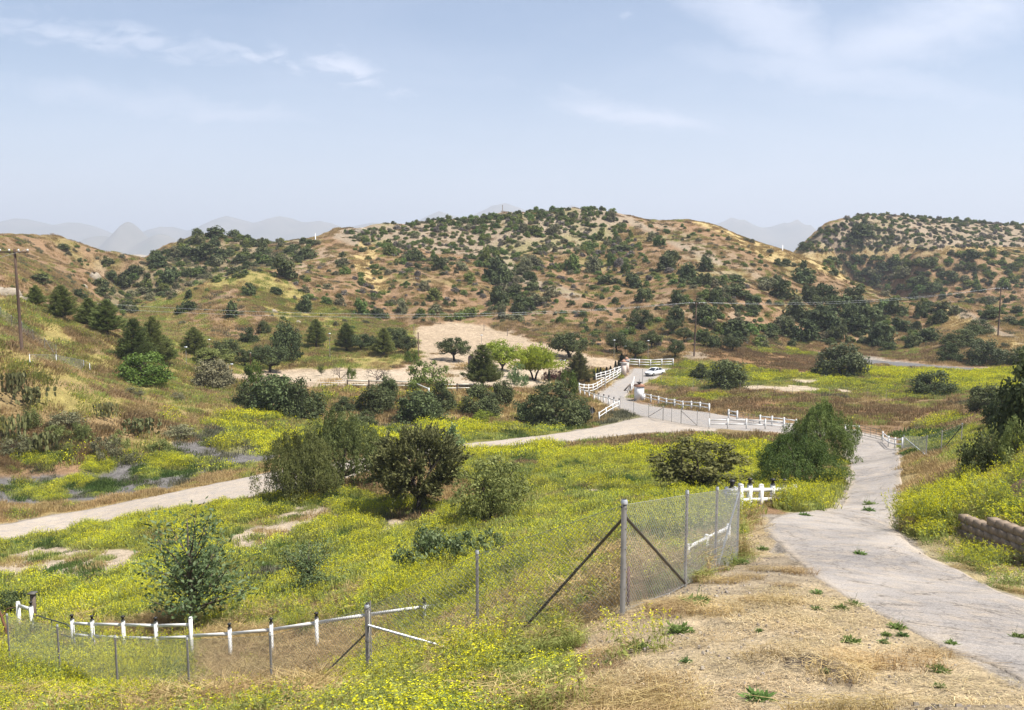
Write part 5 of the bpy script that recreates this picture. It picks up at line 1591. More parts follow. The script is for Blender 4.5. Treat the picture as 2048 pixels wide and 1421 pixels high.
# the rest of the hill scrub
hill_lib = {lf: lib_collection('scrub_' + lf, [proto('chap%d' % k, 80 + k, lf)[0] for k in range(5)]) for lf in ('oak', 'scrub', 'greyscrub', 'dead')}
for lf, nm in (('oak', 'dark_scrub'), ('scrub', 'green_scrub'), ('greyscrub', 'grey_scrub'), ('dead', 'dead_scrub')):
    idx = [i for i in rest if cand[i][4] == lf]
    P, S, R = [], [], []
    for i in idx:
        p = pts[i]
        d = depth_of(p)
        P.append((p[0], p[1], p[2] - .1))
        wd = cand[i][2] / F * d / 3.1
        S.append((wd, wd * rng.uniform(.8, 1.2), cand[i][3] / F * d / 2.3))
        R.append((0, 0, rng.random() * 6.28))
    # scrub on slopes that the sight lines do not reach, so that a step aside still finds it
    scatter(nm, P, R, S, hill_lib[lf], 5, 'scrub growth on the hillsides', 'scrub')

# ================================================================== GROUND GROWTH
GM_ = {
    'stem': leaf_mat('weed_stem', (.165, .195, .046), (.36, .37, .11), transl=0.25, hue=0.8, rough=0.7, spec=0.15),
    'flower': leaf_mat('yellow_petal', (.50, .47, .012), (.66, .63, .030), transl=0.3, hue=0.25, rough=0.7, spec=0.1),
    'green': leaf_mat('green_weed', (.060, .100, .022), (.145, .195, .052), transl=0.3, hue=0.8, rough=0.7, spec=0.15),
    'lime': leaf_mat('lime_grass', (.225, .255, .058), (.43, .43, .135), transl=0.3, hue=0.9, rough=0.8, spec=0.1),
    'dry': leaf_mat('dry_gold_grass', (.29, .19, .080), (.52, .39, .19), transl=0.25, hue=0.4, rough=0.8, spec=0.1),
    'brown': leaf_mat('dry_brown_weed', (.175, .110, .052), (.37, .262, .135), transl=0.15, hue=0.5, rough=0.8, spec=0.1),
    'straw': leaf_mat('lying_straw', (.40, .28, .13), (.66, .53, .31), transl=0.15, hue=0.3, rough=0.7, spec=0.2),
    'stone': leaf_mat('pebble', (.15, .12, .095), (.38, .33, .27), transl=0.0, hue=0.3, rough=0.9, spec=0.2),
    'grey': leaf_mat('grey_weed', (.095, .095, .060), (.20, .19, .115), transl=0.2, hue=0.5, rough=0.8, spec=0.1),
}


def ribbon(p0, p1, w, r):
    """thin upright strips between points"""
    d = p1 - p0
    s = np.cross(d, rnd_unit(r, len(d)))
    s /= np.maximum(np.linalg.norm(s, axis=1), 1e-6)[:, None]
    s = s * (np.broadcast_to(w, (len(d),))[:, None] / 2)
    return np.stack([p0 - s, p0 + s, p1 + s * .5, p1 - s * .5], 1)


def disc(r, n, R):
    a = r.random(n) * 6.28
    q = R * np.sqrt(r.random(n))
    return np.stack([np.cos(a) * q, np.sin(a) * q, np.zeros(n)], 1)


def patch_mustard_near(seed, flowers=1.0):
    r = np.random.default_rng(seed)
    qb = QB()
    n = 17
    b0 = disc(r, n, .42)
    for k in range(n):
        h = .45 + .55 * r.random()
        lean = np.array([r.normal() * .13, r.normal() * .13, 1.0])
        top = b0[k] + lean * h
        qb.add(ribbon(b0[k][None] - [[0, 0, .15]], top[None], .009, r), .3 + .4 * r.random(), 0)
        nb = 4
        f = .35 + .5 * r.random(nb)
        s = b0[k] + (top - b0[k]) * f[:, None]
        e = s + np.stack([r.normal(size=nb) * .11, r.normal(size=nb) * .11, .12 + .2 * r.random(nb)], 1)
        qb.add(ribbon(s, e, .006, r), .5, 0)
        m = 11
        f = r.random(m) ** 1.3
        lp = b0[k] + (top - b0[k]) * f[:, None] + r.normal(size=(m, 3)) * .05
        lp[:, 2] = np.maximum(lp[:, 2], .02)
        qb.add(leaves(lp, rnd_unit(r, m) + np.array([0, 0, .5]), rnd_unit(r, m), .12 * (1.2 - .7 * f), .032), r.random(m) * .8, 0)
        for t in [top] + list(e):
            if r.random() > flowers:
                continue
            m = 6
            fp = t + r.normal(size=(m, 3)) * np.array([.016, .016, .026])
            qb.add(leaves(fp, rnd_unit(r, m), rnd_unit(r, m) + np.array([0, 0, .8]), .027, .023), r.random(m), 1)
    m = 60
    g = disc(r, m, .45)
    qb.add(ribbon(g, g + np.stack([r.normal(size=m) * .08, r.normal(size=m) * .08, .1 + .25 * r.random(m)], 1), .010, r), r.random(m) * .5, 0)
    return qb.mesh('mustard_clump', [GM_['stem'], GM_['flower']])


def patch_mid(seed, R, nb, nf, h, bl, bw, fs, mats, hv=.5, tone=(0, 1)):
    """clump seen from farther off: many blades in low domes, flower specks on top"""
    r = np.random.default_rng(seed)
    qb = QB()
    c = disc(r, 7, R * .75)
    ch = h * (.55 + .6 * r.random(7))
    cr = R * (.35 + .25 * r.random(7))
    k = r.integers(0, 7, nb)
    o = disc(r, nb, 1.0)
    q2 = (o[:, 0] ** 2 + o[:, 1] ** 2)
    hh = ch[k] * np.sqrt(np.maximum(1 - q2 * .85, .05)) * (.45 + .55 * r.random(nb) ** .6)
    p0 = c[k] + o * cr[k][:, None]
    tip = p0 + np.stack([o[:, 0] * .25 * hh + r.normal(size=nb) * .1 * h, o[:, 1] * .25 * hh + r.normal(size=nb) * .1 * h, hh], 1)
    st = p0 + (tip - p0) * np.maximum(0, 1 - bl / np.maximum(hh, .01))[:, None] * r.random(nb)[:, None]
    qb.add(ribbon(st, tip, bw * (.6 + .8 * r.random(nb)), r), np.clip(tone[0] + (tone[1] - tone[0]) * (.35 * r.random(7)[k] + .65 * r.random(nb)), 0, 1), 0)
    if nf:
        k = r.integers(0, 7, nf)
        o = disc(r, nf, 1.0)
        q2 = (o[:, 0] ** 2 + o[:, 1] ** 2)
        p = c[k] + o * cr[k][:, None]
        p[:, 2] = ch[k] * np.sqrt(np.maximum(1 - q2 * .85, .05)) * (.7 + .4 * r.random(nf))
        qb.add(leaves(p, rnd_unit(r, nf), rnd_unit(r, nf) + np.array([0, 0, .7]), fs * (.6 + .8 * r.random(nf)), fs * .8), r.random(nf), 1)
    return qb.mesh('growth_clump', mats)


def patch_dry_near(seed, n, R, h, w, mat, lean=.3, name='dry_tuft'):
    r = np.random.default_rng(seed)
    qb = QB()
    p0 = disc(r, n, R)
    hh = h * (.4 + .7 * r.random(n))
    mid = p0 + np.stack([r.normal(size=n) * lean * .3 * hh, r.normal(size=n) * lean * .3 * hh, hh * .6], 1)
    tip = mid + np.stack([r.normal(size=n) * lean * hh, r.normal(size=n) * lean * hh, hh * .4 * r.random(n)], 1)
    t = r.random(n)
    qb.add(ribbon(p0 - np.array([0, 0, .05]), mid, w, r), t * .8, 0)
    qb.add(ribbon(mid, tip, w * 1.25, r), np.clip(t + .1, 0, 1), 0)
    return qb.mesh(name, [mat])


def patch_straw(seed):
    r = np.random.default_rng(seed)
    qb = QB()
    n = 330
    p = disc(r, n, .5)
    p[:, 2] = .005 + .035 * r.random(n) ** 2
    a = r.random(n) * 6.28
    d = np.stack([np.cos(a), np.sin(a), r.normal(size=n) * .16], 1)
    l = (.03 + .11 * r.random(n) ** 1.5)[:, None] / 2
    s = np.stack([-np.sin(a), np.cos(a), np.zeros(n)], 1) * .0026
    qb.add(np.stack([p - d * l - s, p - d * l + s, p + d * l + s, p + d * l - s], 1), r.random(n), 0)
    return qb.mesh('straw_litter', [GM_['straw']])


def patch_stones(seed):
    r = np.random.default_rng(seed)
    qb = QB()
    for k in range(26):
        p = disc(r, 1, .55)[0]
        s_ = .008 + .020 * r.random() ** 3
        qb.box((p[0], p[1], s_ * .25), (s_ * (1 + r.random()), s_ * (1 + .6 * r.random()), s_ * .9), r.random() * 3, r.random(), 0, taper=.55 + .3 * r.random())
    return qb.mesh('pebbles', [GM_['stone']])


MUST = [GM_['stem'], GM_['flower']]
LIBS = {
    'must_near': lib_collection('mustard_near', [patch_mustard_near(s, 1.0) for s in (1, 2, 3, 4)]),
    'few_near': lib_collection('fewflower_near', [patch_mustard_near(s, .38) for s in (5, 6, 7)]),
    'green_near': lib_collection('green_near', [patch_dry_near(s, 150, .42, .38, .014, GM_['green'], .5) for s in (8, 9)]),
    'dry_near': lib_collection('dry_near', [patch_dry_near(s, 190, .45, .62, .008, GM_['dry'], .35) for s in (10, 11, 12)]),
    'lime_near': lib_collection('lime_near', [patch_dry_near(s, 210, .45, .42, .008, GM_['lime'], .45) for s in (60, 61, 62)]),
    'lime_mid': lib_collection('lime_mid', [patch_mid(s, .95, 340, 24, .5, .34, .028, .05, [GM_['lime'], GM_['flower']]) for s in (63, 64, 65)]),
    'lime_far': lib_collection('lime_far', [patch_mid(s, 1.8, 270, 14, .5, .45, .06, .1, [GM_['lime'], GM_['flower']]) for s in (66, 67)]),
    'brown_near': lib_collection('brown_near', [patch_dry_near(s, 190, .42, .36, .007, GM_['brown'], .35) for s in (13, 14)]),
    'stones': lib_collection('pebble_patch', [patch_stones(s) for s in (70, 71)]),
    'straw': lib_collection('straw_patch', [patch_straw(s) for s in (15, 16, 17)]),
    'must_mid': lib_collection('mustard_mid', [patch_mid(s, .95, 320, 470, .75, .34, .030, .047, MUST, tone=(.3, 1)) for s in (20, 21, 22, 23)]),
    'few_mid': lib_collection('fewflower_mid', [patch_mid(s, .95, 330, 110, .65, .34, .030, .055, MUST, tone=(.2, 1)) for s in (24, 25, 26)]),
    'green_mid': lib_collection('green_mid', [patch_mid(s, .9, 340, 0, .42, .26, .036, 0, [GM_['green']]) for s in (27, 28)]),
    'dry_mid': lib_collection('dry_mid', [patch_mid(s, .95, 330, 0, .5, .4, .026, 0, [GM_['dry']]) for s in (29, 30, 31)]),
    'brown_mid': lib_collection('brown_mid', [patch_mid(s, .95, 330, 0, .45, .3, .030, 0, [GM_['brown']]) for s in (32, 33)]),
    'grey_mid': lib_collection('grey_mid', [patch_mid(s, .9, 330, 0, .55, .3, .03, 0, [GM_['grey']]) for s in (34, 35)]),
    'must_far': lib_collection('mustard_far', [patch_mid(s, 1.7, 250, 430, .85, .5, .070, .095, MUST, tone=(.3, 1)) for s in (40, 41, 42)]),
    'few_far': lib_collection('fewflower_far', [patch_mid(s, 1.7, 260, 110, .7, .5, .070, .11, MUST, tone=(.2, 1)) for s in (43, 44)]),
    'green_far': lib_collection('green_far', [patch_mid(s, 1.6, 240, 0, .5, .4, .075, 0, [GM_['green']]) for s in (45, 46)]),
    'dry_far': lib_collection('dry_far', [patch_mid(s, 1.8, 260, 0, .5, .4, .055, 0, [GM_['dry']]) for s in (47, 48, 49)]),
    'brown_far': lib_collection('brown_far', [patch_mid(s, 1.8, 260, 0, .5, .4, .06, 0, [GM_['brown']]) for s in (50, 51)]),
    'grey_far': lib_collection('grey_far', [patch_mid(s, 1.7, 260, 0, .55, .4, .06, 0, [GM_['grey']]) for s in (52, 53)]),
}
NEAR = {'mustard': {'must_near': 2.0, 'few_near': 1.9, 'lime_near': 1.6, 'dry_near': .35}, 'lime': {'must_near': .45, 'few_near': 1.7, 'lime_near': 2.0, 'brown_near': .7, 'dry_near': .9}, 'green': {'green_near': 5, 'few_near': 1}, 'brown': {'brown_near': 3.6, 'few_near': .8, 'dry_near': 1.2},
        'redbrown': {'brown_near': 5}, 'tallgold': {'dry_near': 5.5, 'brown_near': 1.2, 'must_near': .12}, 'tan': {'dry_near': 4, 'few_near': .5}, 'straw': {'stones': 1.6, 'straw': 4.2, 'dry_low': .45, 'must_low': .03}, 'sparse': {'stones': 1.0, 'few_low': 1.0, 'must_low': .5, 'straw': 2.5, 'dry_low': 1.2},
        'olive': {'dry_near': 2, 'few_near': 1.5}, 'darksoil': {'stones': 3, 'straw': .8, 'brown_low': 1}, 'hill': {'dry_near': 1.5}, 'cut': {'few_near': .4, 'must_near': .3}, 'mat': {'straw': 5, 'dry_low': 3.2, 'brown_low': 1.2, 'must_low': .12, 'few_low': .2}}
MID = {'mustard': {'must_mid': 1.0, 'few_mid': .5, 'lime_mid': .3, 'green_mid': .2}, 'lime': {'must_mid': .14, 'few_mid': .5, 'lime_mid': .85, 'green_mid': .1, 'brown_mid': .2, 'dry_mid': .3}, 'green': {'green_mid': 1.7, 'few_mid': .2}, 'brown': {'brown_mid': 1.1, 'grey_mid': .2, 'lime_mid': .35},
       'redbrown': {'brown_mid': 1.6}, 'tallgold': {'dry_mid': 1.8}, 'tan': {'dry_mid': 1.5, 'few_mid': .1}, 'olive': {'dry_mid': .7, 'lime_mid': .9, 'brown_mid': .15, 'green_mid': .05}, 'sage': {'grey_mid': 1.5, 'few_mid': .2},
       'gravel': {'green_mid': .14, 'few_mid': .12, 'grey_mid': .22}, 'dirt': {'green_mid': .09, 'lime_mid': .12, 'few_mid': .06, 'dry_mid': .12}, 'sparse': {'few_mid': .5, 'dry_mid': .3}, 'straw': {'dry_mid': .3}, 'darksoil': {'grey_mid': .8}, 'hill': {'dry_mid': .5}, 'cut': {'few_mid': .2, 'must_mid': .15}}
FAR = {'mustard': {'must_far': .34, 'few_far': .16, 'lime_far': .12, 'green_far': .04}, 'lime': {'must_far': .055, 'few_far': .10, 'lime_far': .26, 'dry_far': .10, 'brown_far': .06}, 'green': {'green_far': .5, 'few_far': .06}, 'brown': {'brown_far': .27, 'dry_far': .12, 'lime_far': .10},
       'redbrown': {'brown_far': .42}, 'tallgold': {'dry_far': .5}, 'tan': {'dry_far': .36, 'brown_far': .08, 'few_far': .05}, 'olive': {'dry_far': .22, 'lime_far': .28, 'brown_far': .05}, 'sage': {'grey_far': .4}, 'gravel': {'green_far': .04, 'few_far': .04, 'grey_far': .05},
       'dirt': {'dry_far': .006}, 'lot': {'dry_far': .006}, 'hill': {'dry_far': .15, 'brown_far': .06, 'lime_far': .05, 'grey_far': .02}, 'gold': {'dry_far': .35}, 'pale': {'brown_far': .03, 'grey_far': .03}, 'scrubfloor': {'brown_far': .12, 'lime_far': .1, 'grey_far': .1}}
acc = {}


def sow(y0, y1, table, clear, seed, thin=1.0, smax=0.74):
    r = np.random.default_rng(seed)
    area = 0.5 * (y1 ** 2 - y0 ** 2) * 2 * smax
    dmax = max(sum(t.values()) for t in table.values())
    n = int(area * dmax * thin * 1.25)
    Y = np.sqrt(r.uniform(y0 ** 2, y1 ** 2, n))
    X = r.uniform(-smax, smax, n) * Y
    Z = H(X, Y)
    c = cover_at(X, Y, Z)
    u, v, d = proj(X, Y, Z)
    dens = fbm(X, Y, 2.4 if y1 < 90 else 6, 91, 3)
    patchy = 1.5 * fbm(X, Y, 6.5 if y1 < 90 else 11, 95, 3)
    pick = r.random(n) * dmax * 1.25
    kind = np.full(n, '', dtype=object)
    for cat, t in table.items():
        m = c == CI[cat]
        lo = np.zeros(n)
        for k, q in t.items():
            qq = q * np.clip(1 + .9 * dens, .25, 1.7)
            if cat == 'straw' and k == 'straw':
                qq = qq * np.clip(.9 + 1.3 * patchy, .05, 1.3)
            if cat in ('mustard', 'lime', 'olive'):
                sg_ = {'s': 0, 'm': 1.5, 'f': .3, 'l': -.4, 'g': -1.2, 'b': -1.2, 'd': -.8}[k[0]]
                qq = qq * np.clip(1 + sg_ * patchy, .1, 2.2)
            hit = m & (pick >= lo) & (pick < lo + qq)
            kind[hit] = k
            lo = lo + qq
    # keep growth off the roads
    for dx, dy in ((clear, 0), (-clear, 0), (0, clear), (0, -clear)):
        cc = cover_at(X + dx, Y + dy, H(X + dx, np.maximum(Y + dy, 1.1)), 0.6)
        kind[(cc == CI['road'])] = ''
    gx = (H(X + .5, Y) - H(X - .5, Y))
    gy = (H(X, Y + .5) - H(X, np.maximum(Y - .5, 1.01)))
    yaw = r.random(n) * 6.28
    gxl = gx * np.cos(yaw) + gy * np.sin(yaw)
    gyl = -gx * np.sin(yaw) + gy * np.cos(yaw)
    rot = np.stack([np.arctan(gyl), -np.arctan(gxl), yaw], 1)
    sz = .72 + .6 * r.random(n)
    for k in set(kind) - {''}:
        m = kind == k
        acc.setdefault(k, []).append((np.stack([X, Y, Z], 1)[m], rot[m], sz[m]))


sow(5.5, 34, NEAR, .30, 101)
sow(30, 82, MID, .75, 102)
sow(78, 215, FAR, 1.5, 103)
sow(200, 540, {k: FAR[k] for k in ('hill', 'pale', 'gold', 'scrubfloor', 'olive', 'brown', 'tan')}, 1.5, 104, thin=.55, smax=.72)
ALIAS = {'dry_low': ('dry_near', .24), 'few_low': ('few_near', .5), 'must_low': ('must_near', .55), 'brown_low': ('brown_near', .4)}
NM = {'must': ('wild_mustard', 'yellow wild mustard in flower'), 'lime': ('yellow_green_grass', 'yellow-green wild grass'), 'few': ('wildflowers', 'green stalks with few yellow flowers'), 'green': ('green_weeds', 'fresh green weeds'), 'dry': ('dry_grass', 'dry golden grass'),
      'brown': ('dry_weeds', 'dry brown weeds'), 'stones': ('gravel', 'small stones on the verge'), 'straw': ('straw', 'dry straw lying on the verge'), 'grey': ('grey_weeds', 'grey-green weeds')}
for k, L in acc.items():
    base, f = ALIAS.get(k, (k, 1.0))
    P = np.concatenate([a for a, b_, c in L])
    R = np.concatenate([b_ for a, b_, c in L])
    S = np.concatenate([c for a, b_, c in L])
    zs_ = np.ones(len(S))
    if k in ('must_near', 'few_near', 'lime_near', 'brown_near', 'dry_near', 'green_near'):
        zs_ = np.where((P[:, 1] > 25) | (k == 'dry_near') & (P[:, 1] > 14), 1.0, .58) * np.where(P[:, 1] < 12, .8, 1.0)
    S = S[:, None] * np.array([max(f, .8) if f < 1 else 1, max(f, .8) if f < 1 else 1, f])
    if k.endswith('_mid'):
        zs_ = zs_ * .78
    S[:, 2] *= zs_
    nm, lb = NM[k.split('_')[0]]
    scatter(nm, P, R, S, LIBS[base], len(LIBS[base].objects), lb + ' as ground cover', 'ground cover', seed=hash(k) % 997 if False else len(k))

# ================================================================== BUILT THINGS
WHITE = surf_mat('white_paint', (.78, .775, .75), (.62, .60, .56), scale=2.2, rough=0.5, spec=0.3)
CREAM = surf_mat('cream_paint', (.70, .66, .54), (.56, .52, .42), scale=2.2, rough=0.6)
GALV = surf_mat('weathered_galvanised_steel', (.125, .115, .10), (.088, .081, .07), scale=5, rough=0.65, metal=0.0, spec=0.3)
GALV_LT = surf_mat('bright_galvanised_steel', (.56, .57, .58), (.45, .46, .47), scale=5, rough=0.4, metal=0.4, spec=0.5)
WIRE = surf_mat('galvanised_wire', (.34, .335, .32), (.26, .26, .25), scale=9, rough=0.5, metal=0.3)
LANT = surf_mat('black_lantern_metal', (.022, .021, .020), (.04, .035, .03), scale=9, rough=0.45)
RUST = surf_mat('rusty_steel', (.16, .065, .035), (.09, .045, .03), scale=9, rough=0.9, bump=0.004)
WOODP = surf_mat('tarred_pole_wood', (.095, .056, .036), (.055, .036, .026), scale=5, rough=0.85, stretch=(1, 1, .15), bump=0.01)
WOODG = surf_mat('grey_post_wood', (.17, .13, .10), (.10, .08, .065), scale=6, rough=0.9, stretch=(1, 1, .2), bump=0.006)
DKWOOD = surf_mat('dark_stained_wood', (.075, .05, .035), (.04, .03, .024), scale=6, rough=0.85, stretch=(1, 1, .2))
PORC = surf_mat('white_insulator', (.75, .74, .72), (.62, .62, .60), scale=4, rough=0.3, spec=0.5)
GREENM = surf_mat('dull_green_pipe', (.052, .062, .050), (.035, .04, .034), scale=6, rough=0.55, spec=0.4)
TERRA = surf_mat('terracotta', (.42, .235, .155), (.32, .165, .105), scale=8, rough=0.85)
STUCCO = surf_mat('pinkish_stucco', (.66, .55, .47), (.55, .45, .38), scale=5, rough=0.9, bump=0.01)
STONE = surf_mat('grey_stone', (.15, .125, .115), (.09, .078, .072), scale=3, rough=0.9, bump=0.03)
PALEROCK = surf_mat('pale_rock', (.34, .285, .215), (.20, .165, .12), scale=1.2, rough=0.95, bump=0.12, detail=8)
EARTH = surf_mat('brown_earth_cut', (.17, .105, .072), (.10, .062, .045), scale=1.5, rough=0.98, bump=0.15, detail=8)
BLOCK = surf_mat('brown_split_block', (.29, .215, .15), (.20, .15, .105), scale=7, rough=0.95, bump=0.008, detail=6)
WSTONE = surf_mat('white_split_block', (.66, .65, .64), (.42, .42, .42), scale=6, rough=0.9, bump=0.03)


def up(p, h):
    return np.array([p[0], p[1], p[2] + h])


def lantern(qb, c, s=1.0):
    qb.lathe(c, [(.0, 0), (.075 * s, 0), (.07 * s, .02 * s), (.035 * s, .035 * s), (.045 * s, .05 * s), (.05 * s, .13 * s), (.085 * s, .135 * s), (.05 * s, .175 * s), (.012 * s, .19 * s), (.0, .2 * s)], 10)


def white_fence(name, label, pts, h, rails, pw=.13, rw=.04, rh=.14, caps=(), group='white rail fences', mat=WHITE, pmat=None, hs=None, cap_s=1.0, railspan=None):
    """pts: places of the posts; rails: heights of the rails as parts of h"""
    base = pts[0]
    root = empty(name, tuple(base))
    tag(root, label, 'fence', group)
    b0 = np.array(base)
    for k, p in enumerate(pts):
        q = QB()
        hk = hs[k] if hs else h
        nxt = pts[min(k + 1, len(pts) - 1)] - pts[max(k - 1, 0)]
        rz = math.atan2(nxt[1], nxt[0])
        lp = p - b0
        q.box((lp[0], lp[1], lp[2] + hk / 2 - .15), (pw, pw, hk + .3), rz)
        q.box((lp[0], lp[1], lp[2] + hk + .012), (pw * 1.12, pw * 1.12, .03), rz, taper=.6)
        po = q.obj('post', pmat or mat, root)
        if k in caps:
            q = QB()
            lantern(q, (lp[0], lp[1], lp[2] + hk + .02), cap_s)
            q.obj('lantern', LANT, po)
    for k in range(len(pts) - 1):
        if railspan and k not in railspan:
            continue
        for f in rails:
            a, b_ = pts[k] - b0, pts[k + 1] - b0
            d = b_ - a
            d = d / np.linalg.norm(d)
            q = QB()
            ha, hb = (hs[k] if hs else h), (hs[k + 1] if hs else h)
            q.beam(up(a, h * f) + d * pw * .45, up(b_, h * f) - d * pw * .45, rw, rh)
            q.obj('rail', mat, root)
    return root


def along(a, b_, n, amid=None):
    """n places on the land from pixel a to pixel b"""
    A, B = at(*a), at(*b_)
    out = []
    for t in np.linspace(0, 1, n):
        x, y = A[0] + (B[0] - A[0]) * t, A[1] + (B[1] - A[1]) * t
        out.append(np.array([x, y, float(H(x, y))]))
    return out


# --- the curved lantern fence, lower left
LF = [(148, 30), (188, 29.6), (250, 29), (315, 28.5), (385, 28), (462, 27.5), (545, 27), (635, 26.5), (737, 26), (850, 26), (930, 26.4)]
vt_l = [1239, 1241, 1242, 1245, 1236, 1257, 1247, 1236, 1217, 1207, 1202]      # post tops
vr_l = [1247, 1249, 1250, 1252, 1250, 1268, 1260, 1246, 1230, 1214, 1209]      # upper rail (the right half starts lower on the tall post)
vr2 = [1270, 1273, 1276, 1277, 1274]
pts_l = [atY(u, y, 1290) for u, y in LF]
zof = lambda v, y: CZ + float(T_of(v)) * y
root = empty('white_fence', tuple(pts_l[0]))
tag(root, 'long curved white fence with black lantern caps behind the foreground chain link', 'fence', 'white rail fences')
b0 = pts_l[0]
for k, p in enumerate(pts_l):
    y = LF[k][1]
    lp = p - b0
    q = QB()
    hk = zof(vt_l[k], y) - p[2]
    q.box((lp[0], lp[1], lp[2] + hk / 2 - .15), (.105, .105, hk + .3), .1)
    q.box((lp[0], lp[1], lp[2] + hk + .012), (.12, .12, .03), .1, taper=.6)
    po = q.obj('post', WHITE, root)
    if k not in (4, 10):
        q = QB()
        lantern(q, (lp[0], lp[1], lp[2] + hk + .02), .95)
        q.obj('lantern', LANT, po)
    if k == len(pts_l) - 1:
        break
    y2 = LF[k + 1][1]
    va = vr_l[k] if k != 4 else 1272
    lines = [(va, vr_l[k + 1]), (vr2[k], vr2[k + 1])] if k < 4 else [(va, vr_l[k + 1])]
    for v1, v2 in lines:
        a_ = np.array([p[0], p[1], zof(v1, y)]) - b0
        n2 = pts_l[k + 1]
        b_ = np.array([n2[0], n2[1], zof(v2, y2)]) - b0
        d = (b_ - a_) / np.linalg.norm(b_ - a_)
        q = QB()
        q.beam(a_ + d * .055, b_ - d * .055, .03, .105)
        q.obj('rail', WHITE, root)

# --- end post, pipe gate and bits at the far left
p = atY(66, 33, 1275)
white_fence('white_fence', 'single white end post with lantern cap left of the curved pipe gate', [p, atY(40, 34, 1275)], CZ + float(T_of(1213)) * 33 - p[2], (.9,), caps=(0,))


def pipe_gate(name, label, A, B, h, nb, mat, r=.025, nv=2, hooked=False, low=.12):
    b0 = np.array(A)
    root = empty(name, tuple(b0))
    tag(root, label, 'gate', 'metal pipe gates')
    a, b_ = np.zeros(3), np.array(B) - b0
    q = QB()
    if hooked:
        q.tube([up(a, h), up(a * .1 + b_ * .9, h), up(a * .02 + b_ * .98, h * .93), up(b_, h * .8), up(b_, low)], r, 7)
    else:
        q.tube([up(a, low), up(a, h), up(b_, h), up(b_, low)], r, 6)
    q.tube([up(a, low), up(b_, low)], r, 6)
    q.obj('gate_frame', mat, root)
    for k in range(1, nb):
        q = QB()
        z = low + (h - low) * k / nb
        q.tube([up(a, z), up(b_, z)], r * .8, 6)
        q.obj('bar', mat, root)
    for k in range(1, nv + 1):
        q = QB()
        t = k / (nv + 1)
        q.tube([up(b_ * t, low), up(b_ * t, h)], r * .8, 6)
        q.obj('upright', mat, root)
    return root


pipe_gate('pipe_gate', 'dark curved pipe gate between two white lantern posts, lower left', atY(71, 33, 1275), atY(145, 30.2, 1290), 1.05, 2, GREENM, nv=1, hooked=True)
p = atY(69, 35.5, 1250)
q = QB()
hh = CZ + float(T_of(1188)) * 35.5 - p[2]
q.box((0, 0, hh / 2 - .1), (.16, .16, hh + .2))
root = empty('wooden_post', tuple(p))
tag(root, 'brown wooden post with flat cap behind the white end post', 'post')
q.obj('post_body', WOODG, root)
q = QB()
q.box((0, 0, hh + .03), (.30, .30, .06))
q.obj('cap', GALV, root)
p = atY(22, 33, 1200)
r_ = np.random.default_rng(4)
q = QB()
q.tube([(0, 0, -.3), (-.15, 0, .5), (-.36, .1, 1.05), (-.5, .1, 1.5), (-.42, .1, 2.0)], [.075, .065, .05, .035, .012], 6)
q.tube([(-.36, .1, 1.05), (-.1, .1, 1.42), (.25, .1, 1.5)], [.035, .02, .006], 5)
q.tube([(-.5, .1, 1.5), (-.9, .1, 1.75), (-1.1, .1, 2.2)], [.03, .018, .006], 5)
root = empty('bare_branch', tuple(p))
tag(root, 'reddish bare leaning branch at the left picture edge above the dark shrub', 'branch')
q.obj('branch_wood', surf_mat('reddish_bark', (.20, .10, .055), (.10, .05, .03), scale=7, rough=0.9, stretch=(1, 1, .3)), root)

# --- the lantern fence right of the chain link, with its block pillar
RF = [(1480, 30.0, 971), (1498, 30.8, 969), (1521, 31.6, 970), (1544, 33.2, 970), (1567, 34.8, 969), (1588, 36.5, 972)]
pts = [atY(u, y, 1020) for u, y, v in RF]
root = empty('white_fence', tuple(pts[0]))
tag(root, 'short two rail white fence with lantern caps beside the road turnout', 'fence', 'white rail fences')
b0 = pts[0]
z0_, z1_ = zof(970, 30.0), zof(970.5, 36.5)
for k, (u, y, v) in enumerate(RF):
    top_ = z0_ + (z1_ - z0_) * (y - 30.0) / 6.5 - b0[2]
    lp = pts[k] - b0
    q = QB()
    q.box((lp[0], lp[1], (top_ + lp[2] - .3) / 2), (.14, .14, top_ - lp[2] + .3), .6)
    q.box((lp[0], lp[1], top_ + .012), (.16, .16, .03), .6, taper=.6)
    po = q.obj('post', WHITE, root)
    if k in (1, 3, 4):
        q = QB()
        lantern(q, (lp[0], lp[1], top_ + .02), 1.35)
        q.obj('lantern', LANT, po)
    if k < len(RF) - 1:
        t2 = z0_ + (z1_ - z0_) * (RF[k + 1][1] - 30.0) / 6.5 - b0[2]
        n2 = pts[k + 1] - b0
        for dz in (-.20, -.58):
            a_, b_ = np.array([lp[0], lp[1], top_ + dz]), np.array([n2[0], n2[1], t2 + dz])
            d = (b_ - a_) / np.linalg.norm(b_ - a_)
            q = QB()
            q.beam(a_ + d * .065, b_ - d * .065, .04, .15)
            q.obj('rail', WHITE, root)
p = atY(1462, 29.5, 1060)
root = empty('block_pier', tuple(p))
tag(root, 'white split block pillar with dark niche and lantern behind the chain link end', 'pillar')
hh = CZ + float(T_of(976)) * 29.5 - p[2]
q = QB()
nrow = 9
for k in range(nrow):
    w_ = .44 if k % 2 else .40
    z0, z1 = -.1 + (hh + .1) * k / nrow, -.1 + (hh + .1) * (k + 1) / nrow
    q.box((.015 * (-1) ** k, 0, (z0 + z1) / 2), (w_, w_, (z1 - z0) - .012), .2)
q.box((0, 0, hh / 2), (.34, .34, hh), .2)
q.obj('block_shaft', WSTONE, root)
q = QB()
q.box((-.02, -.225, hh * .62), (.20, .05, .22), .2)
q.obj('niche', STONE, root)
q = QB()
lantern(q, (0, 0, hh), 1.6)
q.obj('lantern', LANT, root)
pts = [at(1456, 1092), at(1412, 1118), at(1374, 1140)]
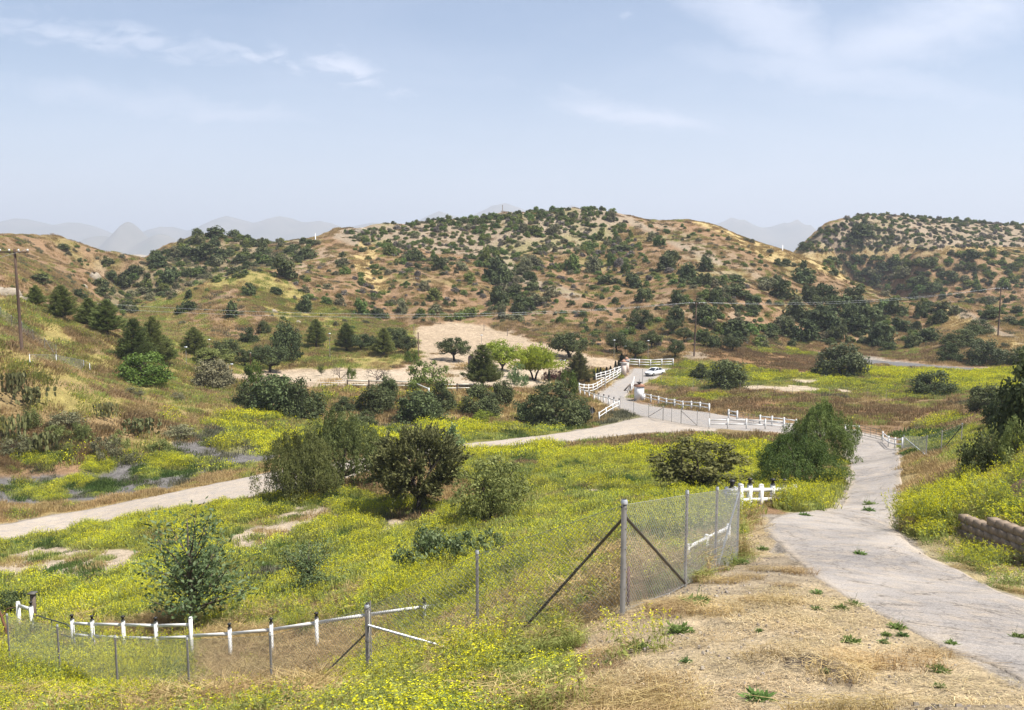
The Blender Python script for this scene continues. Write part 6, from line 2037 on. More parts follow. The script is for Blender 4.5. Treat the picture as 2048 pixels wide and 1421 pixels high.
white_fence('white_fence', 'white rail sloping down behind the chain link from the block pillar', pts, .62, (.85, .40), pw=.10, rh=.12)

# --- the foreground chain link fence
CLP = [(22, 28, 1229), (122, 26, 1251), (237, 24, 1273), (380, 22, 1277), (545, 20, 1268), (737, 17.6, 1212), (955, 15.5, 1104), (1245, 13.4, 1003), (1370, 15.8, 984), (1430, 18.0, 977), (1474, 20.6, 969)]


def chain_link(name, label, spec, pr, mesh_gap, wr, group, thick=(), post_mat=GALV, rail=False, closed_top=True, h_fix=None):
    """spec: (u, distance, v of the post top) per post, or places with a fixed height"""
    P, HH = [], []
    for k, s in enumerate(spec):
        if h_fix:
            P.append(np.array(s, float))
            HH.append(h_fix)
        else:
            u, y, vt = s
            p = atY(u, y, 1200)
            z = CZ + float(T_of(vt)) * y
            P.append(p)
            HH.append(z - p[2])
    b0 = P[0]
    root = empty(name, tuple(b0))
    tag(root, label, 'fence', group)
    for k, p in enumerate(P):
        lp = p - b0
        r0 = pr * (1.55 if k in thick else 1.0)
        q = QB()
        q.tube([up(lp, -.3), up(lp, HH[k])], r0, 9)
        if pr > .02:
            for z in np.linspace(.25, .95, 5):
                q.tube([up(lp, HH[k] * z - .012), up(lp, HH[k] * z + .012)], r0 * 1.18, 9)
        po = q.obj('post', post_mat, root)
        q = QB()
        q.lathe(up(lp, HH[k]), [(r0 * 1.25, -.04), (r0 * 1.25, .0), (r0 * .9, .035), (.0, .05)], 9)
        q.obj('cap', GALV_LT, po)
    for k in range(len(P) - 1):
        a, b_ = P[k] - b0, P[k + 1] - b0
        L = float(np.hypot(*(b_ - a)[:2]))
        hA, hB = HH[k] - .06, HH[k + 1] - .06
        q = QB()

        def pt(t, f):
            x = a + (b_ - a) * t
            z0 = float(H(x[0] + b0[0], x[1] + b0[1])) - b0[2] + .03
            ztop = x[2] + hA + (hB - hA) * t
            zt = max(ztop, z0 + .3)
            return np.array([x[0], x[1], z0 + (zt - z0) * f])
        hm = (hA + hB) / 2
        n = int((L + hm) / mesh_gap)
        for sgn in (1, -1):
            for j in range(n):
                c = -hm + (j + .5) * mesh_gap
                # line x = c + h (mirrored for the other lay)
                x0, x1 = max(c, 0), min(c + hm, L)
                if x1 - x0 < .01:
                    continue
                f0, f1 = (x0 - c) / hm, (x1 - c) / hm
                t0, t1 = x0 / L, x1 / L
                if sgn < 0:
                    t0, t1 = 1 - t0, 1 - t1
                m0, m1 = pt(t0, f0), pt(t1, f1)
                mm_ = pt((t0 + t1) / 2, (f0 + f1) / 2)
                q.tube([m0, mm_, m1], wr, 3, cap=False)
        top = [pt(t, 1) for t in np.linspace(0, 1, 5)]
        q.tube(top, wr * (4 if rail else 1.3), 4, cap=False)
        q.tube([pt(t, .0) + np.array([0, 0, .02]) for t in np.linspace(0, 1, 5)], wr * 1.3, 3, cap=False)
        q.obj('wire_mesh', WIRE, root)
    return root, P, HH, b0


fence, FP, FH, fb = chain_link('chain_link_fence', 'foreground grey chain link fence climbing from the left edge to the road verge', CLP, .030, .092, .0031, None, thick=(5, 7))


def brace(root, b0, a, b_, r, mat):
    q = QB()
    q.tube([np.array(a) - b0, np.array(b_) - b0], r, 8)
    return q.obj('brace', mat, root)


brace(fence, fb, up(FP[5], FH[5] * .70), up(at(596, 1404), .05), .024, GALV)
brace(fence, fb, up(FP[5], FH[5] * .78), up(atY(924, 15.9, 1306), .10), .026, GALV_LT)
brace(fence, fb, up(FP[7], FH[7] * .86), up(atY(1046, 14.9, 1240), .15), .025, GALV)
brace(fence, fb, up(FP[7], FH[7] * .88), up(FP[8], .08), .025, GALV)
brace(fence, fb, up(FP[10], FH[10] * .90), up(atY(1434, 18.6, 1150), .05), .024, GALV_LT)
q = QB()
q.tube([up(FP[5] - fb, -.2) + np.array([.07, .03, 0]), up(FP[5] - fb, FH[5] * 1.05) + np.array([.07, .03, 0])], .016, 7)
q.obj('second_pipe', GALV, fence)
q = QB()
q.box(up(FP[5] - fb, .12) + np.array([.04, -.02, 0]), (.22, .2, .5), .4, taper=.8)
q.obj('footing', RUST, fence)
p = atY(1256, 14.2, 1222)
root = empty('steel_stake', tuple(p))
tag(root, 'short rusty red stake beside the thick chain link corner post', 'stake')
q = QB()
q.box((0, 0, .33), (.045, .02, .80))
q.box((0, .014, .33), (.012, .02, .80))
q.obj('stake_body', surf_mat('red_oxide_steel', (.20, .10, .085), (.13, .07, .06), scale=8, rough=0.8), root)

# --- white fences of the middle distance
G_ = 'white rail fences'
white_fence('white_fence', 'white two rail fence in front of the gravel drive, left of the road pepper tree', along((1418, 859), (1568, 862), 5), 1.25, (.85, .45), pw=.14)
white_fence('white_fence', 'tiny white fence stub left of the grey pipe fence on the flats', along((1457, 838), (1474, 841), 2), 1.2, (.85, .45), pw=.15)
pipe_gate('pipe_gate', 'grey pipe gate between two white fence stubs beyond the drive', at(1476, 843), at(1518, 851), 1.15, 5, GALV, nv=3)
white_fence('white_fence', 'white two rail fence just left behind the road pepper tree top', along((1520, 851), (1592, 860), 4), 1.25, (.85, .45), pw=.15)
white_fence('white_fence', 'white fence stub at the bend right of the road pepper tree', along((1690, 868), (1717, 870), 2), 1.15, (.88, .45), pw=.15)
pipe_gate('pipe_gate', 'dark green pipe gate at the bend of the near road', at(1719, 871), at(1763, 882), 1.2, 4, GREENM, nv=3)
white_fence('white_fence', 'white two rail fence between dark pipe gate and right bank', along((1765, 884), (1804, 899), 4), 1.15, (.85, .42), pw=.14)
white_fence('white_fence', 'white two rail fence running from the white bowl pillar along the drive', along((1272, 799), (1418, 825), 10), 1.2, (.88, .48), pw=.16)
white_fence('white_fence', 'white three rail ranch fence climbing left of the drive', along((1158, 785), (1248, 749), 12), 1.5, (.90, .58, .26), pw=.15, rh=.15)
white_fence('white_fence', 'second white ranch fence behind the climbing one', along((1192, 764), (1246, 746), 7), 1.5, (.90, .58, .26), pw=.15, rh=.15)
white_fence('white_fence', 'straight white three rail fence behind the white car', along((1256, 733), (1346, 733), 5), 1.6, (.92, .60, .28), pw=.16, rh=.17)
white_fence('white_fence', 'low white lantern fence down the left side of the drive', along((1160, 790), (1238, 815), 9), 1.0, (.86,), pw=.15, caps=range(1, 9), cap_s=1.5)
white_fence('white_fence', 'white two rail fence corner below the lantern fence, near the stop sign', along((1198, 842), (1238, 818), 4), 1.2, (.88, .45), pw=.15, rh=.16)
white_fence('white_fence', 'short white fence rising behind the white bowl pillar', along((1263, 786), (1268, 770), 3), 1.5, (.88, .55, .25), pw=.16)
pts = along((695, 777), (825, 779), 4)
white_fence('rail_fence', 'cream two rail fence with dark posts along the yard', pts, 1.25, (.88, .40), pw=.16, rw=.05, rh=.18, mat=CREAM, pmat=DKWOOD)
pts = [at(826, 779), at(858, 793)]
white_fence('rail_fence', 'sloping white rail down from the yard fence', pts, 1.2, (.85,), pw=.12, rh=.2)
white_fence('rail_fence', 'cream rail fence with dark posts in front of the bushy pine', along((880, 783), (948, 782), 3), 1.1, (.88, .40), pw=.14, rw=.05, rh=.17, mat=CREAM, pmat=DKWOOD)
pipe_gate('pipe_gate', 'thin pale pipe gate at the left end of the cream yard fence', at(641, 776), at(692, 777), 1.15, 3, GALV_LT, nv=0)
p = at(554, 992)
root = empty('white_post', tuple(p))
tag(root, 'lone white post standing at the dirt road beside the weeping pepper tree', 'post')
q = QB()
q.box((0, 0, .6), (.13, .13, 1.5), .3)
q.obj('post_body', WHITE, root)
q = QB()
q.box((0, 0, 1.37), (.16, .16, .05), .3, taper=.5)
q.obj('cap', WHITE, root)

# --- wire fences of the middle distance
def line_at(spec):
    return [at(u, v) for u, v in spec]


ch, cP, cH, cb = chain_link('chain_link_gate', 'chain link gate and fence across the drive mouth', line_at([(1240, 818), (1267, 828), (1297, 835), (1326, 842), (1343, 845), (1362, 848), (1394, 853), (1419, 858)]), .03, .22, .004, 'far wire fences', thick=(3, 5), h_fix=1.85, rail=True)
brace(ch, cb, up(cP[3], 1.7), up(cP[2], .1), .03, GALV)
brace(ch, cb, up(cP[5], 1.6), up(cP[6], .1), .03, GALV)
chain_link('chain_link_fence', 'low wire fence on the flats right of the white car', line_at([(1322, 768), (1352, 775), (1386, 777), (1416, 779), (1452, 780)]), .03, .3, .004, 'far wire fences', h_fix=1.7, rail=True)
chain_link('wire_fence', 'thin post and wire fence across the yellow flats', line_at([(1480, 785), (1515, 787), (1549, 789), (1585, 791), (1622, 793), (1658, 795), (1694, 796), (1735, 799), (1772, 801)]), .028, 3.0, .004, 'far wire fences', h_fix=1.5, post_mat=WOODG)
sl_, sP, sH, sb = chain_link('chain_link_fence', 'grey chain link fence descending the left slope past the utility pole', line_at([(-40, 620), (2, 638), (24, 655), (45, 668), (67, 684), (90, 700), (113, 714)]), .03, .22, .0045, 'far wire fences', h_fix=1.5)
brace(sl_, sb, up(sP[5], 1.5), up(sP[6], .0), .03, GALV_LT)
chain_link('chain_link_fence', 'pale railed chain link corner on the left slope', line_at([(60, 727), (113, 727), (168, 736), (180, 742)]), .03, .22, .0045, 'far wire fences', h_fix=1.0, rail=True, post_mat=GALV_LT)
rb, rP, rH, rb0 = chain_link('chain_link_fence', 'chain link fence on the right bank with pale pipe brace', line_at([(1806, 905), (1852, 915), (1882, 905), (1922, 890)]), .035, .25, .004, 'far wire fences', h_fix=1.6)
brace(rb, rb0, up(rP[0], 1.45), up(rP[1], .15), .03, GALV_LT)
brace(rb, rb0, up(rP[3], 1.4), up(rP[2], .1), .03, GALV)

# --- utility poles and wires
def utility_pole(label, u, vb, ut, vt, arm, rz):
    p = at(u, vb)
    d = p[1]
    h = CZ + float(T_of(vt)) * d - p[2]
    xt = float(s_of(ut, vt)) * d - p[0]
    root = empty('utility_pole', tuple(p))
    tag(root, label, 'utility pole', 'utility poles')
    q = QB()
    q.tube([(0, 0, -.5), (xt * .5, 0, h * .5), (xt, 0, h)], [.19, .155, .12], 10)
    q.obj('pole', WOODP, root)
    ax = np.array([math.cos(rz), math.sin(rz), 0])
    q = QB()
    c = np.array([xt, -.16, h - .35])
    q.beam(c - ax * arm / 2, c + ax * arm / 2, .10, .13)
    q.obj('crossarm', WOODP, root)
    tops = []
    for f in (-.47, -.16, .16, .47):
        q = QB()
        b_ = c + ax * arm * f + np.array([0, 0, .06])
        q.lathe(b_, [(.03, 0), (.03, .08), (.11, .09), (.12, .16), (.07, .19), (.08, .27), (.0, .29)], 8)
        q.obj('insulator', PORC, root)
        tops.append(np.array(p) + b_ + np.array([0, 0, .26]))
    return tops


tl = utility_pole('leaning brown utility pole on the left slope', 44, 704, 29, 498, 3.1, .05)
tm = utility_pole('brown utility pole at the foot of the main hill on a pale gravel patch', 1388, 713, 1393, 605, 3.2, -.06)
tr = utility_pole('utility pole on the sandy spur near the right edge', 1996, 673, 2002, 576, 3.2, .1)
for q in ('',):
    pass


def wire(label, A, B, sag, r=.012):
    A, B = np.array(A), np.array(B)
    t = np.linspace(0, 1, 29)
    P = A[None] * (1 - t)[:, None] + B[None] * t[:, None]
    P[:, 2] -= 4 * sag * t * (1 - t)
    q = QB()
    q.tube(P - A, r, 4, cap=False)
    o = q.obj('power_line', GALV_LT, None, tuple(A), link=True)
    tag(o, label, 'wire', 'power lines between the poles')


pe = at(180, 650)
e1 = np.array([float(s_of(178, 612)) * pe[1], pe[1] + 1.0, CZ + float(T_of(612)) * pe[1]])
wire('upper sagging power line from the left slope pines to the middle utility pole', e1 + np.array([0, 0, .35]), tm[0], 2.1)
wire('lower sagging power line from the left slope pines to the middle utility pole', e1 - np.array([0, .6, .35]), tm[1], 2.2)
wire('upper power line from the middle to the right utility pole', tm[2], tr[1], 1.3)
wire('lower power line from the middle to the right utility pole', tm[3], tr[0], 1.7)
wire('wire leaving the left utility pole to the left edge', tl[3], tl[3] + np.array([-9, -6, -3.2]), .2)

# --- lamp posts, masts, posts
def lamp_post(label, u, vb, vt, kind='head', mat=GALV):
    p = at(u, vb)
    d = depth_of(p)
    h = (vb - vt) / F * d
    root = empty('lamp_post', tuple(p))
    tag(root, label, 'lamp post', 'lamp posts of the yard')
    q = QB()
    q.tube([(0, 0, -.2), (0, 0, h)], [.045, .03], 7)
    q.obj('pole', mat, root)
    q = QB()
    if kind == 'head':
        q.box((0, 0, h + .05), (.55, .3, .14), .2, taper=.7)
    else:
        q.beam((0, 0, h), (-1.1, .1, h - .35), .06, .05)
        q.beam((-1.1, .1, h - .35), (-.85, .1, h + .1), .05, .05)
        q.box((-.95, .1, h - .2), (.5, .25, .1), .1)
    q.obj('lamp_head', GALV_LT, root)


for a in (('white lamp post between two pines on the spur', 660, 717, 668), ('white lamp post left of the pine above the grey-green shrub', 373, 732, 695), ('thin lamp post behind the feathery green shrub', 419, 708, 680), ('lamp post beside the grey-green shrub at the yard end', 464, 758, 729),
          ('tall lamp post left of the ranch fence gate pillar', 1228, 717, 681), ('lamp post just behind the gate pillar', 1251, 717, 693), ('lamp post above the straight white three rail fence', 1296, 719, 682), ('thin lamp post behind the yellow-green round tree', 963, 700, 671)):
    lamp_post(*a)
lamp_post('bent arm lamp post left of the dull green pine', 1131, 764, 720, 'arm')


def plain_post(name, label, u, vb, vt, r, mat, capmat=None, cat='post'):
    p = at(u, vb)
    h = (vb - vt) / F * depth_of(p)
    root = empty(name, tuple(p))
    tag(root, label, cat)
    q = QB()
    q.tube([(0, 0, -.2), (0, 0, h)], [r, r * .85], 8)
    q.obj('post_body', mat, root)
    q = QB()
    q.lathe((0, 0, h), [(r * 1.2, -.03), (r * 1.2, .05), (0, .1)], 8)
    q.obj('cap', capmat or mat, root)


plain_post('wooden_post', 'tall dark wooden pole at the left edge of the dirt clearing', 837, 725, 666, .12, WOODP)
plain_post('wooden_post', 'short wooden post at the top left of the dirt clearing', 828, 668, 651, .09, WOODG)
plain_post('wooden_post', 'short wooden post at the top of the dirt clearing', 968, 662, 650, .09, WOODG)
plain_post('wooden_post', 'short wooden post at the upper right rim of the dirt clearing', 1015, 672, 658, .09, WOODG)
plain_post('wooden_post', 'reddish post in front of the flat topped oak', 502, 740, 706, .13, RUST, PORC)
plain_post('wooden_post', 'brown post beside the yard lamp post', 457, 756, 728, .13, WOODG)
plain_post('gate_post', 'grey steel gate post on the gravel drive below the ranch fence', 1210, 776, 753, .10, GALV)
plain_post('gate_post', 'thin steel post right of the white bowl pillar', 1285, 768, 739, .05, GALV)
plain_post('mast', 'thin mast standing on the crest of the main hill', 1005, 433, 411, .16, WOODG, cat='mast')
plain_post('white_post', 'small white marker on the saddle left of the main hill', 631, 482, 467, .16, WHITE)
plain_post('white_post', 'small white marker in the low notch at the gold ridge end', 1565, 502, 490, .14, WHITE)

# --- gate pillars
def gate_pillar(label, u, vb, vt, wpx):
    p = at(u, vb)
    d = depth_of(p)
    h, w_ = (vb - vt) / F * d, wpx / F * d
    root = empty('gate_pier', tuple(p))
    tag(root, label, 'pillar', 'pillars of the ranch gate')
    q = QB()
    q.box((0, 0, h * .37), (w_, w_, h * .8), .3)
    q.obj('shaft', STUCCO, root)
    q = QB()
    q.box((0, 0, h * .80), (w_ * 1.35, w_ * 1.35, h * .06), .3)
    q.obj('collar', WHITE, root)
    q = QB()
    q.box((0, 0, h * .83 + h * .085), (w_ * 1.35, w_ * 1.35, h * .17), .3, taper=.08)
    q.obj('roof_cap', TERRA, root)


gate_pillar('pinkish gate pillar with terracotta roof cap at the ranch fence end', 1247, 752, 719, 8.5)
gate_pillar('second pinkish gate pillar rising behind the first', 1253, 745, 714, 7.5)
p = at(1278, 801)
d = depth_of(p)
root = empty('white_pier', tuple(p))
tag(root, 'stout white pillar with red brick cap at the drive bend', 'pillar')
q = QB()
q.box((0, 0, 1.0), (1.12, 1.12, 2.2), .25)
q.obj('shaft', WHITE, root)
q = QB()
q.box((.5, -.15, .45), (.55, .8, 1.1), .25)
q.obj('plinth', WHITE, root)
q = QB()
q.box((0, 0, 2.2), (1.28, 1.28, .2), .25)
q.box((0, 0, 2.36), (1.1, 1.1, .12), .25)
q.obj('brick_cap', TERRA, root)
root = empty('iron_bowl', (p[0], p[1], p[2] + 2.42))
tag(root, 'black iron bowl with a spike on the stout white pillar', 'bowl')
q = QB()
q.lathe((0, 0, 0), [(.0, 0), (.16, 0), (.12, .06), (.3, .2), (.46, .34), (.42, .35), (.25, .24), (.0, .2)], 14)
q.obj('bowl_body', LANT, root)
q = QB()
q.tube([(0, 0, .2), (0, 0, .85)], [.05, .02], 6)
q.obj('spike', LANT, root)
p = at(1257, 782)
root = empty('wooden_board', tuple(p))
tag(root, 'brown board leaning left of the stout white pillar', 'board')
q = QB()
q.beam((-.75, 0, 0), (.35, .3, 1.15), .5, .06)
q.obj('plank', WOODG, root)
q = QB()
q.beam((.3, .3, -.1), (.35, .34, 1.12), .08, .08)
q.obj('prop', WOODG, root)

# --- stop sign seen from behind
p = at(1184, 850)
root = empty('stop_sign', tuple(p))
tag(root, 'dark back of an octagonal sign on a post beside the largest oak shrub', 'sign')
hb = (850 - 821) / F * depth_of(p)
q = QB()
q.box((0, 0, hb / 2 + .1), (.06, .05, hb + .9), .2)
q.obj('post', GALV, root)
q = QB()
th = np.linspace(0, 2 * math.pi, 9)[:-1] + math.pi / 8
cs_, sn_ = math.cos(.2), math.sin(.2)
ring = np.stack([.42 * np.cos(th) * cs_, .42 * np.cos(th) * sn_ + .03, hb + .42 * np.sin(th)], 1)
for off in (0, .02):
    rr = ring + np.array([-sn_ * off, cs_ * off, 0])
    q.add(np.stack([rr[[0, 4, 0]], rr[[1, 5, 3]], rr[[2, 6, 4]], rr[[3, 7, 7]]], 1))
r2 = ring + np.array([-sn_ * .02, cs_ * .02, 0])
q.add(np.stack([ring, np.roll(ring, -1, 0), np.roll(r2, -1, 0), r2], 1))
q.obj('sign_plate', surf_mat('dull_sign_back', (.060, .058, .056), (.045, .045, .045), scale=5, rough=0.6), root)

# --- stone marker in the yard
p = at(942, 733)
d = depth_of(p)
root = empty('stone_marker', tuple(p))
tag(root, 'dark arched stone marker behind the bushy pine in the yard', 'marker')
hm_ = (733 - 708) / F * d
q = QB()
n_ = 8
w_ = .55
pr = [(-w_, -.1), (w_, -.1), (w_, hm_ * .7)] + [(w_ * math.cos(a), hm_ * .7 + w_ * .8 * math.sin(a)) for a in np.linspace(.2, math.pi - .2, 7)] + [(-w_, hm_ * .7)]
pr = np.array(pr)
for k in range(2, len(pr), 1):
    a, b_ = pr[k - 1], pr[k]
    for y_ in (-.16, .16):
        q.add([[(0, y_, hm_ * .4), (a[0], y_, a[1]), ((a[0] + b_[0]) / 2, y_, (a[1] + b_[1]) / 2), (b_[0], y_, b_[1])]])
    q.add([[(a[0], -.16, a[1]), (b_[0], -.16, b_[1]), (b_[0], .16, b_[1]), (a[0], .16, a[1])]])
for y_ in (-.16, .16):
    q.add([[(0, y_, hm_ * .4), (-w_, y_, hm_ * .7), (-w_, y_, .2), (-w_, y_, -.1)], [(0, y_, hm_ * .4), (-w_, y_, -.1), (0, y_, -.1), (w_, y_, -.1)]])
q.obj('slab', STONE, root)
q = QB()
q.tube([(-.3, 0, hm_), (-.3, 0, hm_ + .9)], .03, 6)
q.beam((-.3, 0, hm_ + .7), (.3, 0, hm_ + .35), .04, .04)
q.obj('iron_rod', LANT, root)

# --- the white car
CARW = surf_mat('white_car_paint', (.80, .80, .79), (.76, .76, .75), scale=.5, rough=0.22, spec=0.5)
GLASS = surf_mat('dark_car_glass', (.012, .014, .016), (.02, .022, .024), scale=1, rough=0.08, spec=0.6)
TYRE = surf_mat('tyre_rubber', (.018, .018, .018), (.03, .03, .03), scale=6, rough=0.85)
RIM = surf_mat('wheel_alloy', (.40, .40, .41), (.30, .30, .31), scale=4, rough=0.3, metal=0.7)
p = at(1309, 751)
root = empty('parked_car', (p[0], p[1], p[2] + .02), math.radians(222))
tag(root, 'white sedan facing the gravel drive beside the green verge', 'car')
XS = [-2.25, -2.18, -1.9, -1.3, -.6, 0, .6, 1.2, 1.75, 2.1, 2.24]
WL = [.62, .78, .86, .9, .9, .9, .9, .89, .85, .74, .55]
ZT = [.78, .92, .98, 1.0, .98, .96, .95, .92, .84, .72, .60]
ZB_ = [.42, .32, .26, .22, .2, .2, .2, .22, .25, .28, .36]
q = QB()
rings = []
for x, w_, zt, zb in zip(XS, WL, ZT, ZB_):
    zm = (zt + zb) / 2
    rings.append(np.array([(x, -w_ * .9, zb), (x, -w_, zm * .85), (x, -w_ * .99, zm * 1.25), (x, -w_ * .86, zt), (x, 0, zt + .03), (x, w_ * .86, zt), (x, w_ * .99, zm * 1.25), (x, w_, zm * .85), (x, w_ * .9, zb), (x, 0, zb)]))
R_ = np.array(rings)
q.add(np.stack([R_[:-1], np.roll(R_[:-1], -1, 1), np.roll(R_[1:], -1, 1), R_[1:]], 2).reshape(-1, 4, 3))
for rg in (R_[0], R_[-1]):
    q.add([[rg[0], rg[1], rg[7], rg[8]], [rg[1], rg[2], rg[6], rg[7]], [rg[2], rg[3], rg[5], rg[6]]])
body = q.obj('body', CARW, root, smoothed=True)
# cabin: pillars and roof white, glass slightly inside
q = QB()
cb_ = [(-1.75, .74, .99), (-1.0, .62, 1.40), (.15, .62, 1.43), (1.15, .76, .95)]
top = np.array([[(-1.05, s * .60, 1.40), (-.3, s * .62, 1.45), (.25, s * .60, 1.42)] for s in (-1, 1)])
q.add([[top[0][0], top[0][1], top[1][1], top[1][0]], [top[0][1], top[0][2], top[1][2], top[1][1]]])
q.add([[t_ - np.array([0, 0, .05]) for t_ in (top[0][0], top[1][0], top[1][1], top[0][1])], [t_ - np.array([0, 0, .05]) for t_ in (top[0][1], top[1][1], top[1][2], top[0][2])]])
for s in (-1, 1):
    for a, b_ in (((-1.75, s * .76, .97), (-1.05, s * .61, 1.41)), ((-.35, s * .80, .96), (-.32, s * .62, 1.43)), ((1.12, s * .78, .94), (.25, s * .61, 1.42))):
        q.beam(a, b_, .07, .06)
q.obj('roof', CARW, root)
q = QB()
q.add([[(.27, -.58, 1.40), (.27, .58, 1.40), (1.12, .74, .95), (1.12, -.74, .95)]])
q.obj('windscreen', GLASS, root)
q = QB()
q.add([[(-1.07, -.58, 1.39), (-1.75, -.72, .98), (-1.75, .72, .98), (-1.07, .58, 1.39)]])
q.obj('rear_window', GLASS, root)
for s in (-1, 1):
    for xa, xb, xc, xd in ((-1.68, -1.03, -.36, -.38), (-.30, -.28, .22, 1.05)):
        q = QB()
        q.add([[(xa, s * .755, .98), (xb, s * .605, 1.39), (xc, s * .605, 1.40), (xd, s * .77, .96)]])
        q.obj('side_window', GLASS, root)
    q = QB()
    q.box((2.05, s * .55, .66), (.18, .34, .13), -s * .35)
    q.obj('headlight', surf_mat('headlight_lens', (.5, .52, .55), (.4, .42, .45), rough=0.1, spec=0.6), root)
    q = QB()
    q.box((.95, s * .98, .98), (.1, .16, .12))
    q.obj('mirror', CARW, root)
    for x in (-1.36, 1.38):
        q = QB()
        th = np.linspace(0, 2 * math.pi, 17)[:-1]
        ringf = lambda rad, y_: np.stack([x + rad * np.cos(th), np.full(16, y_), .33 + rad * np.sin(th)], 1)
        seq = [ringf(.22, s * .90), ringf(.31, s * .905), ringf(.33, s * .87), ringf(.33, s * .72), ringf(.2, s * .7)]
        for a, b_ in zip(seq[:-1], seq[1:]):
            q.add(np.stack([a, np.roll(a, -1, 0), np.roll(b_, -1, 0), b_], 1))
        wo = q.obj('wheel', TYRE, root)
        q = QB()
        a, b_ = ringf(.22, s * .903), ringf(.05, s * .885)
        q.add(np.stack([a, np.roll(a, -1, 0), np.roll(b_, -1, 0), b_], 1))
        q.obj('rim', RIM, wo)
q = QB()
q.box((2.20, 0, .47), (.1, .95, .2))
q.obj('grille', LANT, root)

# --- retaining wall of split blocks and the cut above it, right edge
A, B = np.array(at(2130, 1150)), np.array(at(1922, 1064))
L = float(np.hypot(*(B - A)[:2]))
ax = (B - A) / L
ax[2] = 0
nx_ = np.array([ax[1], -ax[0], 0])
if nx_[0] > 0:
    nx_ = -nx_
root = empty('retaining_wall', tuple(A))
tag(root, 'low brown split block retaining wall below the right bank', 'wall')
q = QB()
r_ = np.random.default_rng(3)
rz = math.atan2(ax[1], ax[0])
nb_ = int(L / .43)
dzl = (B[2] - A[2]) / L
for row in range(-2, 5):
    for k in range(nb_ + 1):
        t = (k + (.5 if row % 2 else 0)) * .43
        if t > L:
            continue
        hgt = .64 - .22 * smooth(.55, 1, t / L)
        if row * .2 > hgt:
            continue
        off = nx_ * (-.03 * row + r_.normal() * .006)
        q.box(ax * t + off + np.array([0, 0, dzl * t + row * .203]), (.425, .28, .200), rz)
q.obj('block_courses', BLOCK, root)

def rock(name, label, u, v, wpx, hpx, mat, seed, cat='rock', group=None, flat_=1.0, sink=.3):
    p = at(u, v)
    d = depth_of(p)
    W_, H_ = wpx / F * d / 2, hpx / F * d
    nu, nv = 28, 16
    th, ph = np.meshgrid(np.linspace(0, 2 * math.pi, nu, endpoint=False), np.linspace(-.5 * math.pi, .5 * math.pi, nv))
    D = np.stack([np.cos(ph) * np.cos(th), np.cos(ph) * np.sin(th), np.sin(ph)], -1)
    n_ = fbm(D[..., 0] * 2 + seed * 7.1, D[..., 1] * 2 + D[..., 2] * 1.7, .9, seed, 4)
    n2_ = np.round(fbm(D[..., 0] + seed, D[..., 2] * 2 + D[..., 1], .5, seed + 5, 2) * 3) / 3
    P_ = D * (1 + .35 * n_ + .12 * n2_)[..., None] * np.array([W_, W_ * flat_, H_])
    q = QB()
    q.add(np.stack([P_[:-1], np.roll(P_[:-1], -1, 1), np.roll(P_[1:], -1, 1), P_[1:]], 2).reshape(-1, 4, 3))
    o = q.obj(name, mat, None, (p[0], p[1] + W_ * flat_ * .2, p[2] - H_ * sink))
    tag(o, label, cat, group)


rock('rock_outcrop', 'pale rock outcrop at the left edge behind the utility pole, upper part', 8, 586, 56, 15, PALEROCK, 1, group='pale rocks')
rock('rock_outcrop', 'pale rock outcrop lower end right behind the utility pole', 46, 600, 40, 10, PALEROCK, 2, group='pale rocks')
rock('rock_outcrop', 'pale crag in the left back hill above the pines', 188, 556, 26, 13, PALEROCK, 3, group='pale rocks')
rock('boulder', 'pale boulder on the grassy spur', 548, 624, 14, 7, PALEROCK, 4, group='pale rocks')
rock('boulder', 'pale boulder below the crag of the left back hill', 168, 574, 12, 7, PALEROCK, 5, group='pale rocks')
rock('boulder', 'pale boulder on the spur above the lone spur pine', 596, 646, 12, 6, PALEROCK, 6, group='pale rocks')
rock('boulder', 'pale boulder in the middle of the main hill face', 1145, 592, 14, 7, PALEROCK, 7, group='pale rocks')
rock('boulder', 'pale boulder on the hill foot right of the dark grove', 1665, 672, 12, 7, PALEROCK, 8, group='pale rocks')
rock('rock_outcrop', 'pale crest rock at the left end of the main hill top', 722, 462, 34, 7, PALEROCK, 9, group='pale rocks')

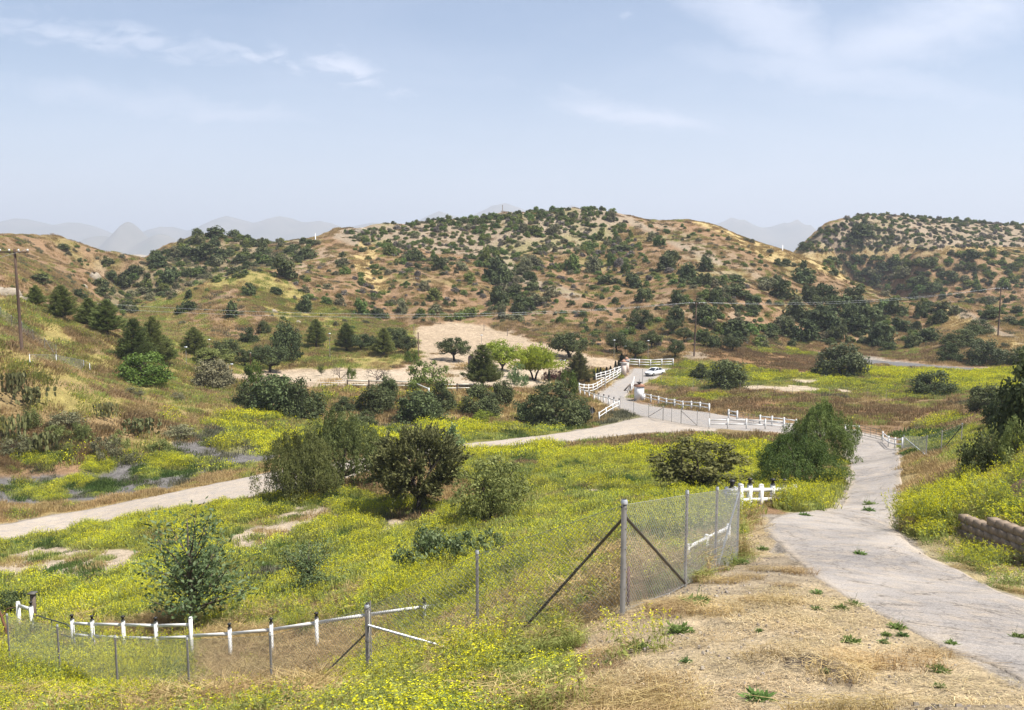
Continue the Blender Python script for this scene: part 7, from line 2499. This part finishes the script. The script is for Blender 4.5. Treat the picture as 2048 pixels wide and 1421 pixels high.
# --- single weeds on verge and road
WEEDS = [(1720, 1110, 26, 'alone in the middle of the near road'), (1633, 1188, 26, 'at the road edge on the straw, upper one'), (1635, 1220, 24, 'on the straw a little below the upper road edge weed'), (1682, 1219, 30, 'spreading at the road edge'), (1709, 1211, 32, 'low and grassy at the road edge'),
         (1773, 1272, 22, 'on the straw near the pavement corner'), (1805, 1273, 26, 'right of the pavement corner weeds'), (1794, 1258, 36, 'wide, on the broken pavement edge'), (1767, 1287, 24, 'lowest of the pavement corner weeds'), (1876, 1344, 40, 'dark leafy, near the bottom right'), (1879, 1376, 26, 'small, bottom right on the straw'),
         (1905, 1291, 30, 'with a yellow flower at the pavement edge'), (1518, 1402, 66, 'largest, at the bottom edge right of centre'), (1703, 1286, 40, 'pale thin, left of the pavement corner weeds'), (1480, 1128, 36, 'at the foot of the last chain link post'), (1527, 1100, 24, 'below the turnout edge'), (1518, 1264, 18, 'tiny, on the straw right of the fence braces'),
         (2037, 1277, 34, 'grassy, in the road at the right edge'), (1736, 1022, 26, 'in the road, nearer of the two at the narrow part'), (1740, 1010, 28, 'in the road, farther of the two at the narrow part'), (1278, 1300, 50, 'dark green, below the thick corner post'), (1360, 1266, 60, 'leafy, right of the thick corner post foot'), (1392, 1210, 60, 'grassy, in front of the long chain link brace'),
         (1372, 1326, 26, 'small, on the brown matted grass'), (1217, 1330, 26, 'small, left on the brown matted grass'), (1650, 1345, 20, 'beside the dark earth heap'), (1610, 1032, 24, 'on the turnout edge below the yellow bush')]
wl = []
for s in range(3):
    r = np.random.default_rng(300 + s)
    q = QB()
    n_ = 130
    a = r.random(n_) * 6.28
    el = .1 + 1.0 * r.random(n_) ** 1.3
    L_ = .05 + .17 * r.random(n_)
    dr = np.stack([np.cos(a) * np.cos(el), np.sin(a) * np.cos(el), np.sin(el)], 1)
    st_ = disc(r, n_, .11)
    q.add(leaves(st_ + dr * (L_ * .6)[:, None], dr, np.stack([-dr[:, 0] * .5, -dr[:, 1] * .5, np.ones(n_)], 1) + .9 * rnd_unit(r, n_), L_ * .8, .045), r.random(n_), 0)
    st = disc(r, 12, .12)
    tp = st + np.stack([r.normal(size=12) * .1, r.normal(size=12) * .1, .2 + .25 * r.random(12)], 1)
    q.add(ribbon(st, tp, .006, r), .5, 0)
    wl.append(q.mesh('weed_leaves', GM_['green']))
for k, (u, v, wpx, wh) in enumerate(WEEDS):
    p = at(u, v)
    s_ = wpx / F * depth_of(p) / .38
    o = bpy.data.objects.new('weed', wl[k % 3])
    o.location = (p[0], p[1], p[2] + .01)
    o.rotation_euler = (0, 0, k * 1.3)
    o.scale = (s_, s_, s_ * .6)
    COL.objects.link(o)
    tag(o, 'green weed ' + wh, 'weed', 'single weeds on road and verge')
